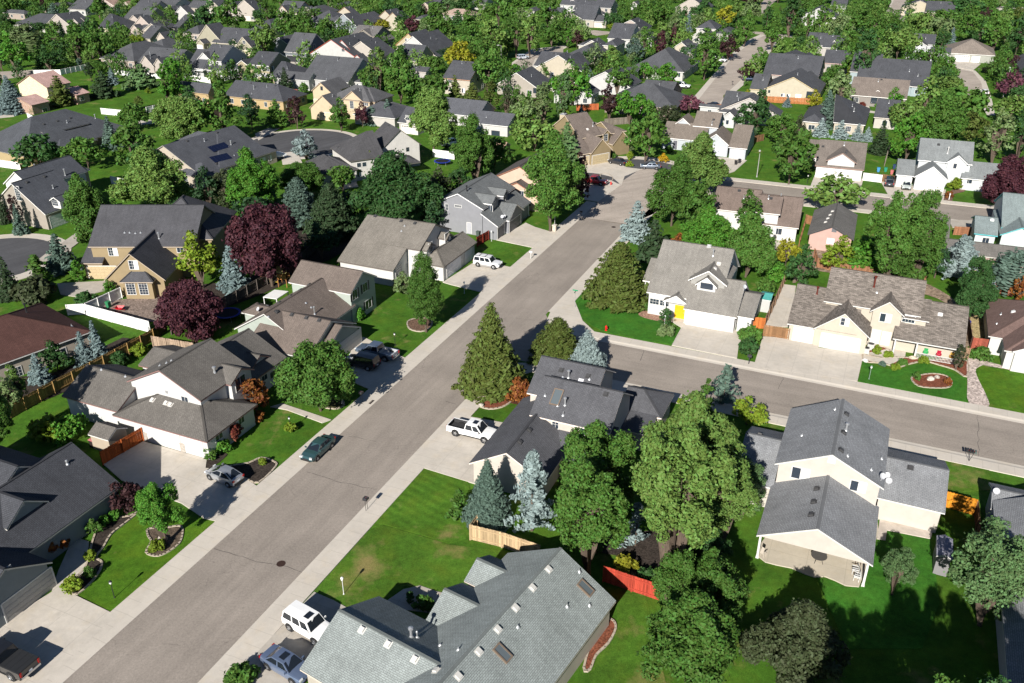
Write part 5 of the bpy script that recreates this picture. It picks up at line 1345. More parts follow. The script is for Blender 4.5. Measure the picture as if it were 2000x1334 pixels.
bed(loop(lambda x, y: cp(1150, 760, 2.3235, x, y), (200, 660), (400, 640), (560, 600), (560, 760), (300, 860), (120, 800)), BARKD)
bed(loop(lambda x, y: cp(1150, 760, 2.3235, x, y), (-60, 600), (150, 600), (250, 700), (150, 760), (-60, 700)), BARKD)
bed(loop(I, (550, 450), (640, 430), (700, 460), (640, 510), (560, 520)), BARKD); bed(loop(I, (380, 560), (480, 545), (600, 490), (620, 520), (500, 580), (420, 600)), BARKD, z=.036)
bed(loop(I, (0, 745), (60, 735), (130, 720), (240, 660), (260, 690), (140, 760), (40, 800), (0, 820)), BARKD)
bed(loop(I, (930, 222), (1000, 226), (1060, 236), (1060, 242), (930, 232)), mulch((.26, .14, .09)))

# lawns that differ from the rest
LG1 = lawn((.060, .140, .010), dry=.2); LG2 = lawn((.036, .130, .014), dry=0); LGD = lawn((.060, .135, .014), dry=.5); LGS = lawn((.062, .145, .014), dry=.15, stripe=-52)
def turf(pts, m, z=.05, name='lawn'): return sheet(name, pts, z, m, thick=.05)
turf(pxs(c2, (804, 278), (1030, 325), (1045, 400), (1045, 620), (1000, 640), (940, 655), (830, 620), (620, 560), (555, 585)), LGS)
turf(pxs(c2, (548, 592), (620, 565), (830, 625), (940, 660), (1210, 690), (1240, 760), (1000, 870), (900, 890), (730, 860), (640, 935), (440, 966), (284, 890)), LGD)
turf(pxs(c1, (300, 992), (375, 925), (398, 870), (375, 850), (405, 810), (435, 762), (485, 722), (545, 672), (720, 690), (832, 708), (440, 1064)), LG1, .045)
turf(pxs(c6, (-260, 500), (-130, 520), (-90, 600), (60, 640), (160, 690), (212, 700), (168, 785), (0, 755), (-190, 715), (-290, 660), (-360, 590), (-330, 540)), LG2)
turf(pxs(c6, (1160, 870), (1260, 905), (1340, 915), (1420, 890), (1490, 880), (1560, 900), (1700, 960), (1706, 1082), (1138, 975)), LG2)
turf(pxs(c6, (1765, 890), (2100, 950), (2100, 1165), (1818, 1108), (1755, 960)), LG1)
turf(pxs(c3, (900, 1290), (945, 1130), (1010, 975), (1060, 985), (1068, 915), (1360, 972), (1420, 1400), (1300, 1700), (800, 1700), (600, 1230), (655, 1230), (790, 1290)), LG2, .04)
turf(pxs(c3, (1350, 424), (1750, 480), (1760, 640), (1470, 660)), LGD, .04)
turf(pxs(c2, (1620, 1290), (1680, 1200), (1745, 1120), (1765, 1060), (1760, 900), (1900, 900), (2000, 1334), (1700, 1500)), LGD, .04)
# ---------------------------------------------------------------- trees and shrubs
NP = np.random.RandomState(11)
def cards(cen, nrm, size, asp=1.0, axis=None, fold=.35):
    """leaf cards: centres, facing, size (N,), axis = long direction or None; returns verts (4N,3)"""
    n = len(cen)
    nrm = nrm / np.linalg.norm(nrm, axis=1, keepdims=True)
    ref = NP.normal(size=(n, 3)) if axis is None else axis
    t = np.cross(nrm, ref); t /= np.linalg.norm(t, axis=1, keepdims=True) + 1e-9
    b = np.cross(nrm, t)
    s = size[:, None]
    a = s * asp
    up = nrm * s * fold
    v = np.stack([cen - t * s * .5 - b * a * .15 + up * .3, cen - b * a * .55 - up * .25, cen + t * s * .5 + b * a * .1 + up * .3, cen + b * a * .55 - up * .25], 1)
    return v.reshape(-1, 3)

def cardmesh(name, v):
    n = len(v) // 4
    me = bpy.data.meshes.new(name)
    me.vertices.add(4 * n); me.vertices.foreach_set('co', v.astype(np.float32).ravel())
    me.loops.add(4 * n); me.loops.foreach_set('vertex_index', np.arange(4 * n, dtype=np.int32))
    me.polygons.add(n); me.polygons.foreach_set('loop_start', np.arange(0, 4 * n, 4, dtype=np.int32)); me.polygons.foreach_set('loop_total', np.full(n, 4, np.int32))
    me.update(calc_edges=True)
    return me

def fib(n, jit=.25):
    i = np.arange(n) + .5
    ph = np.arccos(1 - 2 * i / n); th = np.pi * (1 + 5 ** .5) * i
    d = np.stack([np.cos(th) * np.sin(ph), np.sin(th) * np.sin(ph), np.cos(ph)], 1) + NP.normal(size=(n, 3)) * jit
    return d / np.linalg.norm(d, axis=1, keepdims=True)

def unit(n):
    d = NP.normal(size=(n, 3)); return d / np.linalg.norm(d, axis=1, keepdims=True)

def gen_round(near, asp, airy=0, shape='ell', low=-.75, leafk=1.0):
    """crown of radius 1 and half height asp, centred on the origin: boughs that end in clumps of leaves"""
    A = np.array([1, 1, asp])
    if shape == 'drop':
        d = fib(120 if near else 44, .25); c = d * NP.uniform(.55, .86, len(d))[:, None] * A
        t = (c[:, 2] / asp + 1) / 2
        c[:, :2] *= np.clip(1.45 * (1 - t) ** .6, .14, 1.08)[:, None]
        R = NP.uniform(.15, .28, len(d)); inner = fib(16 if near else 6, .3) * .4 * A; inner[:, :2] *= .5
        c = np.concatenate([c, inner]); R = np.concatenate([R, np.full(len(inner), .26)]); d = np.concatenate([d, unit(len(inner))])
    else:
        nb = 21 if near else 12
        bd = fib(nb, .36); bd = bd[bd[:, 2] > low - .1]
        bc = bd * NP.uniform(.45, .76, len(bd))[:, None]; br = NP.uniform(.20, .38, len(bd)) * (1 - .12 * airy) * (1 if near else 1.12)
        cs, Rs, ds = [], [], []
        for p, r_, u0 in zip(bc, br, bd):
            k = int((16 if near else 5) * (r_ / .35) ** 2)
            u = unit(k) + u0 * .7; u /= np.linalg.norm(u, axis=1, keepdims=True)
            cs.append((p + u * r_ * NP.uniform(.45, 1.05, k)[:, None] * np.array([.9, .9, 1.3])) * A); Rs.append(NP.uniform(.09, .19, k) * (1 if near else 1.55)); ds.append(u)
        core = fib(14 if near else 6, .3)
        cs.append(core * .36 * A); Rs.append(np.full(len(core), .30)); ds.append(core)
        c, R, d = np.concatenate(cs), np.concatenate(Rs), np.concatenate(ds)
        t = np.clip((c[:, 2] / asp + 1) / 2, 0, 1)
        c[:, :2] *= (1.06 - .42 * np.clip(t - .35, 0, 1) ** 1.2 / .65 ** 1.2)[:, None]
        c[:, 0] += NP.normal() * .06 * c[:, 2]; c[:, 2] = np.maximum(c[:, 2], low * asp * 1.02)
    out = []
    per = (105 if near else 26) * (1 - .5 * airy)
    for ci, ri, di in zip(c, R, d):
        n = int(per * (ri / (.15 if near else .24)) ** 1.7) + 4
        u = unit(n) + di * .5; u /= np.linalg.norm(u, axis=1, keepdims=True)
        rr = ri * NP.uniform(.5, 1.15, n) ** .7; rr = np.where(NP.uniform(size=n) < .13, rr * NP.uniform(1.1, 1.6, n), rr)
        p = ci + u * rr[:, None] * np.array([1, 1, .85])
        nr = u * .75 + NP.normal(size=(n, 3)) * .5 + np.array([0, 0, .35])
        s = NP.uniform(.65, 1.35, n) * (.046 if near else .125) * leafk
        out.append(cards(p, nr, s, 1.35))
    return np.concatenate(out)

def gen_conifer(near, asp, dens=1.0, droop=.25, ragged=.15, power=.85):
    """base radius 1 at z 0, tip at z = asp: whorls of needled boughs"""
    nw = int((24 if near else 12) * asp / 2.2)
    out = []
    for i in range(nw):
        t = (i + .3) / nw
        L0 = max((1 - t) ** power, .05)
        nb = max(4, int((24 if near else 11) * dens * (L0 + .15)))
        for j in range(nb):
            az = 2 * np.pi * (j + NP.uniform(-.3, .3)) / nb + i * 1.3
            L = L0 * NP.uniform(1 - ragged * 2, 1 + ragged)
            e = np.array([np.cos(az), np.sin(az), 0]); s_ = np.array([-e[1], e[0], 0])
            k = max(3, int((24 if near else 7) * (L + .10)))
            f = np.linspace(.22, 1.0, k)[:, None]
            z = t * asp + (-(f * L) * droop + (f ** 2) * L * droop * .75) + NP.normal(size=(k, 1)) * .02
            p = e * (f * L) + np.array([0, 0, 1]) * z
            w = (.30 - .20 * f[:, 0]) * (.55 + .45 * L)
            for sg in (-1, 1, 0):
                q = p + s_ * (sg * w[:, None] * NP.uniform(.3, .8, (k, 1))) + NP.normal(size=(k, 3)) * .015
                nr = np.array([0, 0, 1.0]) + e * .45 + s_ * sg * .5 + NP.normal(size=(k, 3)) * .35
                ax = np.cross(np.tile(s_, (k, 1)) + NP.normal(size=(k, 3)) * .3, nr)
                sz = NP.uniform(.7, 1.3, k) * (.062 if near else .15) * (.7 + .5 * L0)
                out.append(cards(q, nr, sz, 1.7, np.tile(s_ + 0, (k, 1)) + e * sg * .5, .3))
    return np.concatenate(out)

def gen_willow(near, asp):
    top = gen_round(near, asp * .6) * .85; top[:, 2] += asp * .3
    out = [top]
    n = 130 if near else 70
    for i in range(n):
        az = NP.uniform(0, 2 * np.pi); r = NP.uniform(.55, 1.0); z0 = asp * NP.uniform(-.1, .65); L = NP.uniform(.5, 1.3) * asp
        k = int(16 * (1 if near else .6)); f = np.linspace(0, 1, k)
        p = np.stack([np.cos(az) * (r + f * .06), np.sin(az) * (r + f * .06), np.maximum(z0 - f * L, -asp)], 1) + NP.normal(size=(k, 3)) * .02
        nr = np.tile([np.cos(az), np.sin(az), .3], (k, 1)) + NP.normal(size=(k, 3)) * .4
        out.append(cards(p, nr, np.full(k, .07 if near else .11), 2.4, np.tile([-np.sin(az), np.cos(az), 0], (k, 1))))
    return np.concatenate(out)

def gen_cedar(near, asp):
    out = []
    for i in range(64 if near else 26):
        t = NP.uniform(.03, .97); az = NP.uniform(0, 2 * np.pi); L = (1 - t) ** .7 * NP.uniform(.4, 1.1) + .06
        e = np.array([np.cos(az), np.sin(az), 0]); k = 20 if near else 9
        f = np.linspace(.1, 1, k)
        for m in range(4 if near else 3):
            dz = NP.uniform(0, .16, k) * (m > 0)
            p = e * (f * L)[:, None] + np.array([0, 0, 1]) * (t * asp + np.sin(f * 2.2) * .18 - f * .12 - dz)[:, None] + NP.normal(size=(k, 3)) * .035
            nr = np.array([0, 0, .6]) + e * .5 + NP.normal(size=(k, 3)) * .5
            out.append(cards(p, nr, NP.uniform(.05, .10, k) * (1 if near else 1.7), 1.9, np.tile(np.array([-e[1], e[0], 0]), (k, 1))))
    return np.concatenate(out)

def trunkmesh(kind):
    """unit trunk: height 1, butt radius 1 (scaled to the tree); limbs reach into the crown"""
    b = MB(); rnd = random.Random(kind)
    if kind == 'straight':
        b.lathe((0, 0, 0), [(1.25, -.02), (1, .05), (.75, .4), (.45, .75), (.12, 1.0)], 8)
    else:
        b.lathe((0, 0, 0), [(1.4, -.02), (1.05, .06), (.85, .3), (.75, .5), (.45, .8), (.1, 1.0)], 8)
        for i in range(6):
            a = i * 1.05 + rnd.uniform(-.3, .3); z = rnd.uniform(.32, .7)
            p0 = Vector((0, 0, z)); r = rnd.uniform(6, 11)
            p1 = Vector((math.cos(a) * r * .5, math.sin(a) * r * .5, z + rnd.uniform(.1, .18))); p2 = Vector((math.cos(a) * r, math.sin(a) * r, z + rnd.uniform(.26, .42)))
            b.tube(p0, p1, .42, .3, 6); b.tube(p1, p2, .3, .1, 6)
    me = bpy.data.meshes.new('trunk')
    me.from_pydata(b.v, [], b.f)
    me.materials.append(BARKM); me.update()
    return me
BARKM = mat('tree_bark', (.095, .072, .055), .9, 0, .15)
_t = NT(BARKM); _t.color(_t.bright((.095, .072, .055), _t.ramp(_t.noise(_t.map(_t.obj(), (3, 3, 18)), 1.5, 4), .3, .7, .6, 1.4)))
TRUNK = {k: trunkmesh(k) for k in ('straight', 'limbed')}

LM = dict(
    green=leafmat('leaf_green', (.064, .138, .022)), dark=leafmat('leaf_dark_green', (.036, .090, .023)), light=leafmat('leaf_light_green', (.112, .190, .040)),
    pale=leafmat('leaf_pale_green', (.130, .185, .070)), yellow=leafmat('leaf_yellow', (.22, .22, .016)), lime=leafmat('leaf_lime', (.145, .205, .018)), forest=leafmat('leaf_forest', (.024, .062, .022)),
    olive=leafmat('needle_olive', (.080, .108, .022), .3), pine=leafmat('needle_dark', (.030, .054, .022), .28), blue=leafmat('needle_blue', (.140, .195, .195), .22, .01), bluegreen=leafmat('needle_blue_green', (.085, .135, .105), .25, .01),
    silver=leafmat('needle_silver', (.215, .275, .270), .22, .01), purple=leafmat('leaf_purple', (.066, .021, .030), .35, .02), maroon=leafmat('leaf_maroon', (.042, .018, .020), .3), brown=leafmat('leaf_bronze', (.046, .060, .026), .3), rust=leafmat('leaf_rust', (.18, .062, .016), .35), red=leafmat('leaf_red', (.13, .028, .020), .4), bright=leafmat('leaf_bright_green', (.070, .185, .020)),
    plum=leafmat('leaf_plum_pink', (.115, .040, .060), .3), gold=leafmat('leaf_gold', (.38, .24, .012), .3), greyg=leafmat('leaf_grey_green', (.085, .150, .055), .25))
CNAME = dict(green='mid green', dark='dark green', light='light green', pale='pale green', yellow='yellow', lime='lime green', forest='deep green', olive='olive green', pine='dark green', blue='blue grey', bluegreen='blue green', silver='silvery', purple='purple', maroon='dark maroon', brown='bronze', rust='rust orange', red='red', bright='bright green', plum='plum pink', gold='golden yellow', greyg='grey green')
# kind: generator, aspect classes, clear stem, trunk radius factor, word for the label, object name, category
KINDS = dict(
    R=(lambda n, a: gen_round(n, a), (.8, 1.1, 1.5), .14, .055, 'broadleaf tree', 'broadleaf_tree', 'tree'),
    L=(lambda n, a: gen_round(n, a, .7), (.8, 1.1, 1.5), .12, .05, 'airy tree', 'airy_tree', 'tree'),
    C=(lambda n, a: gen_round(n, a, 0, 'drop', -1.1, .95), (1.3, 2.0, 3.0), .05, .06, 'columnar tree', 'columnar_tree', 'tree'),
    P=(lambda n, a: gen_conifer(n, a), (1.7, 2.4, 3.2), .03, .05, 'spruce', 'spruce_tree', 'tree'),
    F=(lambda n, a: gen_conifer(n, a, 1.15, .12, .22, .6), (1.3, 1.8, 2.4), .06, .06, 'bushy pine', 'pine_tree', 'tree'),
    K=(lambda n, a: gen_cedar(n, a), (1.6, 2.2, 3.0), .03, .05, 'weeping cedar', 'cedar_tree', 'tree'),
    W=(lambda n, a: gen_willow(n, a), (.8, 1.1, 1.4), .1, .06, 'weeping willow', 'willow_tree', 'tree'),
    S=(lambda n, a: gen_round(n, a, 0, 'ell', -.35, 1.3), (.6, .8, 1.1), -.1, .05, 'round shrub', 'round_shrub', 'shrub'),
    H=(lambda n, a: gen_round(n, a, 0, 'drop', -1.1, 1.1), (1.0, 1.6, 2.4), .0, .05, 'upright shrub', 'upright_shrub', 'shrub'))
PROTO = {}
def proto(kind, asp, near):
    A = min(KINDS[kind][1], key=lambda a: abs(math.log(a / asp)))
    v = NP.randint(2 if near else 2)
    key = (kind, A, near, v)
    if key not in PROTO:
        me = cardmesh('crown', KINDS[kind][0](near, A)); me.materials.append(LM['green']); PROTO[key] = me
    return PROTO[key], A

TREES = []
def tree(kind, col, x0, y0, x1, y1, skirt=None, words=None, near=None, amax=None):
    """a tree that fills the sighted box: its height, girth and standing point follow from the box and the ground"""
    gen, _, clear, tk, word, name, cat = KINDS[kind]
    if skirt is not None: clear = skirt
    cx = (x0 + x1) / 2; W = x1 - x0; Vp = y1 - y0
    by = y1
    for it in range(4):
        g = G(cx, by); d = (g - EYE); dist = d.length
        m = dist / math.sqrt(FPX ** 2 + (cx - 1000) ** 2 + (by - 667) ** 2)     # metres per pixel there
        phi = math.atan2(CAM_H, math.hypot(g.x, g.y))
        r = W * m / 2; V = Vp * m
        if kind in 'PFK':
            h = (V - r * math.sin(phi)) / math.cos(phi); h = max(h, r * 1.1)
            off = r * math.sin(phi); zc = h * clear; a = None
        else:
            q = (V / 2) ** 2 - (r * math.sin(phi)) ** 2
            a = math.sqrt(q) / math.cos(phi) if q > 0 else 0
            a = min(max(a, r * .55), r * (amax or ((1.5 if phi > .6 else 2.3) if kind in 'RLW' else 1.2 if kind == 'S' else 9)))
            h = 2 * a / (1 - clear); zc = h - a
            E = math.sqrt((a * math.cos(phi)) ** 2 + (r * math.sin(phi)) ** 2)
            off = E - zc * math.cos(phi)
        by = y1 - off / m - (max(0, Vp - 2 * E / m) * .35 if kind not in 'PFK' else 0)
    near = (W * Vp > 9000) if near is None else near
    p = G(cx, by)
    if kind in 'PFK': asp = h * (1 - clear) / r
    else: asp = a / r
    me, A = proto(kind, asp, near)
    TREES.append(dict(kind=kind, col=col, p=p, h=h, r=r, me=me, A=A, a=a, zc=zc, clear=clear, tk=tk, word=words or word, name=name, cat=cat, px=(cx, by), box=(x0, y0, x1, y1)))

def plant():
    names = {}
    rnd = random.Random(5)
    for t in TREES:
        e = bpy.data.objects.new(t['name'], None); COL.objects.link(e); e.location = t['p']; e.empty_display_size = .2
        e['category'] = t['cat']; t['o'] = e
        rz = rnd.uniform(0, 6.28)
        c = link('crown', t['me'], e)
        c.material_slots[0].link = 'OBJECT'; c.material_slots[0].material = LM[t['col']]
        c.rotation_euler = (0, 0, rz)
        r = t['r']
        if t['kind'] in 'PFK':
            c.location = (0, 0, t['zc']); c.scale = (r, r, t['h'] * (1 - t['clear']) / t['A'])
            k = link('trunk', TRUNK['straight'], e); s = t['h'] * .014 + .03
            k.scale = (s, s, t['h'] * .92)
        else:
            c.location = (0, 0, t['zc']); c.scale = (r, r, t['a'] / t['A'])
            k = link('trunk', TRUNK['limbed' if t['cat'] == 'tree' and t['kind'] != 'C' else 'straight'], e); s = min(t['h'] * .013, t['r'] * .05) + .02
            k.scale = (s, s, t['zc'] + t['a'] * .15)
        k.rotation_euler = (0, 0, rz)
        e['group'] = 'shrubs' if t['cat'] == 'shrub' else 'trees'
    label_plants()

def label_plants():
    """say how each plant looks and what it stands beside, then tell look-alikes apart"""
    hp = [(n, proj(c), rad * FPX / max(c.length, 1), c) for n, c, rad, zt in HOUSES]
    for t in TREES:
        x, y = t['px']
        best = min(hp, key=lambda q: math.hypot((q[1][0] - x), (q[1][1] - y) * 1.6) - q[2] * .3)
        n, (hx, hy), hr, c = best
        dx = x - hx
        if abs(dx) < hr * .7: rel = 'behind' if y < hy else 'in front of'
        else: rel = 'left of' if dx < 0 else 'right of'
        h = t['h']
        if t['cat'] == 'shrub': size = 'small' if h < 1.3 else 'large' if h > 2.4 else 'low'
        else: size = 'small' if h < 4.5 else 'tall' if h > 9.5 else 'mid sized'
        t['lab'] = (size, CNAME[t['col']] + ' ' + t['word'], rel, n)
    by = {}
    for t in TREES: by.setdefault((t['lab'][1], t['lab'][2], t['lab'][3]), []).append(t)
    for key, ts in by.items():
        if len(ts) == 1:
            t = ts[0]; t['o']['label'] = ' '.join(t['lab'] if len(' '.join(t['lab']).split()) <= 16 else t['lab'][1:]); continue
        ts.sort(key=lambda t: t['px'][0])
        k = len(ts)
        ordw = {2: ['left hand', 'right hand'], 3: ['leftmost', 'middle', 'rightmost']}.get(k) or ['leftmost'] + ['second', 'third', 'fourth', 'fifth', 'sixth', 'seventh', 'eighth'][:k - 2] + ['rightmost']
        for i, t in enumerate(ts):
            w = ordw[min(i, len(ordw) - 1)]
            if w in ('second', 'third', 'fourth', 'fifth', 'sixth', 'seventh', 'eighth'): w += ' left'
            lb = ' '.join((w, t['lab'][1], t['lab'][2], t['lab'][3])); k2 = lb.split()
            t['o']['label'] = lb if len(k2) <= 16 else lb.replace(' hand', '').replace('broadleaf tree', 'tree').replace(' in front of ', ' before ')
def TL(T, *rows):
    for r in rows:
        k, col, a, b, c, d = r[:6]
        x0, y0 = T(a, b); x1, y1 = T(c, d)
        tree(k, col, x0, y0, x1, y1, **(r[6] if len(r) > 6 else {}))
PX = lambda x, y: (x, y)
# near and middle ground, sighted on the photograph
TL(PX,
 ('P', 'olive', 893, 598, 1028, 790), ('F', 'olive', 1035, 622, 1142, 728), ('P', 'silver', 1098, 645, 1192, 742), ('C', 'green', 797, 487, 868, 642), ('R', 'purple', 318, 545, 446, 662, dict(skirt=.05, near=True)), ('R', 'purple', 452, 398, 612, 545, dict(near=True)),
 ('R', 'lime', 360, 463, 434, 552), ('P', 'blue', 427, 473, 492, 578), ('R', 'green', 543, 662, 710, 800, dict(near=True)), ('R', 'rust', 465, 735, 537, 808, dict(skirt=.05)), ('S', 'red', 435, 815, 482, 866), ('R', 'bright', 281, 938, 370, 1052, dict(near=True)),
 ('R', 'maroon', 220, 938, 286, 1006, dict(skirt=.0)), ('S', 'rust', 68, 1030, 142, 1088),
 ('P', 'bluegreen', 905, 903, 1002, 1045, dict(near=True)), ('K', 'silver', 985, 893, 1092, 1070, dict(near=True)), ('R', 'green', 1082, 830, 1236, 1020, dict(near=True, skirt=.2)), ('R', 'green', 1066, 905, 1230, 1115, dict(near=True, skirt=.2)), ('R', 'light', 1240, 792, 1440, 1010, dict(near=True, skirt=.25)), ('R', 'light', 1212, 850, 1400, 1100, dict(near=True, skirt=.3)), ('R', 'light', 1340, 880, 1462, 1060, dict(near=True, skirt=.3)), ('K', 'silver', 1203, 985, 1278, 1090), ('K', 'green', 1128, 1035, 1200, 1106),
 ('R', 'green', 1235, 1160, 1450, 1370, dict(near=True)), ('R', 'green', 1300, 1082, 1452, 1240, dict(near=True)), ('R', 'green', 1255, 1080, 1370, 1230, dict(near=True)), ('R', 'brown', 1452, 1150, 1645, 1360, dict(near=True, skirt=.0, amax=.8)), ('L', 'greyg', 1828, 1005, 1998, 1212, dict(near=True)), ('L', 'greyg', 1705, 1030, 1778, 1172), ('K', 'green', 865, 960, 932, 1026),
 ('R', 'lime', 1424, 775, 1492, 832, dict(skirt=.08)), ('K', 'bluegreen', 1378, 715, 1446, 806), ('K', 'green', 1355, 735, 1400, 815), ('R', 'brown', 1305, 800, 1350, 840), ('L', 'greyg', 1400, 880, 1490, 1010),
 ('F', 'olive', 1143, 475, 1268, 612, dict(near=True)), ('P', 'pine', 1232, 428, 1318, 520), ('P', 'silver', 1207, 392, 1275, 478), ('R', 'green', 1254, 318, 1368, 428, dict(near=True)), ('C', 'green', 1320, 345, 1396, 458), ('C', 'green', 1426, 363, 1486, 462), ('R', 'bright', 1322, 410, 1432, 515, dict(near=True)), ('R', 'green', 1400, 425, 1512, 530, dict(near=True)), ('S', 'rust', 1308, 458, 1345, 485),
 ('H', 'dark', 1284, 597, 1313, 640), ('S', 'pale', 1283, 634, 1321, 660), ('S', 'green', 1440, 637, 1491, 672), ('S', 'dark', 1440, 660, 1485, 700), ('S', 'green', 1258, 590, 1280, 612), ('S', 'maroon', 1276, 596, 1294, 615),
 ('R', 'green', 1672, 368, 1770, 548, dict(near=True)), ('R', 'green', 1735, 372, 1822, 540, dict(near=True)), ('R', 'green', 1690, 430, 1790, 556, dict(near=True)), ('R', 'lime', 1603, 468, 1665, 530, dict(skirt=.02)), ('R', 'bright', 1650, 465, 1745, 530, dict(skirt=.02)), ('R', 'dark', 1532, 487, 1589, 556, dict(skirt=.0)), ('S', 'bright', 1488, 510, 1532, 556), ('S', 'green', 1466, 545, 1512, 585),
 ('K', 'silver', 1822, 463, 1915, 562, dict(near=True)), ('R', 'dark', 1848, 498, 1928, 624, dict(near=True, skirt=.03)), ('K', 'silver', 1890, 525, 1940, 615), ('W', 'bluegreen', 1925, 482, 2005, 566), ('R', 'brown', 1852, 674, 1882, 716), ('R', 'rust', 1970, 530, 2005, 585), ('H', 'green', 1945, 530, 1958, 556), ('S', 'green', 1893, 682, 1938, 708), ('S', 'dark', 1930, 560, 1950, 578),
 ('C', 'forest', 1800, 465, 1850, 540), ('R', 'yellow', 1508, 470, 1560, 515), ('L', 'pale', 1780, 430, 1812, 505), ('R', 'green', 1745, 510, 1800, 560),
 ('R', 'green', 132, 348, 240, 475, dict(near=True)), ('P', 'bluegreen', 88, 455, 156, 540), ('P', 'pine', 0, 500, 48, 592), ('K', 'green', 42, 498, 112, 560), ('S', 'brown', 30, 555, 118, 595), ('H', 'bright', 140, 505, 170, 552), ('H', 'bright', 205, 543, 232, 585),
 ('P', 'blue', 148, 645, 190, 722), ('P', 'blue', 174, 625, 218, 716), ('P', 'blue', 56, 688, 104, 756), ('R', 'dark', 86, 670, 142, 726, dict(skirt=.03)), ('R', 'pale', 0, 738, 50, 800), ('R', 'green', -40, 700, 48, 880, dict(near=True)), ('R', 'light', 20, 715, 62, 780), ('R', 'bright', 108, 806, 174, 866, dict(skirt=.0)), ('S', 'lime', 60, 830, 140, 868), ('S', 'dark', 215, 690, 260, 716), ('S', 'lime', 255, 672, 292, 695),
 ('S', 'bright', 410, 855, 452, 888), ('S', 'green', 398, 872, 425, 900), ('S', 'rust', 495, 800, 522, 826),
 ('S', 'bright', 212, 992, 242, 1016), ('S', 'bright', 193, 1003, 222, 1030), ('S', 'green', 170, 1012, 203, 1048), ('S', 'lime', 292, 1052, 328, 1080), ('S', 'lime', 125, 1122, 172, 1162), ('S', 'green', 163, 1105, 190, 1134), ('S', 'lime', 168, 1072, 192, 1100),
 ('S', 'green', 440, 1300, 508, 1350), ('S', 'rust', 985, 740, 1040, 792), ('S', 'rust', 1000, 760, 1042, 800), ('S', 'lime', 1018, 772, 1036, 796), ('S', 'lime', 770, 540, 802, 572), ('R', 'pale', 768, 535, 806, 575, dict(skirt=0)), ('S', 'bright', 692, 600, 716, 630),
 ('S', 'yellow', 1195, 1085, 1245, 1125, dict(words='flowering yellow shrub')), ('S', 'dark', 790, 1150, 812, 1180), ('S', 'green', 805, 1165, 850, 1195), ('S', 'lime', 556, 824, 582, 848), ('S', 'lime', 505, 893, 523, 912),
 ('S', 'dark', 1240, 1110, 1290, 1150), ('R', 'forest', 1285, 950, 1350, 1110), ('R', 'dark', 1330, 1010, 1420, 1120, dict(near=True)), ('S', 'lime', 1320, 778, 1336, 790), ('S', 'green', 1355, 765, 1378, 790), ('S', 'green', 1420, 460, 1500, 500), 
 ('S', 'lime', 1700, 675, 1722, 695), ('S', 'lime', 1724, 685, 1746, 700), ('S', 'green', 1752, 700, 1772, 715), ('S', 'lime', 1738, 710, 1760, 724), ('S', 'green', 1780, 725, 1800, 745), ('S', 'lime', 1790, 698, 1815, 712), ('S', 'rust', 1842, 735, 1858, 755), ('S', 'bluegreen', 1715, 705, 1730, 716),
 ('S', 'dark', 1490, 500, 1530, 520), ('S', 'greyg', 1420, 940, 1470, 975, dict(words='silver blue shrub')), ('R', 'bright', 1700, 530, 1760, 560, dict(skirt=0)))
# trees standing just outside the lower corner of the view throw their shade into it
TL(PX, ('R', 'green', 1650, 1340, 1840, 1620, dict(near=True, amax=2)), ('R', 'dark', 1790, 1338, 1980, 1640, dict(near=True, amax=2)), ('R', 'green', 1910, 1335, 2120, 1620, dict(near=True, amax=2)), ('R', 'dark', 1520, 1400, 1720, 1660, dict(amax=2)), ('R', 'dark', 1760, 1500, 1980, 1800, dict(near=True, amax=2)))
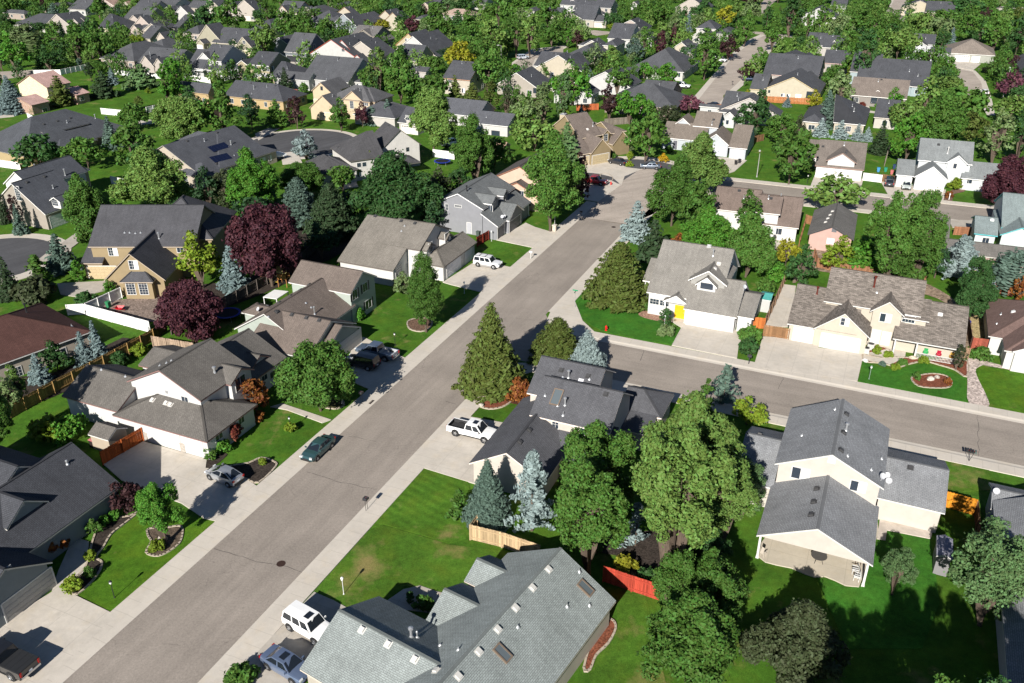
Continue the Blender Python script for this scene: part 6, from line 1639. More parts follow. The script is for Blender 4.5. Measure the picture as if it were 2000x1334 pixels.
# left middle
TL(PX, ('R', 'forest', 385, 335, 440, 402), ('R', 'dark', 262, 285, 330, 350), ('P', 'pine', 2, 352, 22, 440), ('R', 'maroon', 24, 385, 52, 440), ('P', 'bluegreen', 26, 398, 58, 462), ('R', 'green', 205, 395, 250, 440), ('R', 'forest', 460, 380, 540, 450), ('R', 'dark', 330, 385, 400, 440), ('R', 'forest', 820, 400, 870, 450), ('R', 'green', 930, 270, 1000, 330), ('R', 'dark', 935, 300, 970, 345), ('R', 'green', 640, 320, 700, 372), ('R', 'forest', 640, 370, 720, 440),
 ('R', 'dark', 38, 263, 124, 324), ('R', 'green', 132, 268, 214, 322), ('P', 'bluegreen', 198, 228, 242, 296), ('R', 'green', 232, 240, 312, 330), ('R', 'light', 235, 296, 388, 402, dict(near=True)), ('R', 'green', 240, 203, 294, 247), ('R', 'light', 308, 188, 414, 276, dict(near=True)), ('R', 'green', 396, 178, 478, 270), ('C', 'forest', 472, 180, 514, 250),
 ('R', 'brown', 418, 338, 472, 410, dict(skirt=.02)), ('R', 'bright', 453, 303, 562, 415, dict(near=True)), ('R', 'green', 546, 316, 642, 380, dict(near=True)), ('F', 'bluegreen', 545, 348, 632, 455, dict(near=True)), ('F', 'pine', 600, 360, 702, 478, dict(near=True)), ('P', 'bluegreen', 518, 375, 560, 430), ('R', 'dark', 690, 308, 858, 438, dict(near=True)), ('R', 'brown', 832, 335, 884, 398, dict(skirt=.02)), ('R', 'dark', 874, 328, 926, 378, dict(skirt=.05)), ('R', 'green', 886, 226, 965, 348, dict(near=True)), ('R', 'light', 798, 178, 898, 288, dict(near=True)),
 ('R', 'silver', 574, 262, 624, 312), ('F', 'green', 521, 194, 562, 252), ('R', 'maroon', 562, 194, 600, 245), ('R', 'green', 647, 200, 687, 250), ('R', 'purple', 694, 206, 724, 243), ('F', 'bluegreen', 711, 208, 744, 247), ('P', 'bluegreen', 741, 194, 776, 246), ('L', 'lime', 715, 288, 735, 345),
 ('P', 'pine', 560, 440, 600, 500), ('R', 'green', 525, 480, 560, 515), ('R', 'forest', 600, 440, 660, 500), ('S', 'green', 235, 555, 260, 575), ('S', 'dark', 145, 575, 190, 600),
 ('R', 'light', 1000, 228, 1085, 288), ('F', 'greyg', 1079, 240, 1133, 330), ('R', 'green', 1013, 282, 1136, 422, dict(near=True, skirt=.2)), ('R', 'maroon', 1112, 308, 1152, 392), ('R', 'green', 1221, 220, 1298, 304), ('R', 'light', 1304, 270, 1414, 365, dict(near=True)), ('L', 'pale', 1375, 305, 1415, 360),
 ('S', 'lime', 1205, 286, 1224, 300), ('S', 'lime', 1221, 298, 1238, 314), ('S', 'pale', 1222, 286, 1240, 298), ('S', 'gold', 1285, 300, 1304, 320), ('S', 'lime', 1222, 316, 1238, 327), ('S', 'green', 1298, 285, 1316, 298), ('S', 'green', 1190, 298, 1206, 312),
 ('R', 'green', 1498, 258, 1582, 348), ('R', 'green', 1498, 224, 1552, 276), ('R', 'brown', 1545, 223, 1570, 266), ('P', 'bluegreen', 1590, 182, 1634, 254), ('P', 'silver', 1584, 230, 1620, 270), ('P', 'silver', 1621, 234, 1658, 274), ('P', 'silver', 1660, 241, 1686, 276), ('P', 'silver', 1680, 248, 1705, 278), ('P', 'pine', 1694, 236, 1737, 306), ('R', 'bright', 1733, 226, 1800, 308), ('R', 'green', 1762, 182, 1878, 300, dict(near=True)), ('R', 'light', 1735, 195, 1800, 250), ('C', 'olive', 1860, 212, 1924, 282), ('L', 'pale', 1905, 215, 1968, 310), ('R', 'dark', 1957, 215, 2010, 310), ('R', 'purple', 1906, 306, 2010, 405, dict(near=True, skirt=.1)), ('R', 'light', 1578, 354, 1684, 410), ('S', 'lime', 1847, 350, 1879, 372), ('H', 'green', 1569, 302, 1592, 336), ('S', 'rust', 1840, 372, 1860, 388),
 ('R', 'dark', 1439, 190, 1507, 262, dict(skirt=.05)), ('R', 'green', 1490, 226, 1527, 268), ('R', 'light', 1000, 205, 1040, 250))
# the upper rows
TL(T1,
 ('R', 'green', 0, -40, 230, 150), ('R', 'dark', 0, 110, 200, 370), ('R', 'bright', 60, 430, 370, 820), ('W', 'pale', 150, 280, 530, 640), ('R', 'dark', 370, 250, 555, 380), ('R', 'green', 580, 300, 800, 640), ('R', 'green', 790, 290, 1080, 670), ('R', 'green', 1020, 300, 1340, 690), ('K', 'light', 740, 540, 940, 740), ('R', 'dark', 480, 560, 690, 810), ('C', 'pine', 980, 700, 1115, 910), ('R', 'green', 1060, 690, 1235, 840), ('P', 'blue', 1225, 780, 1375, 980), ('F', 'pine', 1060, 820, 1360, 1140), ('F', 'olive', 585, 875, 855, 1240), ('P', 'blue', -20, 880, 345, 1325, dict(near=True)), ('F', 'greyg', 1430, 740, 1840, 1040), ('R', 'bright', 1840, 740, 2060, 1180), ('R', 'green', 1400, 1200, 1690, 1440), ('C', 'olive', 1540, 1085, 1665, 1245), ('R', 'green', 1330, 280, 1520, 490), ('R', 'lime', 1500, 390, 1645, 515), ('R', 'light', 1415, 70, 1595, 155), ('R', 'green', 1675, 65, 1890, 255), ('R', 'light', 1890, 80, 2010, 225), ('R', 'green', 1030, -10, 1275, 195), ('P', 'bluegreen', 530, 40, 730, 210), ('P', 'blue', 925, 0, 1035, 135), ('P', 'pine', 690, -30, 830, 135), ('R', 'green', 1270, 130, 1385, 275), ('R', 'forest', -40, 460, 100, 765), ('R', 'forest', -30, 820, 45, 965), ('R', 'dark', 180, 0, 400, 120), ('R', 'maroon', 460, 0, 560, 130), ('P', 'pine', 830, 260, 910, 340), ('R', 'dark', 800, 60, 940, 150), ('P', 'bluegreen', 680, 240, 760, 420), ('S', 'lime', 1660, 1020, 1745, 1080), ('S', 'bluegreen', 870, 680, 960, 750), ('R', 'dark', 420, 780, 620, 830), ('R', 'green', 1800, 840, 1950, 900), ('R', 'light', 500, 640, 640, 760), ('P', 'bluegreen', 1330, 60, 1410, 160))
TL(T2,
 ('R', 'dark', 330, 55, 610, 375), ('R', 'green', 560, 10, 880, 375), ('R', 'light', 965, 265, 1260, 630), ('R', 'dark', 950, 110, 1085, 235), ('R', 'green', 1050, -10, 1255, 265), ('R', 'green', 1220, 150, 1500, 410), ('R', 'green', 1420, 190, 1700, 410), ('R', 'green', 1610, 250, 1925, 460), ('F', 'pine', 1740, 380, 1960, 545), ('R', 'green', 1900, 340, 2080, 490), ('K', 'dark', 420, 420, 525, 545), ('C', 'light', 585, 380, 700, 560), ('P', 'blue', -20, 390, 115, 565), ('R', 'dark', 110, 455, 205, 540), ('R', 'bright', -30, 720, 245, 1150), ('R', 'pale', -20, 1100, 410, 1420), ('R', 'dark', 150, 980, 410, 1320), ('C', 'forest', 850, 1060, 1045, 1420), ('P', 'pine', 1250, 780, 1445, 1070), ('F', 'olive', 470, 810, 605, 955), ('P', 'blue', 835, 835, 965, 955), ('S', 'bright', 1075, 940, 1225, 1055), ('S', 'green', 1480, 970, 1620, 1095), ('R', 'green', 1785, 820, 1995, 930), ('R', 'dark', 1265, 1085, 1385, 1205), ('R', 'dark', 560, 0, 850, 90), ('R', 'green', 880, 0, 1070, 90), ('R', 'green', 1530, 0, 1720, 60), ('R', 'dark', 1700, 0, 1830, 90), ('R', 'purple', 1810, 70, 1930, 140), ('R', 'light', 1940, 40, 2080, 140), ('R', 'light', -30, 90, 90, 235), ('R', 'dark', 1830, 130, 1920, 220), ('R', 'green', 1570, 120, 1790, 230), ('R', 'dark', 1000, 250, 1160, 360), ('S', 'lime', 1720, 640, 1790, 700), ('S', 'greyg', 1540, 700, 1640, 800), ('H', 'green', 1440, 900, 1500, 990), ('S', 'dark', 1180, 970, 1260, 1040), ('R', 'maroon', 1490, 150, 1570, 180))
TL(T3,
 ('R', 'light', 340, 600, 620, 1015), ('R', 'green', 530, 690, 920, 1165), ('R', 'green', 270, 740, 560, 1010), ('R', 'dark', 600, 545, 830, 760), ('R', 'green', 850, 840, 1260, 1190), ('F', 'olive', 1265, 870, 1435, 1200), ('F', 'olive', 1410, 960, 1670, 1290), ('R', 'green', 1540, 610, 1890, 1010), ('C', 'olive', 1640, 905, 1870, 1290), ('R', 'brown', 1850, 1030, 2030, 1300), ('R', 'yellow', 1220, 500, 1550, 800), ('R', 'green', 1000, 630, 1215, 830), ('R', 'green', 950, 760, 1160, 880), ('R', 'green', 1390, 350, 1720, 690), ('R', 'light', 1590, 250, 1990, 640), ('R', 'green', 1370, 190, 1690, 390), ('R', 'green', 870, 220, 1080, 365), ('R', 'green', 990, 130, 1300, 380), ('F', 'dark', 1285, 120, 1475, 330), ('R', 'purple', 765, 200, 935, 380), ('R', 'dark', 655, 160, 850, 350), ('R', 'yellow', 425, 240, 615, 340), ('R', 'green', 275, 115, 485, 225), ('R', 'green', 265, -20, 530, 115), ('R', 'dark', 515, 15, 715, 210), ('R', 'green', 700, 20, 955, 190), ('R', 'green', 1030, 15, 1225, 170), ('L', 'greyg', 1185, -10, 1340, 150), ('R', 'dark', 1325, 0, 1580, 130), ('R', 'light', 1560, 0, 1650, 95), ('R', 'green', 1690, -20, 2000, 260), ('R', 'green', 1880, 150, 2060, 340), ('C', 'bright', 1005, 395, 1075, 610), ('R', 'lime', 1065, 355, 1220, 440), ('L', 'light', 1215, 390, 1365, 500), ('R', 'dark', 180, 215, 260, 330), ('R', 'maroon', 250, 235, 425, 335), ('R', 'green', -20, 345, 165, 490), ('R', 'light', -10, 45, 105, 145), ('C', 'dark', 80, 50, 195, 180), ('H', 'lime', 1950, 725, 2010, 870), ('R', 'maroon', 935, 70, 1040, 180), ('R', 'green', 1740, 380, 1970, 640), ('R', 'dark', 1850, 340, 2040, 600), ('R', 'light', 1230, 280, 1330, 400), ('R', 'purple', 230, 1215, 375, 1310), ('S', 'dark', 900, 570, 1000, 620), ('R', 'green', 860, 1000, 1060, 1200), ('R', 'brown', 1560, 1100, 1680, 1290), ('S', 'lime', 1900, 970, 2000, 1060))
TL(T4,
 ('R', 'light', 60, 180, 345, 600), ('R', 'green', -60, 200, 150, 600), ('R', 'green', 300, 275, 610, 500), ('R', 'green', 490, 220, 760, 410), ('R', 'pale', 670, 260, 895, 470), ('R', 'maroon', 675, 350, 815, 530), ('R', 'bright', 585, 350, 700, 530), ('K', 'blue', 440, 165, 600, 300), ('R', 'green', 270, -20, 545, 290), ('R', 'green', -20, -20, 290, 130), ('R', 'dark', 1040, 135, 1245, 320), ('R', 'lime', 1105, 260, 1245, 350), ('R', 'green', 1255, 40, 1460, 310), ('R', 'green', 1430, 0, 1770, 250), ('L', 'light', 1610, 240, 1830, 500), ('R', 'pale', 1770, 185, 1970, 380), ('R', 'purple', 1785, 340, 1935, 490), ('R', 'purple', 1615, 395, 1790, 640), ('R', 'maroon', 1685, 165, 1815, 260), ('R', 'green', 1410, 350, 1625, 650), ('R', 'bluegreen', 1275, 470, 1510, 700), ('R', 'light', 1050, 535, 1270, 690), ('C', 'olive', 945, 685, 1160, 940), ('R', 'bright', 485, 800, 895, 1160), ('S', 'blue', 835, 820, 945, 910), ('R', 'green', 1075, 755, 1340, 1060), ('R', 'maroon', 985, 975, 1220, 1350), ('R', 'bright', 1145, 1035, 1550, 1380), ('R', 'green', 1520, 1150, 1650, 1370), ('R', 'bright', 1415, 735, 1620, 890), ('R', 'bright', 1630, 740, 1900, 1000), ('R', 'light', 1440, 950, 1680, 1080), ('S', 'red', 1705, 985, 1935, 1085), ('P', 'blue', 755, 1190, 835, 1320), ('R', 'greyg', 470, 880, 715, 1360), ('R', 'lime', 525, 1160, 685, 1400), ('R', 'pale', 200, 1000, 500, 1400), ('R', 'pale', -10, 1130, 260, 1450), ('R', 'green', -20, 970, 145, 1190), ('H', 'bright', 155, 1035, 235, 1185), ('H', 'bright', 508, 775, 555, 830), ('H', 'bright', 575, 785, 610, 830), ('H', 'bright', 815, 790, 860, 850), ('S', 'bright', -20, 740, 105, 860), ('R', 'plum', 1890, 1110, 2180, 1290), ('R', 'brown', 1630, 1210, 1920, 1400), ('R', 'green', 760, 0, 1000, 60), ('R', 'light', 1180, 30, 1300, 130), ('P', 'bluegreen', 1130, 310, 1190, 385), ('R', 'brown', 0, 1070, 60, 1300), ('L', 'greyg', 1110, 660, 1240, 760), ('R', 'green', 840, 0, 960, 70), ('R', 'green', 1660, 0, 1830, 160))
TL(T5,
 ('R', 'green', 60, 265, 295, 570), ('R', 'maroon', 283, 298, 432, 445), ('R', 'green', 405, 130, 565, 330), ('R', 'light', 355, 20, 495, 160), ('R', 'pale', 455, 10, 605, 175), ('R', 'yellow', 255, 60, 405, 210), ('R', 'light', 115, 75, 255, 195), ('P', 'blue', 8, 95, 95, 250), ('R', 'dark', 55, 15, 245, 145), ('R', 'dark', -20, 50, 65, 195), ('C', 'dark', 605, 0, 695, 255), ('R', 'green', 610, 165, 785, 370), ('R', 'dark', 735, -20, 925, 245), ('R', 'green', 825, 75, 955, 260), ('R', 'green', 920, 65, 1015, 270), ('C', 'green', 838, 190, 942, 330), ('C', 'dark', 845, 265, 965, 400), ('S', 'green', 965, 335, 1025, 390), ('R', 'green', 540, 385, 675, 545), ('R', 'maroon', 445, 490, 625, 605), ('R', 'pale', 1120, 130, 1315, 290), ('S', 'bluegreen', 1045, 215, 1155, 295), ('H', 'greyg', 980, 180, 1045, 285), ('R', 'green', 1000, 70, 1165, 230), ('R', 'green', 1135, 30, 1215, 115), ('R', 'green', 985, -20, 1115, 75), ('H', 'lime', 1268, 478, 1323, 605), ('R', 'green', 1210, 385, 1380, 570), ('R', 'green', 1045, 515, 1245, 680), ('L', 'pale', 1095, 560, 1305, 820), ('P', 'bluegreen', 1030, 700, 1205, 930), ('P', 'blue', 778, 740, 855, 830), ('R', 'yellow', 955, 715, 1085, 845), ('H', 'olive', 325, 700, 385, 770), ('S', 'brown', 375, 710, 440, 770), ('S', 'yellow', 488, 685, 532, 750), ('R', 'green', 600, 80, 740, 230), ('S', 'green', 72, 600, 105, 640), ('R', 'dark', 395, 120, 470, 210), ('R', 'green', 860, 0, 1000, 80), ('R', 'light', 660, 410, 720, 470), ('R', 'green', 1200, 210, 1345, 380), ('S', 'green', 470, 625, 520, 665), ('R', 'maroon', 430, 0, 580, 30))
TL(T6,
 ('R', 'dark', -10, 280, 195, 600), ('R', 'green', -20, 75, 205, 240), ('R', 'green', 105, 115, 255, 300), ('R', 'green', 195, 130, 390, 290), ('R', 'light', 225, 220, 490, 430), ('R', 'green', 110, 230, 240, 440), ('R', 'light', 410, 85, 630, 290), ('R', 'pale', 555, 125, 810, 310), ('R', 'green', 590, 85, 840, 210), ('R', 'dark', 630, 230, 745, 375), ('P', 'blue', 728, 215, 815, 360), ('R', 'green', 795, 95, 1000, 300), ('R', 'dark', 890, 175, 1090, 320), ('R', 'green', 990, 125, 1190, 380), ('R', 'dark', 1165, 125, 1380, 390), ('R', 'purple', 1145, 235, 1220, 320), ('C', 'green', 1025, 35, 1135, 180), ('R', 'maroon', 985, 55, 1065, 180), ('R', 'dark', 755, -20, 1040, 115), ('P', 'bluegreen', 455, 15, 525, 115), ('R', 'green', 125, -10, 305, 95), ('R', 'green', 130, 55, 250, 140), ('C', 'green', 1090, 315, 1220, 540), ('R', 'maroon', 1130, 445, 1285, 600), ('R', 'plum', 1125, 575, 1325, 750), ('R', 'dark', 1235, 640, 1380, 770), ('R', 'maroon', 1245, 730, 1380, 810), ('R', 'light', 1090, 740, 1350, 920), ('R', 'green', 595, 450, 795, 630), ('S', 'bright', 475, 385, 595, 465), ('S', 'maroon', 575, 400, 685, 475), ('R', 'bright', 255, 700, 395, 850), ('R', 'light', 640, 580, 860, 730), ('R', 'light', 425, 640, 700, 930), ('R', 'green', 640, 650, 1060, 960), ('P', 'bluegreen', 635, 640, 715, 710), ('S', 'brown', 1005, 505, 1115, 570), ('C', 'olive', 1245, 45, 1340, 150), ('L', 'light', 1130, 75, 1260, 190), ('R', 'green', 1020, 160, 1130, 300), ('R', 'green', 900, 110, 1050, 230), ('S', 'red', 60, 790, 120, 830), ('S', 'green', 180, 790, 240, 825), ('R', 'green', 140, 370, 250, 450), ('R', 'light', 330, 220, 470, 370), ('L', 'greyg', 340, 290, 410, 420))
# trees standing between the upper houses and beyond the top of the view
_r = random.Random(3)
for i in range(46):
    x = 20 + i * 44 + _r.uniform(-14, 14); y = _r.uniform(-10, 6); w = _r.uniform(22, 38)
    tree('R', _r.choice(['green', 'dark', 'green', 'light', 'pale']), x - w / 2, y - w * .5, x + w / 2, y + w * .4)

# ---- the trees beyond the three hundred that show largest: one mass of garden planting between the far houses
def inrect(p, m=1.0):
    for w in FARW:
        u, v = p.dot(w.e1), p.dot(w.e2)
        if w.u0 - m < u < w.u1 + m and w.v0 - m < v < w.v1 + m: return True
    return False
def inpoly(x, y, P):
    c = False; n = len(P)
    for i in range(n):
        (x1, y1), (x2, y2) = P[i], P[(i + 1) % n]
        if (y1 > y) != (y2 > y) and x < (x2 - x1) * (y - y1) / (y2 - y1) + x1: c = not c
    return c
OPEN = [[(1345, 212), (1365, 175), (1425, 105), (1465, 74), (1470, 58), (1560, 60), (1560, 76), (1512, 96), (1462, 160), (1440, 180), (1415, 212)], [(990, 150), (1000, 118), (1038, 94), (1112, 84), (1112, 120), (1030, 152)], [(1720, 45), (1740, -20), (1785, -20), (1768, 45)], [(1845, 120), (1870, 112), (1920, 122), (1940, 180), (1950, 240), (1920, 230), (1890, 195), (1845, 165)],
    [(115, 155), (170, 132), (170, 158), (300, 160), (330, 200), (250, 215), (110, 215)], [(0, 190), (60, 205), (60, 250), (0, 262)], [(370, 158), (420, 165), (405, 180), (370, 178)], [(485, 245), (700, 240), (700, 310), (485, 310)], [(545, 105), (720, 118), (730, 142), (560, 140)], [(940, 222), (1000, 225), (1000, 245), (930, 240)], [(1480, 275), (1580, 270), (1500, 360), (1440, 350)], [(1140, 50), (1200, 55), (1200, 72), (1140, 74)], [(1685, 200), (1770, 205), (1770, 232), (1685, 232)],
    [(0, 130), (75, 130), (75, 160), (0, 160)], [(1480, 0), (1530, 0), (1500, 30), (1480, 30)], [(545, 160), (610, 165), (600, 185), (540, 180)]]
def filler(name, col, seed, n, y0, y1, hmin, hmax, cardsn, kind):
    rnd = random.Random(seed); out = []; base = [gen_round(False, .95) for i in range(2)]; k = 0; tries = 0
    while k < n and tries < n * 12:
        tries += 1
        x = rnd.uniform(-60, 2060); y = y0 + (y1 - y0) * rnd.random() ** 1.25
        if any(inpoly(x, y, P) for P in OPEN): continue
        p = G(x, y)
        h = rnd.uniform(hmin, hmax); r = h * rnd.uniform(.36, .5)
        if inrect(p, r * .55): continue
        k += 1
        v = base[k % 2].reshape(-1, 4, 3)
        v = v[NP.permutation(len(v))[:cardsn]]
        a = rnd.uniform(0, 6.28); c, s = math.cos(a), math.sin(a)
        q = v.reshape(-1, 3) @ np.array([[c, s, 0], [-s, c, 0], [0, 0, 1]])
        out.append(q * np.array([r, r, h * .5 / .95]) + np.array([p.x, p.y, h * .52]))
    me = cardmesh(name, np.concatenate(out)); me.materials.append(LM[col])
    o = link(name, me); tag(o, kind='stuff')
FARW = WINGS
filler('garden_foliage', 'green', 21, 250, -14, 185, 5.5, 10.5, 430, 'stuff'); filler('garden_foliage', 'dark', 22, 120, -14, 190, 5, 9, 400, 'stuff'); filler('garden_foliage', 'light', 23, 150, -14, 170, 5, 10, 430, 'stuff'); filler('garden_foliage', 'pale', 24, 70, -14, 150, 5, 9, 430, 'stuff'); filler('shrubbery', 'green', 25, 200, 0, 300, 1.0, 2.2, 150, 'stuff'); filler('shrubbery', 'maroon', 26, 22, -10, 220, 2, 4.5, 200, 'stuff'); filler('shrubbery', 'lime', 27, 60, 10, 260, 1.0, 2.6, 150, 'stuff')
plant()
# ---------------------------------------------------------------- vehicles
def carpaint(name, c, metal=.35):
    m = mat(name, c, .32, metal, .5, .8)
    return m
CHROME = mat('bright_metal', (.55, .56, .58), .25, .9, .5)
RED_L = mat('tail_lamp', (.30, .008, .006), .25, 0, .5)
CLEAR_L = mat('head_lamp', (.62, .64, .66), .15, .2, .6)
CARGL = mat('car_glass', (.012, .016, .022), .05, 0, .9)
DARKP = paint('dark_plastic', (.02, .02, .021), .7)
STYLE = dict(   # stations: x, bottom z, shoulder z, half width ; cabin: base front, roof front, roof rear, base rear, roof z, base half width, roof half width
    sedan=([(-2.32, .42, .62, .66), (-2.22, .30, .93, .80), (-1.7, .22, .99, .89), (-.6, .2, .96, .91), (.9, .2, .94, .91), (1.55, .22, .90, .88), (2.1, .28, .78, .80), (2.33, .40, .58, .64)], (1.05, .28, -1.0, -1.75, 1.44, .80, .60), 1.38, -1.36, .33),
    hatch=([(-2.15, .42, .75, .68), (-2.08, .3, 1.0, .80), (-1.5, .22, 1.03, .87), (-.4, .2, .98, .88), (.9, .2, .93, .88), (1.5, .22, .86, .85), (1.98, .28, .72, .76), (2.2, .40, .52, .58)], (1.35, .25, -.85, -2.05, 1.50, .79, .58), 1.35, -1.35, .32),
    suv=([(-2.35, .5, .8, .80), (-2.3, .36, 1.08, .90), (-1.7, .3, 1.10, .95), (0, .28, 1.08, .96), (1.0, .28, 1.06, .96), (1.6, .3, 1.05, .94), (2.15, .36, .98, .88), (2.38, .48, .74, .76)], (1.05, .55, -2.12, -2.3, 1.82, .88, .74), 1.45, -1.42, .39),
    pickup=([(-2.9, .55, .85, .88), (-2.88, .5, 1.14, .95), (-.72, .42, 1.16, .97), (-.7, .42, 1.2, .98), (.2, .42, 1.18, .98), (1.45, .42, 1.14, .97), (2.1, .44, 1.12, .95), (2.75, .5, 1.04, .88), (2.93, .6, .80, .78)], (1.5, .85, -.52, -.70, 1.9, .90, .74), 1.85, -1.78, .42),
    van=([(-2.4, .5, .85, .84), (-2.36, .36, 1.15, .93), (-1.4, .3, 1.16, .97), (0, .28, 1.15, .98), (1.1, .28, 1.1, .97), (1.7, .3, 1.02, .94), (2.2, .36, .92, .86), (2.42, .48, .7, .7)], (1.55, .75, -2.15, -2.34, 1.95, .90, .78), 1.55, -1.5, .36))
def car(style, px, py, heading, col, label, name='parked_car', cat='car', metal=.35, cladding=None, sunroof=False, rack=False, dz=.10, bedcol=(.03, .03, .032), cover=False, group='parked vehicles', topcol=None):
    g = G(px, py); org = Vector((g.x, g.y, dz))
    fx = axes(heading)[0]; ly = Vector((-fx.y, fx.x, 0)); up = Vector((0, 0, 1))
    root = empty(name, org, label, cat, group)
    Pm = carpaint('car_paint', col, metal)
    st, cab, wf, wr, R = STYLE[style]
    W = lambda x, y, z: fx * x + ly * y + up * z
    O = Vector((0, 0, 0))
    def done(b, nm, m, par=root, smooth=False): return b.build(nm, m, par, smooth=smooth, org=O)
    # lower body
    b = MB(); rings = []
    for x, zb, zt, w in st:
        h = zt - zb
        half = [(.80, zb), (.97, zb + .12 * h), (1.0, zb + .45 * h), (.985, zb + .78 * h), (.93, zt - .03), (.78, zt), (.4, zt + .025)]
        pts = [W(x, w * a, z) for a, z in half] + [W(x, -w * a, z) for a, z in reversed(half)]
        rings.append(pts)
    if style == 'pickup':
        for r in rings[:3]:
            pass
    n = len(rings[0])
    def strip(b, r0, r1):
        for i in range(n):
            j = (i + 1) % n
            b.poly([r0[i], r0[j], r1[j], r1[i]])
    if style != 'pickup':
        for r0, r1 in zip(rings, rings[1:]): strip(b, r0, r1)
        b.poly(rings[0]); b.poly(list(reversed(rings[-1])))
    else:
        for r0, r1 in zip(rings[3:], rings[4:]): strip(b, r0, r1)
        b.poly(rings[3]); b.poly(list(reversed(rings[-1])))
    # cabin
    bf, rf, rr, br_, zr, wb, wt = cab
    zbelt = min(s[2] for s in st if br_ <= s[0] <= bf) - .03 if any(br_ <= s[0] <= bf for s in st) else .95
    C = {}
    for sg in (1, -1):
        C['bf', sg] = W(bf, wb * sg, zbelt); C['rf', sg] = W(rf, wt * sg, zr - .03); C['rr', sg] = W(rr, wt * sg, zr - .04); C['br', sg] = W(br_, wb * sg, zbelt)
    C['rfm'] = W(rf, 0, zr); C['rrm'] = W(rr, 0, zr - .01); C['rcm'] = W((rf + rr) / 2, 0, zr + .03)
    cL = W((rf + rr) / 2, wt, zr - .005); cR = W((rf + rr) / 2, -wt, zr - .005)
    tb = MB()
    for q in ([C['bf', 1], C['bf', -1], C['rf', -1], C['rfm'], C['rf', 1]], [C['br', -1], C['br', 1], C['rr', 1], C['rrm'], C['rr', -1]],
              [C['br', 1], C['bf', 1], C['rf', 1], cL, C['rr', 1]], [C['bf', -1], C['br', -1], C['rr', -1], cR, C['rf', -1]]): b.poly(q)
    for q in ([C['rf', 1], C['rfm'], C['rcm'], cL], [cL, C['rcm'], C['rrm'], C['rr', 1]], [C['rfm'], C['rf', -1], cR, C['rcm']], [C['rcm'], cR, C['rr', -1], C['rrm']]): b.poly(q)
    if style == 'pickup':
        x0, x1, w, zb, zt = -2.9, -.72, .96, .46, 1.16
        for sg in (1, -1): b.obox(W((x0 + x1) / 2, sg * (w - .06), (zb + zt) / 2), fx, ly, up, (x1 - x0) / 2, .06, (zt - zb) / 2)
        b.obox(W(x0 + .04, 0, (zb + zt) / 2), fx, ly, up, .04, w - .12, (zt - zb) / 2)
    body = done(b, 'body', Pm, smooth=False)
    if style == 'pickup':
        l = MB()
        l.obox(W((x0 + x1) / 2 + .03, 0, .62), fx, ly, up, (x1 - x0) / 2 - .06, w - .13, .05)
        for sg in (1, -1): l.obox(W((x0 + x1) / 2 + .03, sg * (w - .135), .9), fx, ly, up, (x1 - x0) / 2 - .06, .012, .25)
        l.obox(W(x1 - .03, 0, .9), fx, ly, up, .015, w - .15, .25); l.obox(W(x0 + .095, 0, .9), fx, ly, up, .012, w - .15, .25)
        for i in range(7): l.obox(W((x0 + x1) / 2, -w + .3 + i * (2 * w - .6) / 6, .68), fx, ly, up, (x1 - x0) / 2 - .1, .04, .012)
        done(l, 'cargo_bed', paint('bed_liner', bedcol, .8))
        if cover:
            l = MB()
            l.obox(W((x0 + x1) / 2, 0, 1.19), fx, ly, up, (x1 - x0) / 2 - .02, w - .03, .03)
            for i in range(3): l.obox(W(x0 + .5 + i * .6, 0, 1.225), fx, ly, up, .03, w - .1, .012)
            done(l, 'bed_cover', paint('bed_cover', (.02, .021, .023), .6))
    # glass, slightly proud of the pillars
    def pane(q, nm, off, k=.90, ky=.86):
        c = sum(q, Vector()) / len(q); nrm = (q[1] - q[0]).cross(q[2] - q[0]).normalized()
        if nrm.dot(c - W((rf + rr) / 2, 0, zbelt)) < 0: nrm = -nrm
        p = MB(); qq = [c + (a - c) * k + nrm * off for a in q]; p.poly(qq); p.poly([a - nrm * .015 for a in reversed(qq)])
        for i in range(len(qq)): p.poly([qq[i] - nrm * .015, qq[(i + 1) % len(qq)] - nrm * .015, qq[(i + 1) % len(qq)], qq[i]])
        return done(p, nm, CARGL)
    pane([C['bf', 1], C['bf', -1], C['rf', -1], C['rf', 1]], 'windscreen', .012, .91)
    pane([C['br', -1], C['br', 1], C['rr', 1], C['rr', -1]], 'rear_window', .012, .86)
    for sg in (1, -1):
        A, Bq, Cq, Dq = C['br', sg], C['bf', sg], C['rf', sg], C['rr', sg]
        low = lambda t: A.lerp(Bq, t) + (Dq - A) * .10; top = lambda t: Dq.lerp(Cq, t)
        cuts = (.04, .48, .52, .90) if style in ('sedan', 'hatch', 'pickup') else (.03, .34, .37, .64, .67, .93)
        for i in range(0, len(cuts), 2):
            a, c2 = cuts[i], cuts[i + 1]
            ta = max(0.03, min(.97, a)); tc = max(.03, min(.97, c2))
            q = [low(a), low(c2), top(tc) - (top(tc) - low(c2)) * .12, top(ta) - (top(ta) - low(a)) * .12]
            pane(q, 'side_window', .012, .96)
    if sunroof:
        s = MB(); s.obox(W(rf - .45, 0, zr + .022), fx, ly, up, .28, .36, .012); done(s, 'sunroof', CARGL)
    if rack:
        s = MB()
        for sg in (1, -1): s.obox(W((rf + rr) / 2, sg * (wt - .1), zr + .06), fx, ly, up, (rf - rr) / 2 - .1, .025, .02)
        for k in (.3, .7): s.obox(W(rr + (rf - rr) * k, 0, zr + .08), fx, ly, up, .03, wt - .1, .015)
        done(s, 'roof_rack', DARKP)
    # wheels
    ws = max(s[3] for s in st)
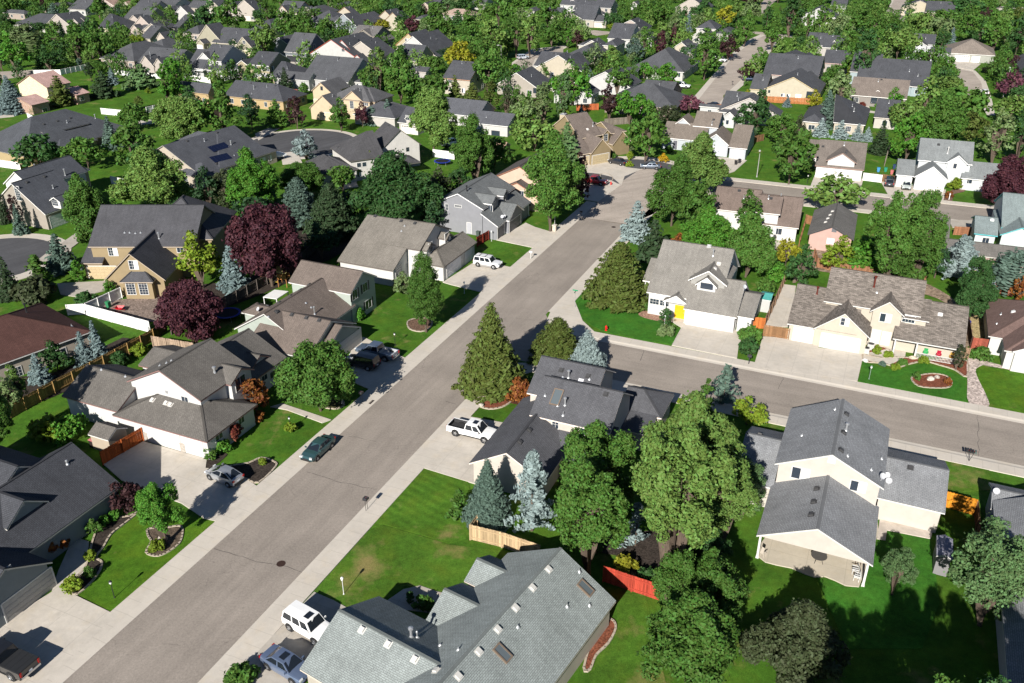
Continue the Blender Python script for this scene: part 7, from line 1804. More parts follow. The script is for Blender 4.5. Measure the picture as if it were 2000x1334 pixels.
    for x in (wf, wr):
        for sg in (1, -1):
            ar = MB(); ar.lathe(W(x, sg * (ws - .30), R + .02), [(R + .07, 0), (R + .07, .308), (.01, .308)], 14, ax=ly * sg)
            done(ar, 'wheel_arch_shade', DARKP)  # black disc paints in the shade of the wheel well around the tyre
            t = MB(); t.lathe(W(x, sg * (ws - .20), R), [(.6 * R, 0), (.96 * R, .0), (R, .04), (R, .19), (.94 * R, .225), (.66 * R, .225)], 16, ax=ly * sg)
            wh = done(t, 'wheel', RUBBER)
            r = MB(); r.lathe(W(x, sg * (ws - .20), R), [(.66 * R, .222), (.62 * R, .20), (.18 * R, .215), (.01, .22)], 12, ax=ly * sg)
            for k in range(5):
                a = k * 1.2566; d = (fx * math.cos(a) + up * math.sin(a)); r.obox(W(x, sg * (ws + .018), R) + d * R * .36, d, ly, d.cross(ly), R * .27, .012, R * .07)
            done(r, 'rim', CHROME, wh)
    # lamps, bumpers, mirrors
    xf, xr = st[-1][0], st[0][0]
    wl = st[-2][3]
    for sg in (1, -1):
        h = MB(); h.obox(W(st[-2][0] + .08, sg * wl * .76, (st[-2][2] + st[-1][2]) / 2 + .04), (fx + ly * sg * .35).normalized(), ly, up, .10, .17, .085); done(h, 'headlight', CLEAR_L)
        t = MB(); zt = (st[1][2] - .12) if style != 'pickup' else .95
        t.obox(W(xr + (.06 if style != 'pickup' else -.015), sg * st[1][3] * .86, zt), fx, ly, up, .06, .12 if style not in ('suv', 'van', 'pickup') else .07, .10 if style in ('sedan', 'hatch') else .2); done(t, 'taillight', RED_L)
        m = MB(); m.obox(W(bf - .22, sg * (wb + .17), zbelt + .12), fx, ly, up, .05, .11, .075); done(m, 'mirror', Pm if style != 'pickup' else DARKP)
        if cladding or style == 'pickup':
            k = MB(); k.obox(W((wf + wr) / 2, sg * (ws - .02), .44 if style == 'pickup' else .42), fx, ly, up, (wf - wr) / 2 - R - .1, .045, .05 if style == 'pickup' else .16); done(k, 'side_step', paint('cladding', cladding or (.02, .02, .02), .6))
    k = MB(); k.obox(W(xf - .06, 0, .47 if style in ('sedan', 'hatch') else .58), fx, ly, up, .1, st[-1][3] * .98, .09); done(k, 'front_bumper', CHROME if style == 'pickup' else DARKP)
    k = MB(); k.obox(W(xr + .02, 0, .46 if style in ('sedan', 'hatch') else .58), fx, ly, up, .1, st[0][3] * .98, .09); done(k, 'rear_bumper', CHROME if style == 'pickup' else DARKP)
    k = MB(); k.obox(W(xf + .02, 0, (st[-1][1] + st[-1][2]) / 2 + .08), fx, ly, up, .03, st[-1][3] * .55, .09); done(k, 'grille', DARKP)
    k = MB(); k.obox(W(xr - (.02 if style != 'pickup' else .03), 0, .72), fx, ly, up, .015, .16, .075); done(k, 'number_plate', paint('plate_white', (.6, .62, .66), .5))
    return root
car('sedan', 622, 884, TH + 180, (.050, .115, .125), 'teal sedan parked on the street beside the kerb', dz=.0, name='parked_car', metal=.5)
car('hatch', 440, 938, -60, (.42, .44, .47), 'silver hatchback on the broad driveway of the white house', metal=.6)
car('pickup', 924, 852, 113.8, (.78, .78, .77), 'white crew cab pickup with black cargo bed on the driveway', 'pickup_truck', 'pickup truck', metal=0, sunroof=True)
car('suv', 606, 1234, 123, (.80, .80, .79), 'white suv with black roof window half under the sage roof', 'parked_car', 'car', metal=0, sunroof=True)
car('sedan', 563, 1310, 123, (.16, .21, .32), 'blue grey sedan in the shade of the sage roofed house', metal=.5, sunroof=True)
car('pickup', 14, 1300, TH - 90, (.016, .017, .02), 'black pickup with covered bed at the picture corner', 'pickup_truck', 'pickup truck', metal=.2, cover=True)
car('pickup', 737, 697, TH - 90, (.13, .17, .24), 'blue grey pickup with open pale bed by the street lamp tree', 'pickup_truck', 'pickup truck', metal=.5, bedcol=(.35, .36, .38))
car('suv', 708, 716, TH - 90, (.018, .019, .022), 'black suv hidden beneath the street lamp tree', metal=.2)
car('suv', 953, 521, 113.8, (.74, .74, .73), 'white suv with grey lower cladding on the long roofed house drive', metal=.1, cladding=(.25, .24, .23), rack=True)
car('sedan', 1206, 321, -50, (.028, .028, .032), 'black sedan on the drive of the olive house', metal=.3)
car('sedan', 1270, 330, -82, (.10, .12, .15), 'slate grey sedan at the bend of the street', metal=.5, dz=.1)
car('pickup', 1160, 360, 113.8, (.30, .015, .02), 'red pickup shaded by the leaning maple', 'pickup_truck', 'pickup truck', metal=.3)
car('pickup', 881, 285, 230, (.78, .78, .78), 'white pickup behind the vinyl fence of the farmhouse', 'pickup_truck', 'pickup truck', metal=0)
car('suv', 1407, 121, 130, (.78, .78, .78), 'white suv on a drive beside the sunlit lane', metal=0)
car('pickup', 1330, 172, 115, (.76, .76, .76), 'white pickup at the pyramid roofed house', 'pickup_truck', 'pickup truck', metal=0)
car('sedan', 1463, 158, 100, (.02, .035, .07), 'dark blue sedan under the purple plum by the lane', metal=.4); car('sedan', 1480, 154, 100, (.03, .06, .10), 'teal blue sedan behind the dark blue one by the lane', metal=.4)
car('sedan', 1868, 160, 30, (.03, .05, .12), 'dark blue sedan at the rim of the round road end', metal=.4); car('sedan', 1922, 184, 10, (.76, .76, .76), 'white sedan parked along the round road end', metal=0)
car('suv', 1021, 116, 60, (.62, .66, .72), 'pale silver suv in tree shade on the far parking lane', metal=.4); car('sedan', 1094, 113, 90, (.02, .02, .022), 'black sedan behind a far charcoal roof', metal=.2)
car('suv', 594, 119, 60, (.72, .75, .80), 'silver suv outside the open garage', metal=.4); car('sedan', 712, 131, 20, (.76, .77, .78), 'white sedan beside the red fence end', metal=0); car('sedan', 377, 100, 100, (.02, .02, .03), 'dark sedan deep among the far charcoal roofs', metal=.3)
car('suv', 1736, 362, 22, (.03, .035, .045), 'dark suv in front of the brown gate', metal=.3); car('sedan', 1769, 368, 202, (.52, .58, .55), 'pale green sedan before the single garage door', metal=.4); car('sedan', 1396, 210, 130, (.02, .02, .022), 'black sedan at the brick house corner', metal=.2)
# ---------------------------------------------------------------- fences
FN = {}
def fence(pts, h, style, label, T=PX, col=None, step=2.4, name='wooden_fence'):
    P = [G(*T(*p)) for p in pts]
    c = sum(P, Vector()) / len(P); c.z = 0
    root = empty(name if style != 'vinyl' else 'vinyl_fence', c, label, 'fence', 'garden fences')
    m = wood(col or (.24, .15, .085), .28, 'fence_board') if style != 'vinyl' else paint('vinyl_panel', (.68, .67, .65), .5)
    b = MB(); rnd = random.Random(int(P[0].x * 10)); up = Vector((0, 0, 1)); rb = MB(); posts = []
    for A, B in zip(P, P[1:]):
        d = (B - A); L = d.length; d.normalize(); n = Vector((-d.y, d.x, 0))
        k = max(1, int(L / (.15 if style != 'vinyl' else 1.9)))
        for i in range(k):
            o = A + d * (L * (i + .5) / k); hh = h + (rnd.uniform(-.03, .03) if style != 'vinyl' else 0)
            b.obox(Vector((o.x, o.y, hh / 2 + .02)) + n * (.012 if i % 2 else 0), d, n, up, L / k / 2 - (.006 if style != 'vinyl' else .02), .012 if style != 'vinyl' else .02, hh / 2)
        for z in ((.35, h - .3) if style != 'vinyl' else (.1, h - .05)):
            rb.obox(Vector(((A.x + B.x) / 2, (A.y + B.y) / 2, z)) - n * .04, d, n, up, L / 2, .025 if style != 'vinyl' else .045, .045)
        q = max(1, round(L / step))
        posts += [A + d * (L * i / q) - n * .07 for i in range(q + 1)]
    b.build('boards', m, root, org=c); rb.build('rail', m, root, org=c)
    for p in posts[:60]:
        k = MB(); k.box(p, Vector((1, 0, 0)), Vector((0, 1, 0)), .055, .055, 0, h + .06)
        k.build('post', m, root, org=c)
cc = lambda x0, y0, s: (lambda x, y: cp(x0, y0, s, x, y))
ORANGE, TANF, REDF, GREYW, BROWNF, TERRA = (.34, .11, .025), (.34, .23, .125), (.26, .045, .022), (.17, .145, .12), (.155, .085, .045), (.34, .135, .05)
fence([(398, 493), (555, 398)], 1.75, 'w', 'rust orange fence between the driveway and the garden shed', c1, (.30, .075, .02))
fence([(470, 655), (820, 750)], 1.8, 'vinyl', 'white vinyl fence along the bare soil yard of the tan house', c4)
fence([(474, 650), (663, 562)], 1.8, 'vinyl', 'shaded white vinyl fence running up to the square bay', c4); fence([(372, 655), (466, 650)], 1.7, 'vinyl', 'short white vinyl fence beside the maroon roof', c4)
fence([(60, 1215), (300, 1080), (500, 975), (700, 868), (838, 792)], 1.75, 'w', 'long tan fence behind the white house with maroon trim', c4, (.27, .17, .065)); fence([(838, 792), (905, 740)], 1.7, 'w', 'dark brown fence corner by the vinyl fence end', c4, (.12, .075, .04))
fence([(836, 832), (1060, 870)], 1.8, 'w', 'weathered grey brown fence between two garden corners', c4, (.30, .22, .16))
fence([(930, 760), (1090, 690), (1230, 612), (1450, 490), (1640, 370), (1720, 300)], 1.8, 'w', 'long dark weathered fence below the purple trees', c4, (.10, .085, .075))
fence([(1046, 634), (1200, 672), (1385, 735)], 1.8, 'w', 'tan board fence at the edge of the striped lawn', c2, (.40, .29, .17)); fence([(1046, 634), (1078, 590)], 1.8, 'w', 'short tan fence return beside the blue spruce', c2, (.40, .29, .17))
fence([(1178, 1136), (1290, 1174)], 1.8, 'w', 'brick red fence below the flowering yellow shrub', PX, (.34, .05, .03))
fence([(1843, 990), (1900, 1006)], 1.9, 'w', 'bright orange cedar fence beside the cream house', PX, (.50, .20, .02)); fence([(1903, 1008), (1908, 1075)], 1.8, 'w', 'brown fence running down from the cedar fence corner', PX, BROWNF)
fence([(645, 697), (700, 580), (755, 452)], 1.8, 'w', 'weathered brown fence beside the concrete parking pad', c6, (.20, .13, .085)); fence([(640, 737), (771, 757)], 1.75, 'w', 'brown wooden gate closing the parking pad', c6, (.22, .12, .06), name='wooden_gate')
fence([(588, 695), (645, 700)], 1.7, 'w', 'small orange red fence by the white house corner', c6, (.42, .13, .035)); fence([(1603, 838), (1706, 856)], 1.6, 'w', 'grey brown fence beside the bronze shrub', c6, (.26, .17, .11))
fence([(1722, 806), (1808, 818)], 1.8, 'w', 'rust red fence beside the maroon roofed house', c6, (.26, .07, .045)); fence([(1716, 800), (1700, 700), (1690, 610)], 1.8, 'w', 'dark fence strip between mottled and maroon roofs', c6, (.10, .06, .045))
fence([(905, 330), (920, 380), (1000, 400), (1270, 440), (1480, 470)], 1.7, 'w', 'brown fence behind the mottled brown roof', c6, (.22, .11, .06)); fence([(825, 270), (860, 150), (895, 160)], 1.7, 'w', 'brown fence between the patio and the pink house', c6, (.24, .12, .06)); fence([(1838, 515), (1935, 530)], 1.7, 'w', 'reddish fence under the weeping blue green willow', c6, (.24, .09, .055)); fence([(1630, 210), (1725, 215)], 1.6, 'w', 'brown wooden pen beside the teal trimmed house', c6, (.24, .11, .06))
fence([(864, 284), (928, 247)], 1.8, 'w', 'dark red fence beside the plain grey house', c5, (.16, .025, .015))
fence([(738, 690), (882, 708)], 1.7, 'vinyl', 'white vinyl fence beside the three garage doors', gh); fence([(882, 700), (990, 716)], 1.7, 'w', 'brown gate behind the dark suv', gh, BROWNF, name='wooden_gate'); fence([(905, 580), (945, 440)], 1.7, 'w', 'grey fence between the back lawn and the bins', gh, GREYW)
fence([(640, 788), (1012, 808)], 1.8, 'w', 'terracotta fence below the long yellow house', T5, TERRA); fence([(740, 1272), (990, 1262)], 1.8, 'w', 'terracotta red fence by the small blue spruce', T4, (.36, .10, .04)); fence([(850, 965), (1010, 985)], 1.8, 'w', 'orange tan fence under the small blue shrub', T4, TERRA)
fence([(395, 868), (700, 860), (985, 800)], 1.8, 'vinyl', 'long vinyl fence closing the park lawn', T1); fence([(185, 905), (480, 958)], 1.7, 'vinyl', 'white vinyl fence under the sunroom house', T2); fence([(640, 930), (860, 880)], 1.6, 'vinyl', 'vinyl fence beside the mustard house patio', T2)
fence([(1170, 1310), (1415, 1335)], 1.7, 'vinyl', 'white vinyl fence behind the long shed dormer roof', T1); fence([(1685, 1300), (1915, 1245)], 1.7, 'vinyl', 'shaded vinyl fence at the green lawn edge', T1); fence([(1300, 850), (1500, 880), (1720, 900), (1870, 905)], 1.7, 'vinyl', 'bright vinyl fence behind the pale pine', T1)
fence([(1385, 505), (1550, 528)], 1.8, 'vinyl', 'white vinyl fence beside the farmhouse trampoline', cc(500, 180, 4)); fence([(0, 585), (165, 608)], 1.7, 'vinyl', 'white vinyl fence at the edge by the yellow wall', cc(0, 180, 4)); fence([(875, 715), (1000, 745)], 1.7, 'vinyl', 'white vinyl fence glimpsed between two roofs', cc(0, 180, 4)); fence([(225, 165 + 50), (320, 235 + 30)], 1.8, 'vinyl', 'white vinyl fence beside the big blue spruce', cc(0, 180, 4))
fence([(720, 262), (935, 245)], 1.8, 'w', 'weathered fence behind the olive gabled house', fh, GREYW); fence([(1870, 400), (1960, 380)], 1.7, 'w', 'brown fence behind the pale blue grey house', fh, BROWNF); fence([(960, 690), (1120, 660)], 1.7, 'w', 'grey fence in front of the wide hip roof', T1, GREYW); fence([(215, 725), (300, 705)], 1.7, 'w', 'red fence beside the white gabled houses', T3, (.30, .06, .04)); fence([(1410, 1085), (1480, 1090)], 1.7, 'w', 'red brown fence at the white trimmed gable', T2, (.25, .08, .05)); fence([(1660, 1060), (1740, 1080)], 1.7, 'w', 'orange fence beside the maroon hedge', T4, TERRA)
fence([(150, 860), (310, 850)], 1.7, 'w', 'orange brown fence behind the corner pyramid roofs', T5, TERRA); fence([(610, 630), (775, 640)], 1.6, 'w', 'grey brown fence behind the pediment ranch', cc(1500, 0, 4), GREYW)

# ---------------------------------------------------------------- street furniture and garden things
def lamp_post(px, py, label, h=1.9, col=(.02, .02, .022), head=(.75, .75, .72)):
    p = G(px, py); r = empty('yard_lamp', p, label, 'lamp post', 'yard lamps'); b = MB(); O = Vector((0, 0, 0))
    b.lathe(O, [(.09, 0), (.07, .08), (.035, .14), (.03, h - .32), (.05, h - .28)], 8); b.build('post', paint('lamp_post', col), r)
    b = MB(); b.lathe(O, [(.06, h - .28), (.11, h - .2), (.12, h - .05), (.10, h)], 8); b.build('lamp_shade', paint('lamp_glass', head, .3), r)
    b = MB(); b.lathe(O, [(.15, h - .02), (.10, h + .07), (.02, h + .12), (.001, h + .16)], 8); b.build('cap', paint('lamp_post', col), r)
for px, py, l, k in ((671.5, 1161, 'silver yard lamp on the dry lawn near the white suv', (.6, .6, .6)), (224, 1168, 'black yard lamp on the lawn of the porch house', None), (568, 842, 'slim black yard lamp in the small round flower bed', None), (907, 573, 'pale yard lamp in the columnar tree shadow', (.5, .55, .6)), (772, 675, 'dark yard lamp on the green house lawn', None), (960, 471, 'white topped yard lamp against the grey house', (.5, .5, .5)), (1697, 741, 'green grey yard lamp on the curved lawn', (.2, .25, .22)), (1297, 641, 'white yard lamp above the weeping shrub', (.72, .72, .7)), (1576, 359, 'black yard lamp before the three garage doors', None)):
    lamp_post(px, py, l, col=k or (.02, .02, .022))
def street_lamp(px, py, label, h, arm=1.4, hd=113.8):
    p = G(px, py); r = empty('street_lamp', p, label, 'street lamp', 'street lamps'); b = MB(); e = axes(hd)[0]; O = Vector((0, 0, 0)); up = Vector((0, 0, 1))
    b.lathe(O, [(.16, 0), (.13, .3), (.10, .35), (.06, h)], 8); b.build('post', paint('lamp_grey', (.30, .29, .27)), r)
    b = MB(); b.tube(up * (h - .1), up * (h + .15) + e * arm, .035); b.build('arm', paint('lamp_grey', (.30, .29, .27)), r)
    b = MB(); b.obox(up * (h + .14) + e * (arm + .3), e, Vector((-e.y, e.x, 0)), up, .38, .17, .08); b.build('lamp_head', paint('lamp_head', (.45, .45, .43)), r)
street_lamp(669, 789, 'tall street lamp rising through the round dark green tree', 6.6)
street_lamp(1478, 346, 'grey street lamp at the grass strip beside the pale garage house', 6.0, .8, 200); street_lamp(979, 138, 'street lamp at the dark end of the parking lane', 8.5, .8, 250); street_lamp(1959, 190, 'street lamp under the plum pink tree', 8.5, .8, 20)
def mailbox(px, py, label, n=1, col=(.03, .03, .033), post=(.03, .03, .033), hd=TH, vee=False, h=1.05, board=False):
    p = G(px, py); p.z = .10; r = empty('mailbox', p, label, 'mailbox', 'mailboxes'); e1, e2 = axes(hd); up = Vector((0, 0, 1))
    if vee:
        for s in (-1, 1):
            b = MB(); b.tube(up * 0, e1 * (s * .28) + up * h, .025); b.build('leg', BLACK, r)
    elif board:
        for s in (-1, 1):
            b = MB(); b.tube(e1 * (s * .16), e1 * (s * .16) + up * h, .022); b.build('leg', BLACK, r)
    else:
        b = MB(); b.obox(up * h / 2, e1, e2, up, .05, .05, h / 2); b.build('post', paint('mail_post', post), r)
    for i in range(n):
        o = up * (h + .13) + e1 * ((i - (n - 1) / 2) * .27); b = MB()
        ln = .26 if not board else .22; w = .11 if not board else .13
        b.obox(o - up * .03, e2, e1, up, ln, w, .09)
        for k in range(6):
            a0, a1 = math.pi * k / 6, math.pi * (k + 1) / 6
            q = [o + up * .06 + e1 * (w * math.cos(a)) + up * (w * .8 * math.sin(a)) for a in (a0, a1)]
            b.poly([q[0] - e2 * ln, q[0] + e2 * ln, q[1] + e2 * ln, q[1] - e2 * ln]); b.poly([o - e2 * ln, q[0] - e2 * ln, q[1] - e2 * ln]); b.poly([o + e2 * ln, q[1] + e2 * ln, q[0] + e2 * ln])
        x = b.build('letter_box', paint('mail_metal', col if i < 3 else (.10, .12, .11), .4), r)
        f = MB(); f.obox(o + e1 * (w + .012) + up * .07, e2, e1, up, .02, .006, .07); f.build('flag', paint('flag_red', (.35, .03, .02)), x)
mailbox(716.5, 997, 'black twin mailbox on two thin legs beside the striped lawn', 2, board=True, h=1.25); mailbox(707, 787, 'black twin mailbox by the street lamp tree', 2, board=True, h=1.25); mailbox(1892, 902, 'row of four black mailboxes on a forked stand', 4, vee=True, h=1.15, hd=TH + 90)
mailbox(1037, 506, 'white mailbox at the end of the small square lawn', 1, (.74, .74, .72), (.5, .5, .48)); mailbox(1134.5, 426, 'dark mailbox in the shade of the leaning maple', 1); mailbox(1462, 712, 'black mailbox by the flowering hedge shrub', 2); mailbox(1853, 391, 'white mailbox on a white post in front of the plum', 1, (.76, .76, .74), (.76, .76, .74), hd=112); mailbox(1430, 167, 'black mailbox at the lane corner garden', 1); mailbox(1910, 142, 'black mailbox by the tan hip roofed house', 1)
# stone pillar with lamp, hydrants, street name sign
p = G(1083, 452); r = empty('stone_pillar', p, 'square stone pillar carrying a thin post at the lawn edge', 'pillar'); b = MB(); up = Vector((0, 0, 1)); e1, e2 = axes(TH)
b.obox(up * .6, e1, e2, up, .33, .33, .6); b.build('pillar', siding((.45, .38, .30), 'brick'), r); b = MB(); b.obox(up * 1.24, e1, e2, up, .40, .40, .05); b.build('cap', paint('cap_stone', (.5, .46, .4)), r); b = MB(); b.tube(up * 1.28, up * 3.0, .03); b.build('post', paint('thin_post', (.6, .6, .58)), r)
def hydrant(px, py, label):
    p = G(px, py); r = empty('fire_hydrant', p, label, 'hydrant', 'fire hydrants'); m = paint('hydrant_red', (.50, .015, .012), .4); O = Vector((0, 0, 0))
    b = MB(); b.lathe(O, [(.2, 0), (.2, .06), (.13, .08), (.13, .55), (.17, .57), (.17, .62), (.14, .72), (.06, .80), (.05, .86), (.001, .87)], 10); b.build('barrel', m, r)
    for s, ax in ((1, e1), (-1, e1), (1, e2)):
        b = MB(); b.tube(up * .45 + ax * (s * .1), up * .45 + ax * (s * .24), .075, n=8); b.build('nozzle', m, r)
hydrant(1183.5, 646, 'red fire hydrant on the corner lawn'); hydrant(1193, 362, 'red fire hydrant beside the red pickup')
p = G(1122.5, 601); r = empty('street_sign', p, 'green street name sign on a thin post at the corner lawn', 'street sign'); b = MB(); b.tube((0, 0, 0), (0, 0, 2.75), .03); b.build('post', METAL, r)
for k, (a, z) in enumerate(((e1, 2.62), (e2, 2.85))):
    b = MB(); b.obox(up * z, a, a.cross(up), up, .42, .012, .09); b.build('name_board', paint('sign_green', (.015, .22, .10), .4), r)
def disc(px, py, rad, z, name, label, cat, c, m=None):
    p = G(px, py, 0); b = MB(); b.lathe((p.x, p.y, z), [(rad, 0), (rad, .008), (rad * .93, .010), (rad * .9, .006), (.01, .006)], 20); o = b.build(name, m or mat('cast_iron', c, .7, .3), org=Vector((p.x, p.y, z))); tag(o, label, cat, 'manhole covers')
disc(549, 1101, .42, .006, 'manhole_cover', 'round iron manhole cover in front of the sage roofed house', 'manhole cover', (.05, .028, .022)); disc(1198.5, 443.5, .42, .006, 'manhole_cover', 'round iron manhole cover level with the silvery spruce', 'manhole cover', (.05, .035, .03))
p = G(722, 785); b = MB()
for i in range(6): b.obox(Vector((p.x, p.y, .05)) + e1 * (-.4 + i * .16), e1, e2, up, .05, .4, .02)
tag(b.build('storm_grate', mat('grate_iron', (.04, .03, .028), .7, .3), org=Vector((p.x, p.y, 0))), 'dark storm drain grate in the gutter by the twin mailbox', 'drain grate')
def bin_(px, py, c, label, lid=None):
    p = G(px, py); r = empty('wheelie_bin', p, label, 'bin', 'wheelie bins'); b = MB(); q = lambda s: [e1 * (-s) + e2 * (-s), e1 * s + e2 * (-s), e1 * s + e2 * s, e1 * (-s) + e2 * s]
    lo, hi = [a + up * .06 for a in q(.24)], [a + up * .95 for a in q(.31)]
    for i in range(4): b.poly([lo[i], lo[(i + 1) % 4], hi[(i + 1) % 4], hi[i]])
    b.poly(lo); b.build('body', paint('bin_plastic', c), r); b = MB(); b.obox(up * .98, e1, e2, up, .34, .34, .04); b.obox(up * 1.03, e1, e2, up, .24, .28, .025); b.build('lid', paint('bin_plastic', lid or c), r)
    for s in (-1, 1):
        b = MB(); b.lathe(e1 * -.28 + e2 * (s * .22) + up * .1, [(.1, -.03), (.1, .03), (.01, .03)], 8, ax=e2); b.build('wheel', RUBBER, r)
bin_(1715, 336, (.05, .22, .42), 'blue bin behind the white vinyl fence'); bin_(1729, 336, (.02, .20, .13), 'green bin between the blue bin and brown gate'); bin_(1741, 341, (.40, .12, .12), 'pinkish red bin behind the brown gate'); bin_(1746, 330, (.02, .04, .10), 'navy bin against the grey house wall'); bin_(1437, 322, (.015, .015, .016), 'black bin on the grey garage drive'); bin_(1444, 319, (.02, .02, .022), 'black bin nearer the brick pillar of the grey garage'); bin_(934, 462, (.06, .08, .07), 'dark bin beside the red fence and grey wall'); bin_(184, 872, (.03, .02, .02), 'dark bin with pink lid behind the rust orange fence', (.45, .16, .16)); bin_(213, 601, (.03, .18, .08), 'green bin inside the vinyl fence corner')
p = G(235, 607); r = empty('wheelbarrow', p, 'red wheelbarrow on the bare soil yard', 'wheelbarrow'); b = MB(); m = paint('barrow_red', (.45, .01, .02), .4)
lo = [Vector((x * .35, y * .3, .3)) for x, y in ((-1, -1), (1, -1), (1, 1), (-1, 1))]; hi = [Vector((x * .6, y * .45, .65)) for x, y in ((-1, -1), (1, -1), (1, 1), (-1, 1))]
for i in range(4): b.poly([lo[i], lo[(i + 1) % 4], hi[(i + 1) % 4], hi[i]])
b.poly(lo); b.build('tray', m, r); b = MB(); b.lathe(Vector((.75, 0, .2)), [(.2, -.05), (.2, .05), (.02, .05)], 10, ax=Vector((0, 1, 0))); b.build('wheel', RUBBER, r)
for s in (-1, 1):
    b = MB(); b.tube((.75, s * .1, .2), (-1.0, s * .35, .6), .025); b.build('handle', m, r)
def trampoline(px, py, rad, label):
    p = G(px, py); r = empty('trampoline', p, label, 'trampoline', 'trampolines'); O = Vector((0, 0, 0)); b = MB(); b.lathe(O, [(rad, .78), (rad, .84), (rad - .32, .86), (rad - .32, .80)], 24); b.build('safety_pad', paint('pad_blue', (.01, .03, .28), .5), r)
    b = MB(); b.lathe(O, [(rad - .3, .80), (.01, .78)], 24); b.build('mat', paint('mat_black', (.01, .01, .014), .8), r)
    for i in range(6):
        a = i * 1.047; b = MB(); b.tube((math.cos(a) * (rad - .1), math.sin(a) * (rad - .1), 0), (math.cos(a) * (rad - .1), math.sin(a) * (rad - .1), .8), .03); b.build('leg', METAL, r)
trampoline(446, 621, 1.9, 'round blue edged trampoline in deep tree shade'); trampoline(864, 321, 1.9, 'round blue trampoline behind the farmhouse'); trampoline(1878, 636, 1.1, 'small dark round fire pit mat beside the mottled roof')
# wooden play set
p = G(556, 558); r = empty('play_set', p, 'wooden play set with green slide and yellow green roof', 'play set'); wd = wood((.36, .16, .06), .2, 'play_wood'); e1, e2 = axes(100)
for i, (a, q) in enumerate(((-1, -1), (1, -1), (1, 1), (-1, 1))):
    b = MB(); b.tube(e1 * (a * .7) + e2 * (q * .7), e1 * (a * .7) + e2 * (q * .7) + up * 2.6, .06, n=6); b.build('leg', wd, r)
b = MB(); b.obox(up * 1.4, e1, e2, up, .75, .75, .05); 
for s in (-1, 1): b.obox(up * 1.85 + e2 * (s * .72), e1, e2, up, .75, .03, .35)
b.build('platform', wd, r)
b = MB(); b.poly([e1 * -.95 + e2 * -.95 + up * 2.5, e1 * .95 + e2 * -.95 + up * 2.5, e1 * .95 + up * 3.3, e1 * -.95 + up * 3.3]); b.build('roof', paint('canopy_green', (.03, .16, .13)), r)
b = MB(); b.poly([e1 * -.95 + up * 3.31, e1 * .95 + up * 3.31, e1 * .95 + e2 * .95 + up * 2.5, e1 * -.95 + e2 * .95 + up * 2.5]); b.build('roof', paint('canopy_yellow', (.62, .52, .20)), r)
b = MB(); b.tube(e1 * -.7 + up * 2.2, e1 * -3.6 + up * 2.2, .06)
for s in (-1, 1): b.tube(e1 * -3.6 + up * 2.2, e1 * -3.8 + e2 * (s * .8), .055)
b.build('swing_beam', wd, r)
for i in range(3):
    b = MB(); o = e1 * (-1.3 - i * .85)
    for s in (-1, 1): b.tube(o + e1 * (s * .2) + up * 2.2, o + e1 * (s * .2) + up * .55, .012, n=4)
    b.obox(o + up * .55, e1, e2, up, .24, .1, .02); b.build('swing', paint('swing_yellow', (.5, .38, .06)), r)
b = MB()
for k in range(6):
    t0, t1 = k / 6, (k + 1) / 6; f = lambda t: e2 * (-.7 - 2.2 * t) + up * (1.4 - 1.25 * t + .12 * math.sin(t * 6))
    b.poly([f(t0) - e1 * .25, f(t0) + e1 * .25, f(t1) + e1 * .25, f(t1) - e1 * .25])
    for s in (-1, 1): b.poly([f(t0) + e1 * (s * .25), f(t1) + e1 * (s * .25), f(t1) + e1 * (s * .25) + up * .16, f(t0) + e1 * (s * .25) + up * .16])
b.build('slide', paint('slide_green', (.01, .20, .10), .35), r)
# white flat patio cover behind the green house
e1, e2 = axes(TH); q = [G(*cp(430, 490, 5.8, *a), 2.5) for a in ((485, 522), (640, 545), (775, 458), (615, 440))]; c = sum(q, Vector()) / 4; r = empty('patio_cover', Vector((c.x, c.y, 0)), 'flat white patio cover behind the pale green house', 'patio cover'); b = MB()
b.prism(q, 2.42, 2.52); b.build('roof', paint('cover_white', (.66, .65, .63)), r, org=Vector((c.x, c.y, 0)))
for a in q:
    b = MB(); b.box(a * .94 + c * .06, e1, e2, .05, .05, 0, 2.42); b.build('post', paint('cover_white', (.66, .65, .63)), r, org=Vector((c.x, c.y, 0)))
# garden sheds
house('', 'beige garden shed with grey brown roof behind the rust orange fence', GB, (.56, .47, .36), [(54.6, 57.4, -75.4, -72.4, 2.0, 'v', .55, dict(ov=.15))], cat='shed', name='garden_shed', group='garden sheds')
house('', 'white shed with teal roof beside the parking pad fence', (.06, .26, .24), (.66, .66, .64), [('p', 1483, 583, 1506, 587, 3, 2.1, 'v', .3, dict(ov=.12))], cat='shed', name='garden_shed', group='garden sheds')
house('', 'grey shed in the deep tree shade by the big lawn', (.20, .20, .24), (.30, .29, .30), [('p', 1829, 1085, 1862, 1092, 3, 2.2, 'u', .4, dict(ov=.12))], cat='shed', name='garden_shed', group='garden sheds')
house('', 'small tan roofed shed by the white pickup', (.30, .21, .15), (.50, .40, .33), [('p', 962, 287, 984, 290, 4, 2.3, 'v', .5, dict(ov=.15))], cat='shed', name='garden_shed', group='garden sheds')
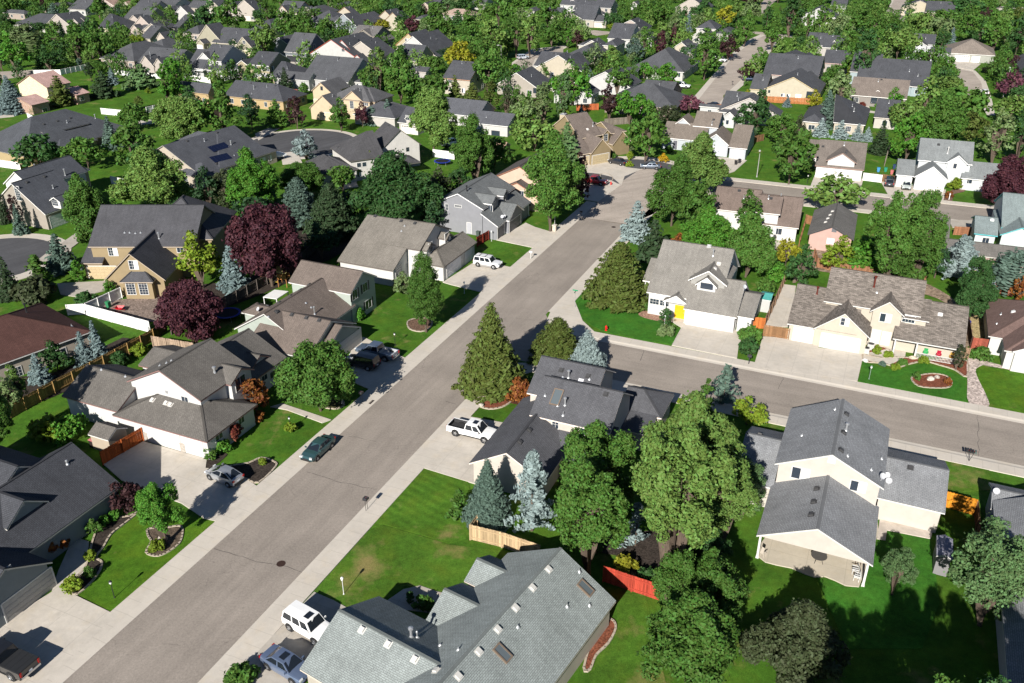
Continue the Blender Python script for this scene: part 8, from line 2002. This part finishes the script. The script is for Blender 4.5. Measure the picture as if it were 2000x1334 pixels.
# air conditioner, furniture
def ac(px, py, label):
    p = G(px, py); r = empty('air_conditioner', p, label, 'air conditioner'); b = MB(); b.obox(up * .45, e1, e2, up, .42, .42, .42)
    for k in range(7): b.obox(up * (.14 + k * .1), e1, e2, up, .435, .435, .012)
    b.build('casing', paint('ac_grey', (.42, .42, .40)), r); b = MB(); b.lathe(up * .87, [(.38, 0), (.36, .03), (.08, .04), (.01, .06)], 14); b.build('fan_guard', BLACK, r)
ac(1699.5, 682, 'grey air conditioner at the corner of the beige house'); ac(1690, 690, 'second air conditioner in front of the grey one at the beige house')
def chair(p, hd, c, label, name='garden_chair', cat='chair', z=.1, s=1.0):
    p = Vector((p.x, p.y, z)); r = empty(name, p, label, cat, 'garden chairs'); a, l = axes(hd); m = paint('chair_paint', c, .5)
    b = MB()
    for k in range(5): b.obox(up * .42 + a * (-.2 + k * .1) * s, a, l, up, .042 * s, .26 * s, .015)
    b.build('seat', m, r); b = MB()
    for k in range(5): b.obox(up * .72 - a * (.28 * s) + l * (-.2 + k * .1) * s, l, (a * .25 + up).normalized(), l.cross((a * .25 + up).normalized()), .042 * s, .34, .012)
    b.build('backrest', m, r)
    for x in (-1, 1):
        for y in (-1, 1):
            b = MB(); b.tube(a * (x * .22 * s) + l * (y * .25 * s), a * (x * .22 * s) + l * (y * .25 * s) + up * .42, .022, n=6); b.build('leg', m, r)
        b = MB(); b.obox(up * .62 + l * (x * .29 * s), a, l, up, .28 * s, .04, .015); b.build('arm', m, r)
pc = lambda x, y: G(*cp(1500, 510, 4.762, x, y))
chair(UV(115.8, 9.4), 204, (.05, .36, .12), 'green porch chair behind the white railing'); chair(UV(115.8, 11.0), 204, (.42, .02, .05), 'red porch chair behind the white railing'); chair(UV(115.9, 12.6), 204, (.55, .32, .05), 'mustard porch chair beside the end post')
chair(G(*cp(1420, 770, 3.4196, 872, 1135)), 290, (.07, .035, .02), 'brown wooden patio chair against the patio post'); chair(G(*cp(1420, 770, 3.4196, 850, 1200)), 290, (.66, .66, .66), 'white patio armchair nearest the slab edge'); chair(G(*cp(1420, 770, 3.4196, 862, 1245)), 300, (.68, .68, .67), 'second white patio armchair at the slab corner'); chair(G(*cp(1420, 770, 3.4196, 240, 1085)), 60, (.45, .40, .34), 'small pale chair at the other patio corner', s=.7)
p = G(*cp(1420, 770, 3.4196, 606, 1122)); p.z = .1; r = empty('patio_table', p, 'round black mesh patio table on splayed legs', 'table'); b = MB(); b.lathe(Vector((0, 0, .7)), [(.72, 0), (.72, .03), (.68, .03), (.66, .015), (.01, .015)], 24); b.build('tabletop', mat('mesh_top', (.10, .095, .09), .6, .3), r)
for i in range(4):
    a = .6 + i * 1.571; b = MB(); b.tube((math.cos(a) * .2, math.sin(a) * .2, .7), (math.cos(a) * .55, math.sin(a) * .55, 0), .022, n=6); b.build('leg', BLACK, r)
for i, (x, y, l) in enumerate(((640, 690, 'pale wicker chair on the farmhouse patio by the window'), (675, 695, 'grey wicker loveseat on the farmhouse patio by the door'))): chair(G(*cp(500, 180, 4, x, y + 15)), 240, (.35, .32, .3), l)
for i, (x, y, l) in enumerate(((700, 238, 'black metal chair on the rear patio'), (742, 228, 'black metal bench chair by the rear patio wall'), (772, 215, 'dark chair nearest the climbing plant'))): chair(G(*c6(x, y)), 30 + i * 90, (.03, .03, .032), l, z=.08)
# boat under a white cover on its trailer
p = G(534, 312); r = empty('covered_boat', p, 'boat on a trailer under a white cover by the conifers', 'boat'); e, l = axes(75); b = MB(); rg = []
for x, w, z in ((-2.9, .9, 1.2), (-2.6, 1.1, 1.5), (-.5, 1.25, 1.9), (1.0, 1.15, 1.85), (2.4, .7, 1.45), (3.1, .08, 1.25)): rg.append([e * x + l * w + up * .8, e * x + l * (w * .97) + up * 1.1, e * x + l * (w * .5) + up * z, e * x - l * (w * .5) + up * z, e * x - l * (w * .97) + up * 1.1, e * x - l * w + up * .8])
for A, B in zip(rg, rg[1:]):
    for i in range(6): b.poly([A[i], A[(i + 1) % 6], B[(i + 1) % 6], B[i]])
b.poly(rg[0]); b.build('cover', paint('boat_cover', (.68, .70, .72), .6), r, smooth=True); b = MB(); b.obox(up * .45, e, l, up, 2.6, .5, .08); b.tube(e * 2.6 + up * .45, e * 4.0 + up * .45, .05); b.build('trailer', BLACK, r)
for s in (-1, 1):
    b = MB(); b.lathe(l * (s * 1.05) + up * .33 - e * .6, [(.33, -.1), (.33, .1), (.02, .1)], 12, ax=l); b.build('wheel', RUBBER, r)
# flag on a pole, boulders, garden rocks
def rock(px, py, s, label, c=(.42, .38, .33), z=.06):
    p = G(px, py); b = MB(); rnd = random.Random(int(px)); n = 9; prof = []
    k = len(b.v)
    for j, (r_, h) in enumerate(((1.0, 0), (1.05, .3), (.8, .65), (.35, .85))):
        for i in range(n):
            a = 6.283 * i / n; q = s * r_ * (1 + rnd.uniform(-.2, .2)); b.v.append((p.x + math.cos(a) * q, p.y + math.sin(a) * q * .8, z + s * h + rnd.uniform(-.05, .05) * s))
    for j in range(3):
        for i in range(n): b.f.append((k + j * n + i, k + j * n + (i + 1) % n, k + (j + 1) * n + (i + 1) % n, k + (j + 1) * n + i)); b.m.append(0); b.uv.append(None)
    b.f.append(tuple(k + 3 * n + i for i in range(n))); b.m.append(0); b.uv.append(None)
    tag(b.build('boulder', mulch(c, 'rock_stone', 4), org=Vector((p.x, p.y, z))), label, 'boulder', 'garden boulders')
rock(318, 1055, .45, 'pale boulder under the young maple'); rock(940, 794, .4, 'pale flat boulder in the bark below the big spruce'); rock(1818, 742, .5, 'long white boulder in the island bed'); rock(1830, 738, .35, 'smaller white boulder at the island bed rim'); rock(1690, 706, .4, 'white boulder at the corner of the red bark bed', (.6, .58, .55)); rock(1782, 701, .45, 'tan boulder in the porch bed', (.5, .42, .32)); rock(1255, 775, .5, 'pale boulder by the sidewalk behind the charcoal corner house', (.6, .56, .5)); rock(1268, 780, .35, 'smaller pale boulder by the same sidewalk', (.6, .56, .5))
# ---------------------------------------------------------------- light, camera
SUN_AZ, SUN_EL = 201.5, 29.2
def setup():
    w = bpy.data.worlds.new('World'); SC.world = w; w.use_nodes = True
    nt = w.node_tree
    bg = nt.nodes['Background']
    sky = nt.nodes.new('ShaderNodeTexSky'); sky.sky_type = 'NISHITA'; sky.sun_disc = False
    sky.sun_elevation = D2R(SUN_EL); sky.sun_rotation = D2R(SUN_AZ); sky.altitude = 1500; sky.air_density = .8; sky.dust_density = .1; sky.ozone_density = 2.0
    nt.links.new(sky.outputs[0], bg.inputs['Color'])
    bg.inputs['Strength'].default_value = SKY
    ld = bpy.data.lights.new('sun', 'SUN'); ld.energy = SUN; ld.angle = D2R(.53); ld.color = (1.0, .955, .885)
    so = bpy.data.objects.new('sun', ld); COL.objects.link(so)
    a, e = D2R(SUN_AZ), D2R(SUN_EL)
    d = Vector((math.sin(a) * math.cos(e), math.cos(a) * math.cos(e), math.sin(e)))
    so.rotation_euler = d.to_track_quat('Z', 'Y').to_euler()
    so.location = d * 200
    cd = bpy.data.cameras.new('camera'); co = bpy.data.objects.new('camera', cd); COL.objects.link(co)
    cd.sensor_width = 36; cd.lens = 36 * FPX / 2000; cd.clip_end = 6000; cd.clip_start = 1
    co.location = EYE; co.rotation_euler = (math.pi / 2 - PITCH, 0, 0)
    SC.camera = co
    v = SC.view_settings
    v.view_transform = 'Standard'; v.look = 'None'; v.gamma = 1; v.exposure = EXPO
    SC.cycles.max_bounces = 5; SC.cycles.diffuse_bounces = 3; SC.cycles.glossy_bounces = 2; SC.cycles.transparent_max_bounces = 4
    SC.cycles.use_adaptive_sampling = True; SC.cycles.adaptive_threshold = .02
SUN, SKY, EXPO = 5.0, .05, .80
setup()
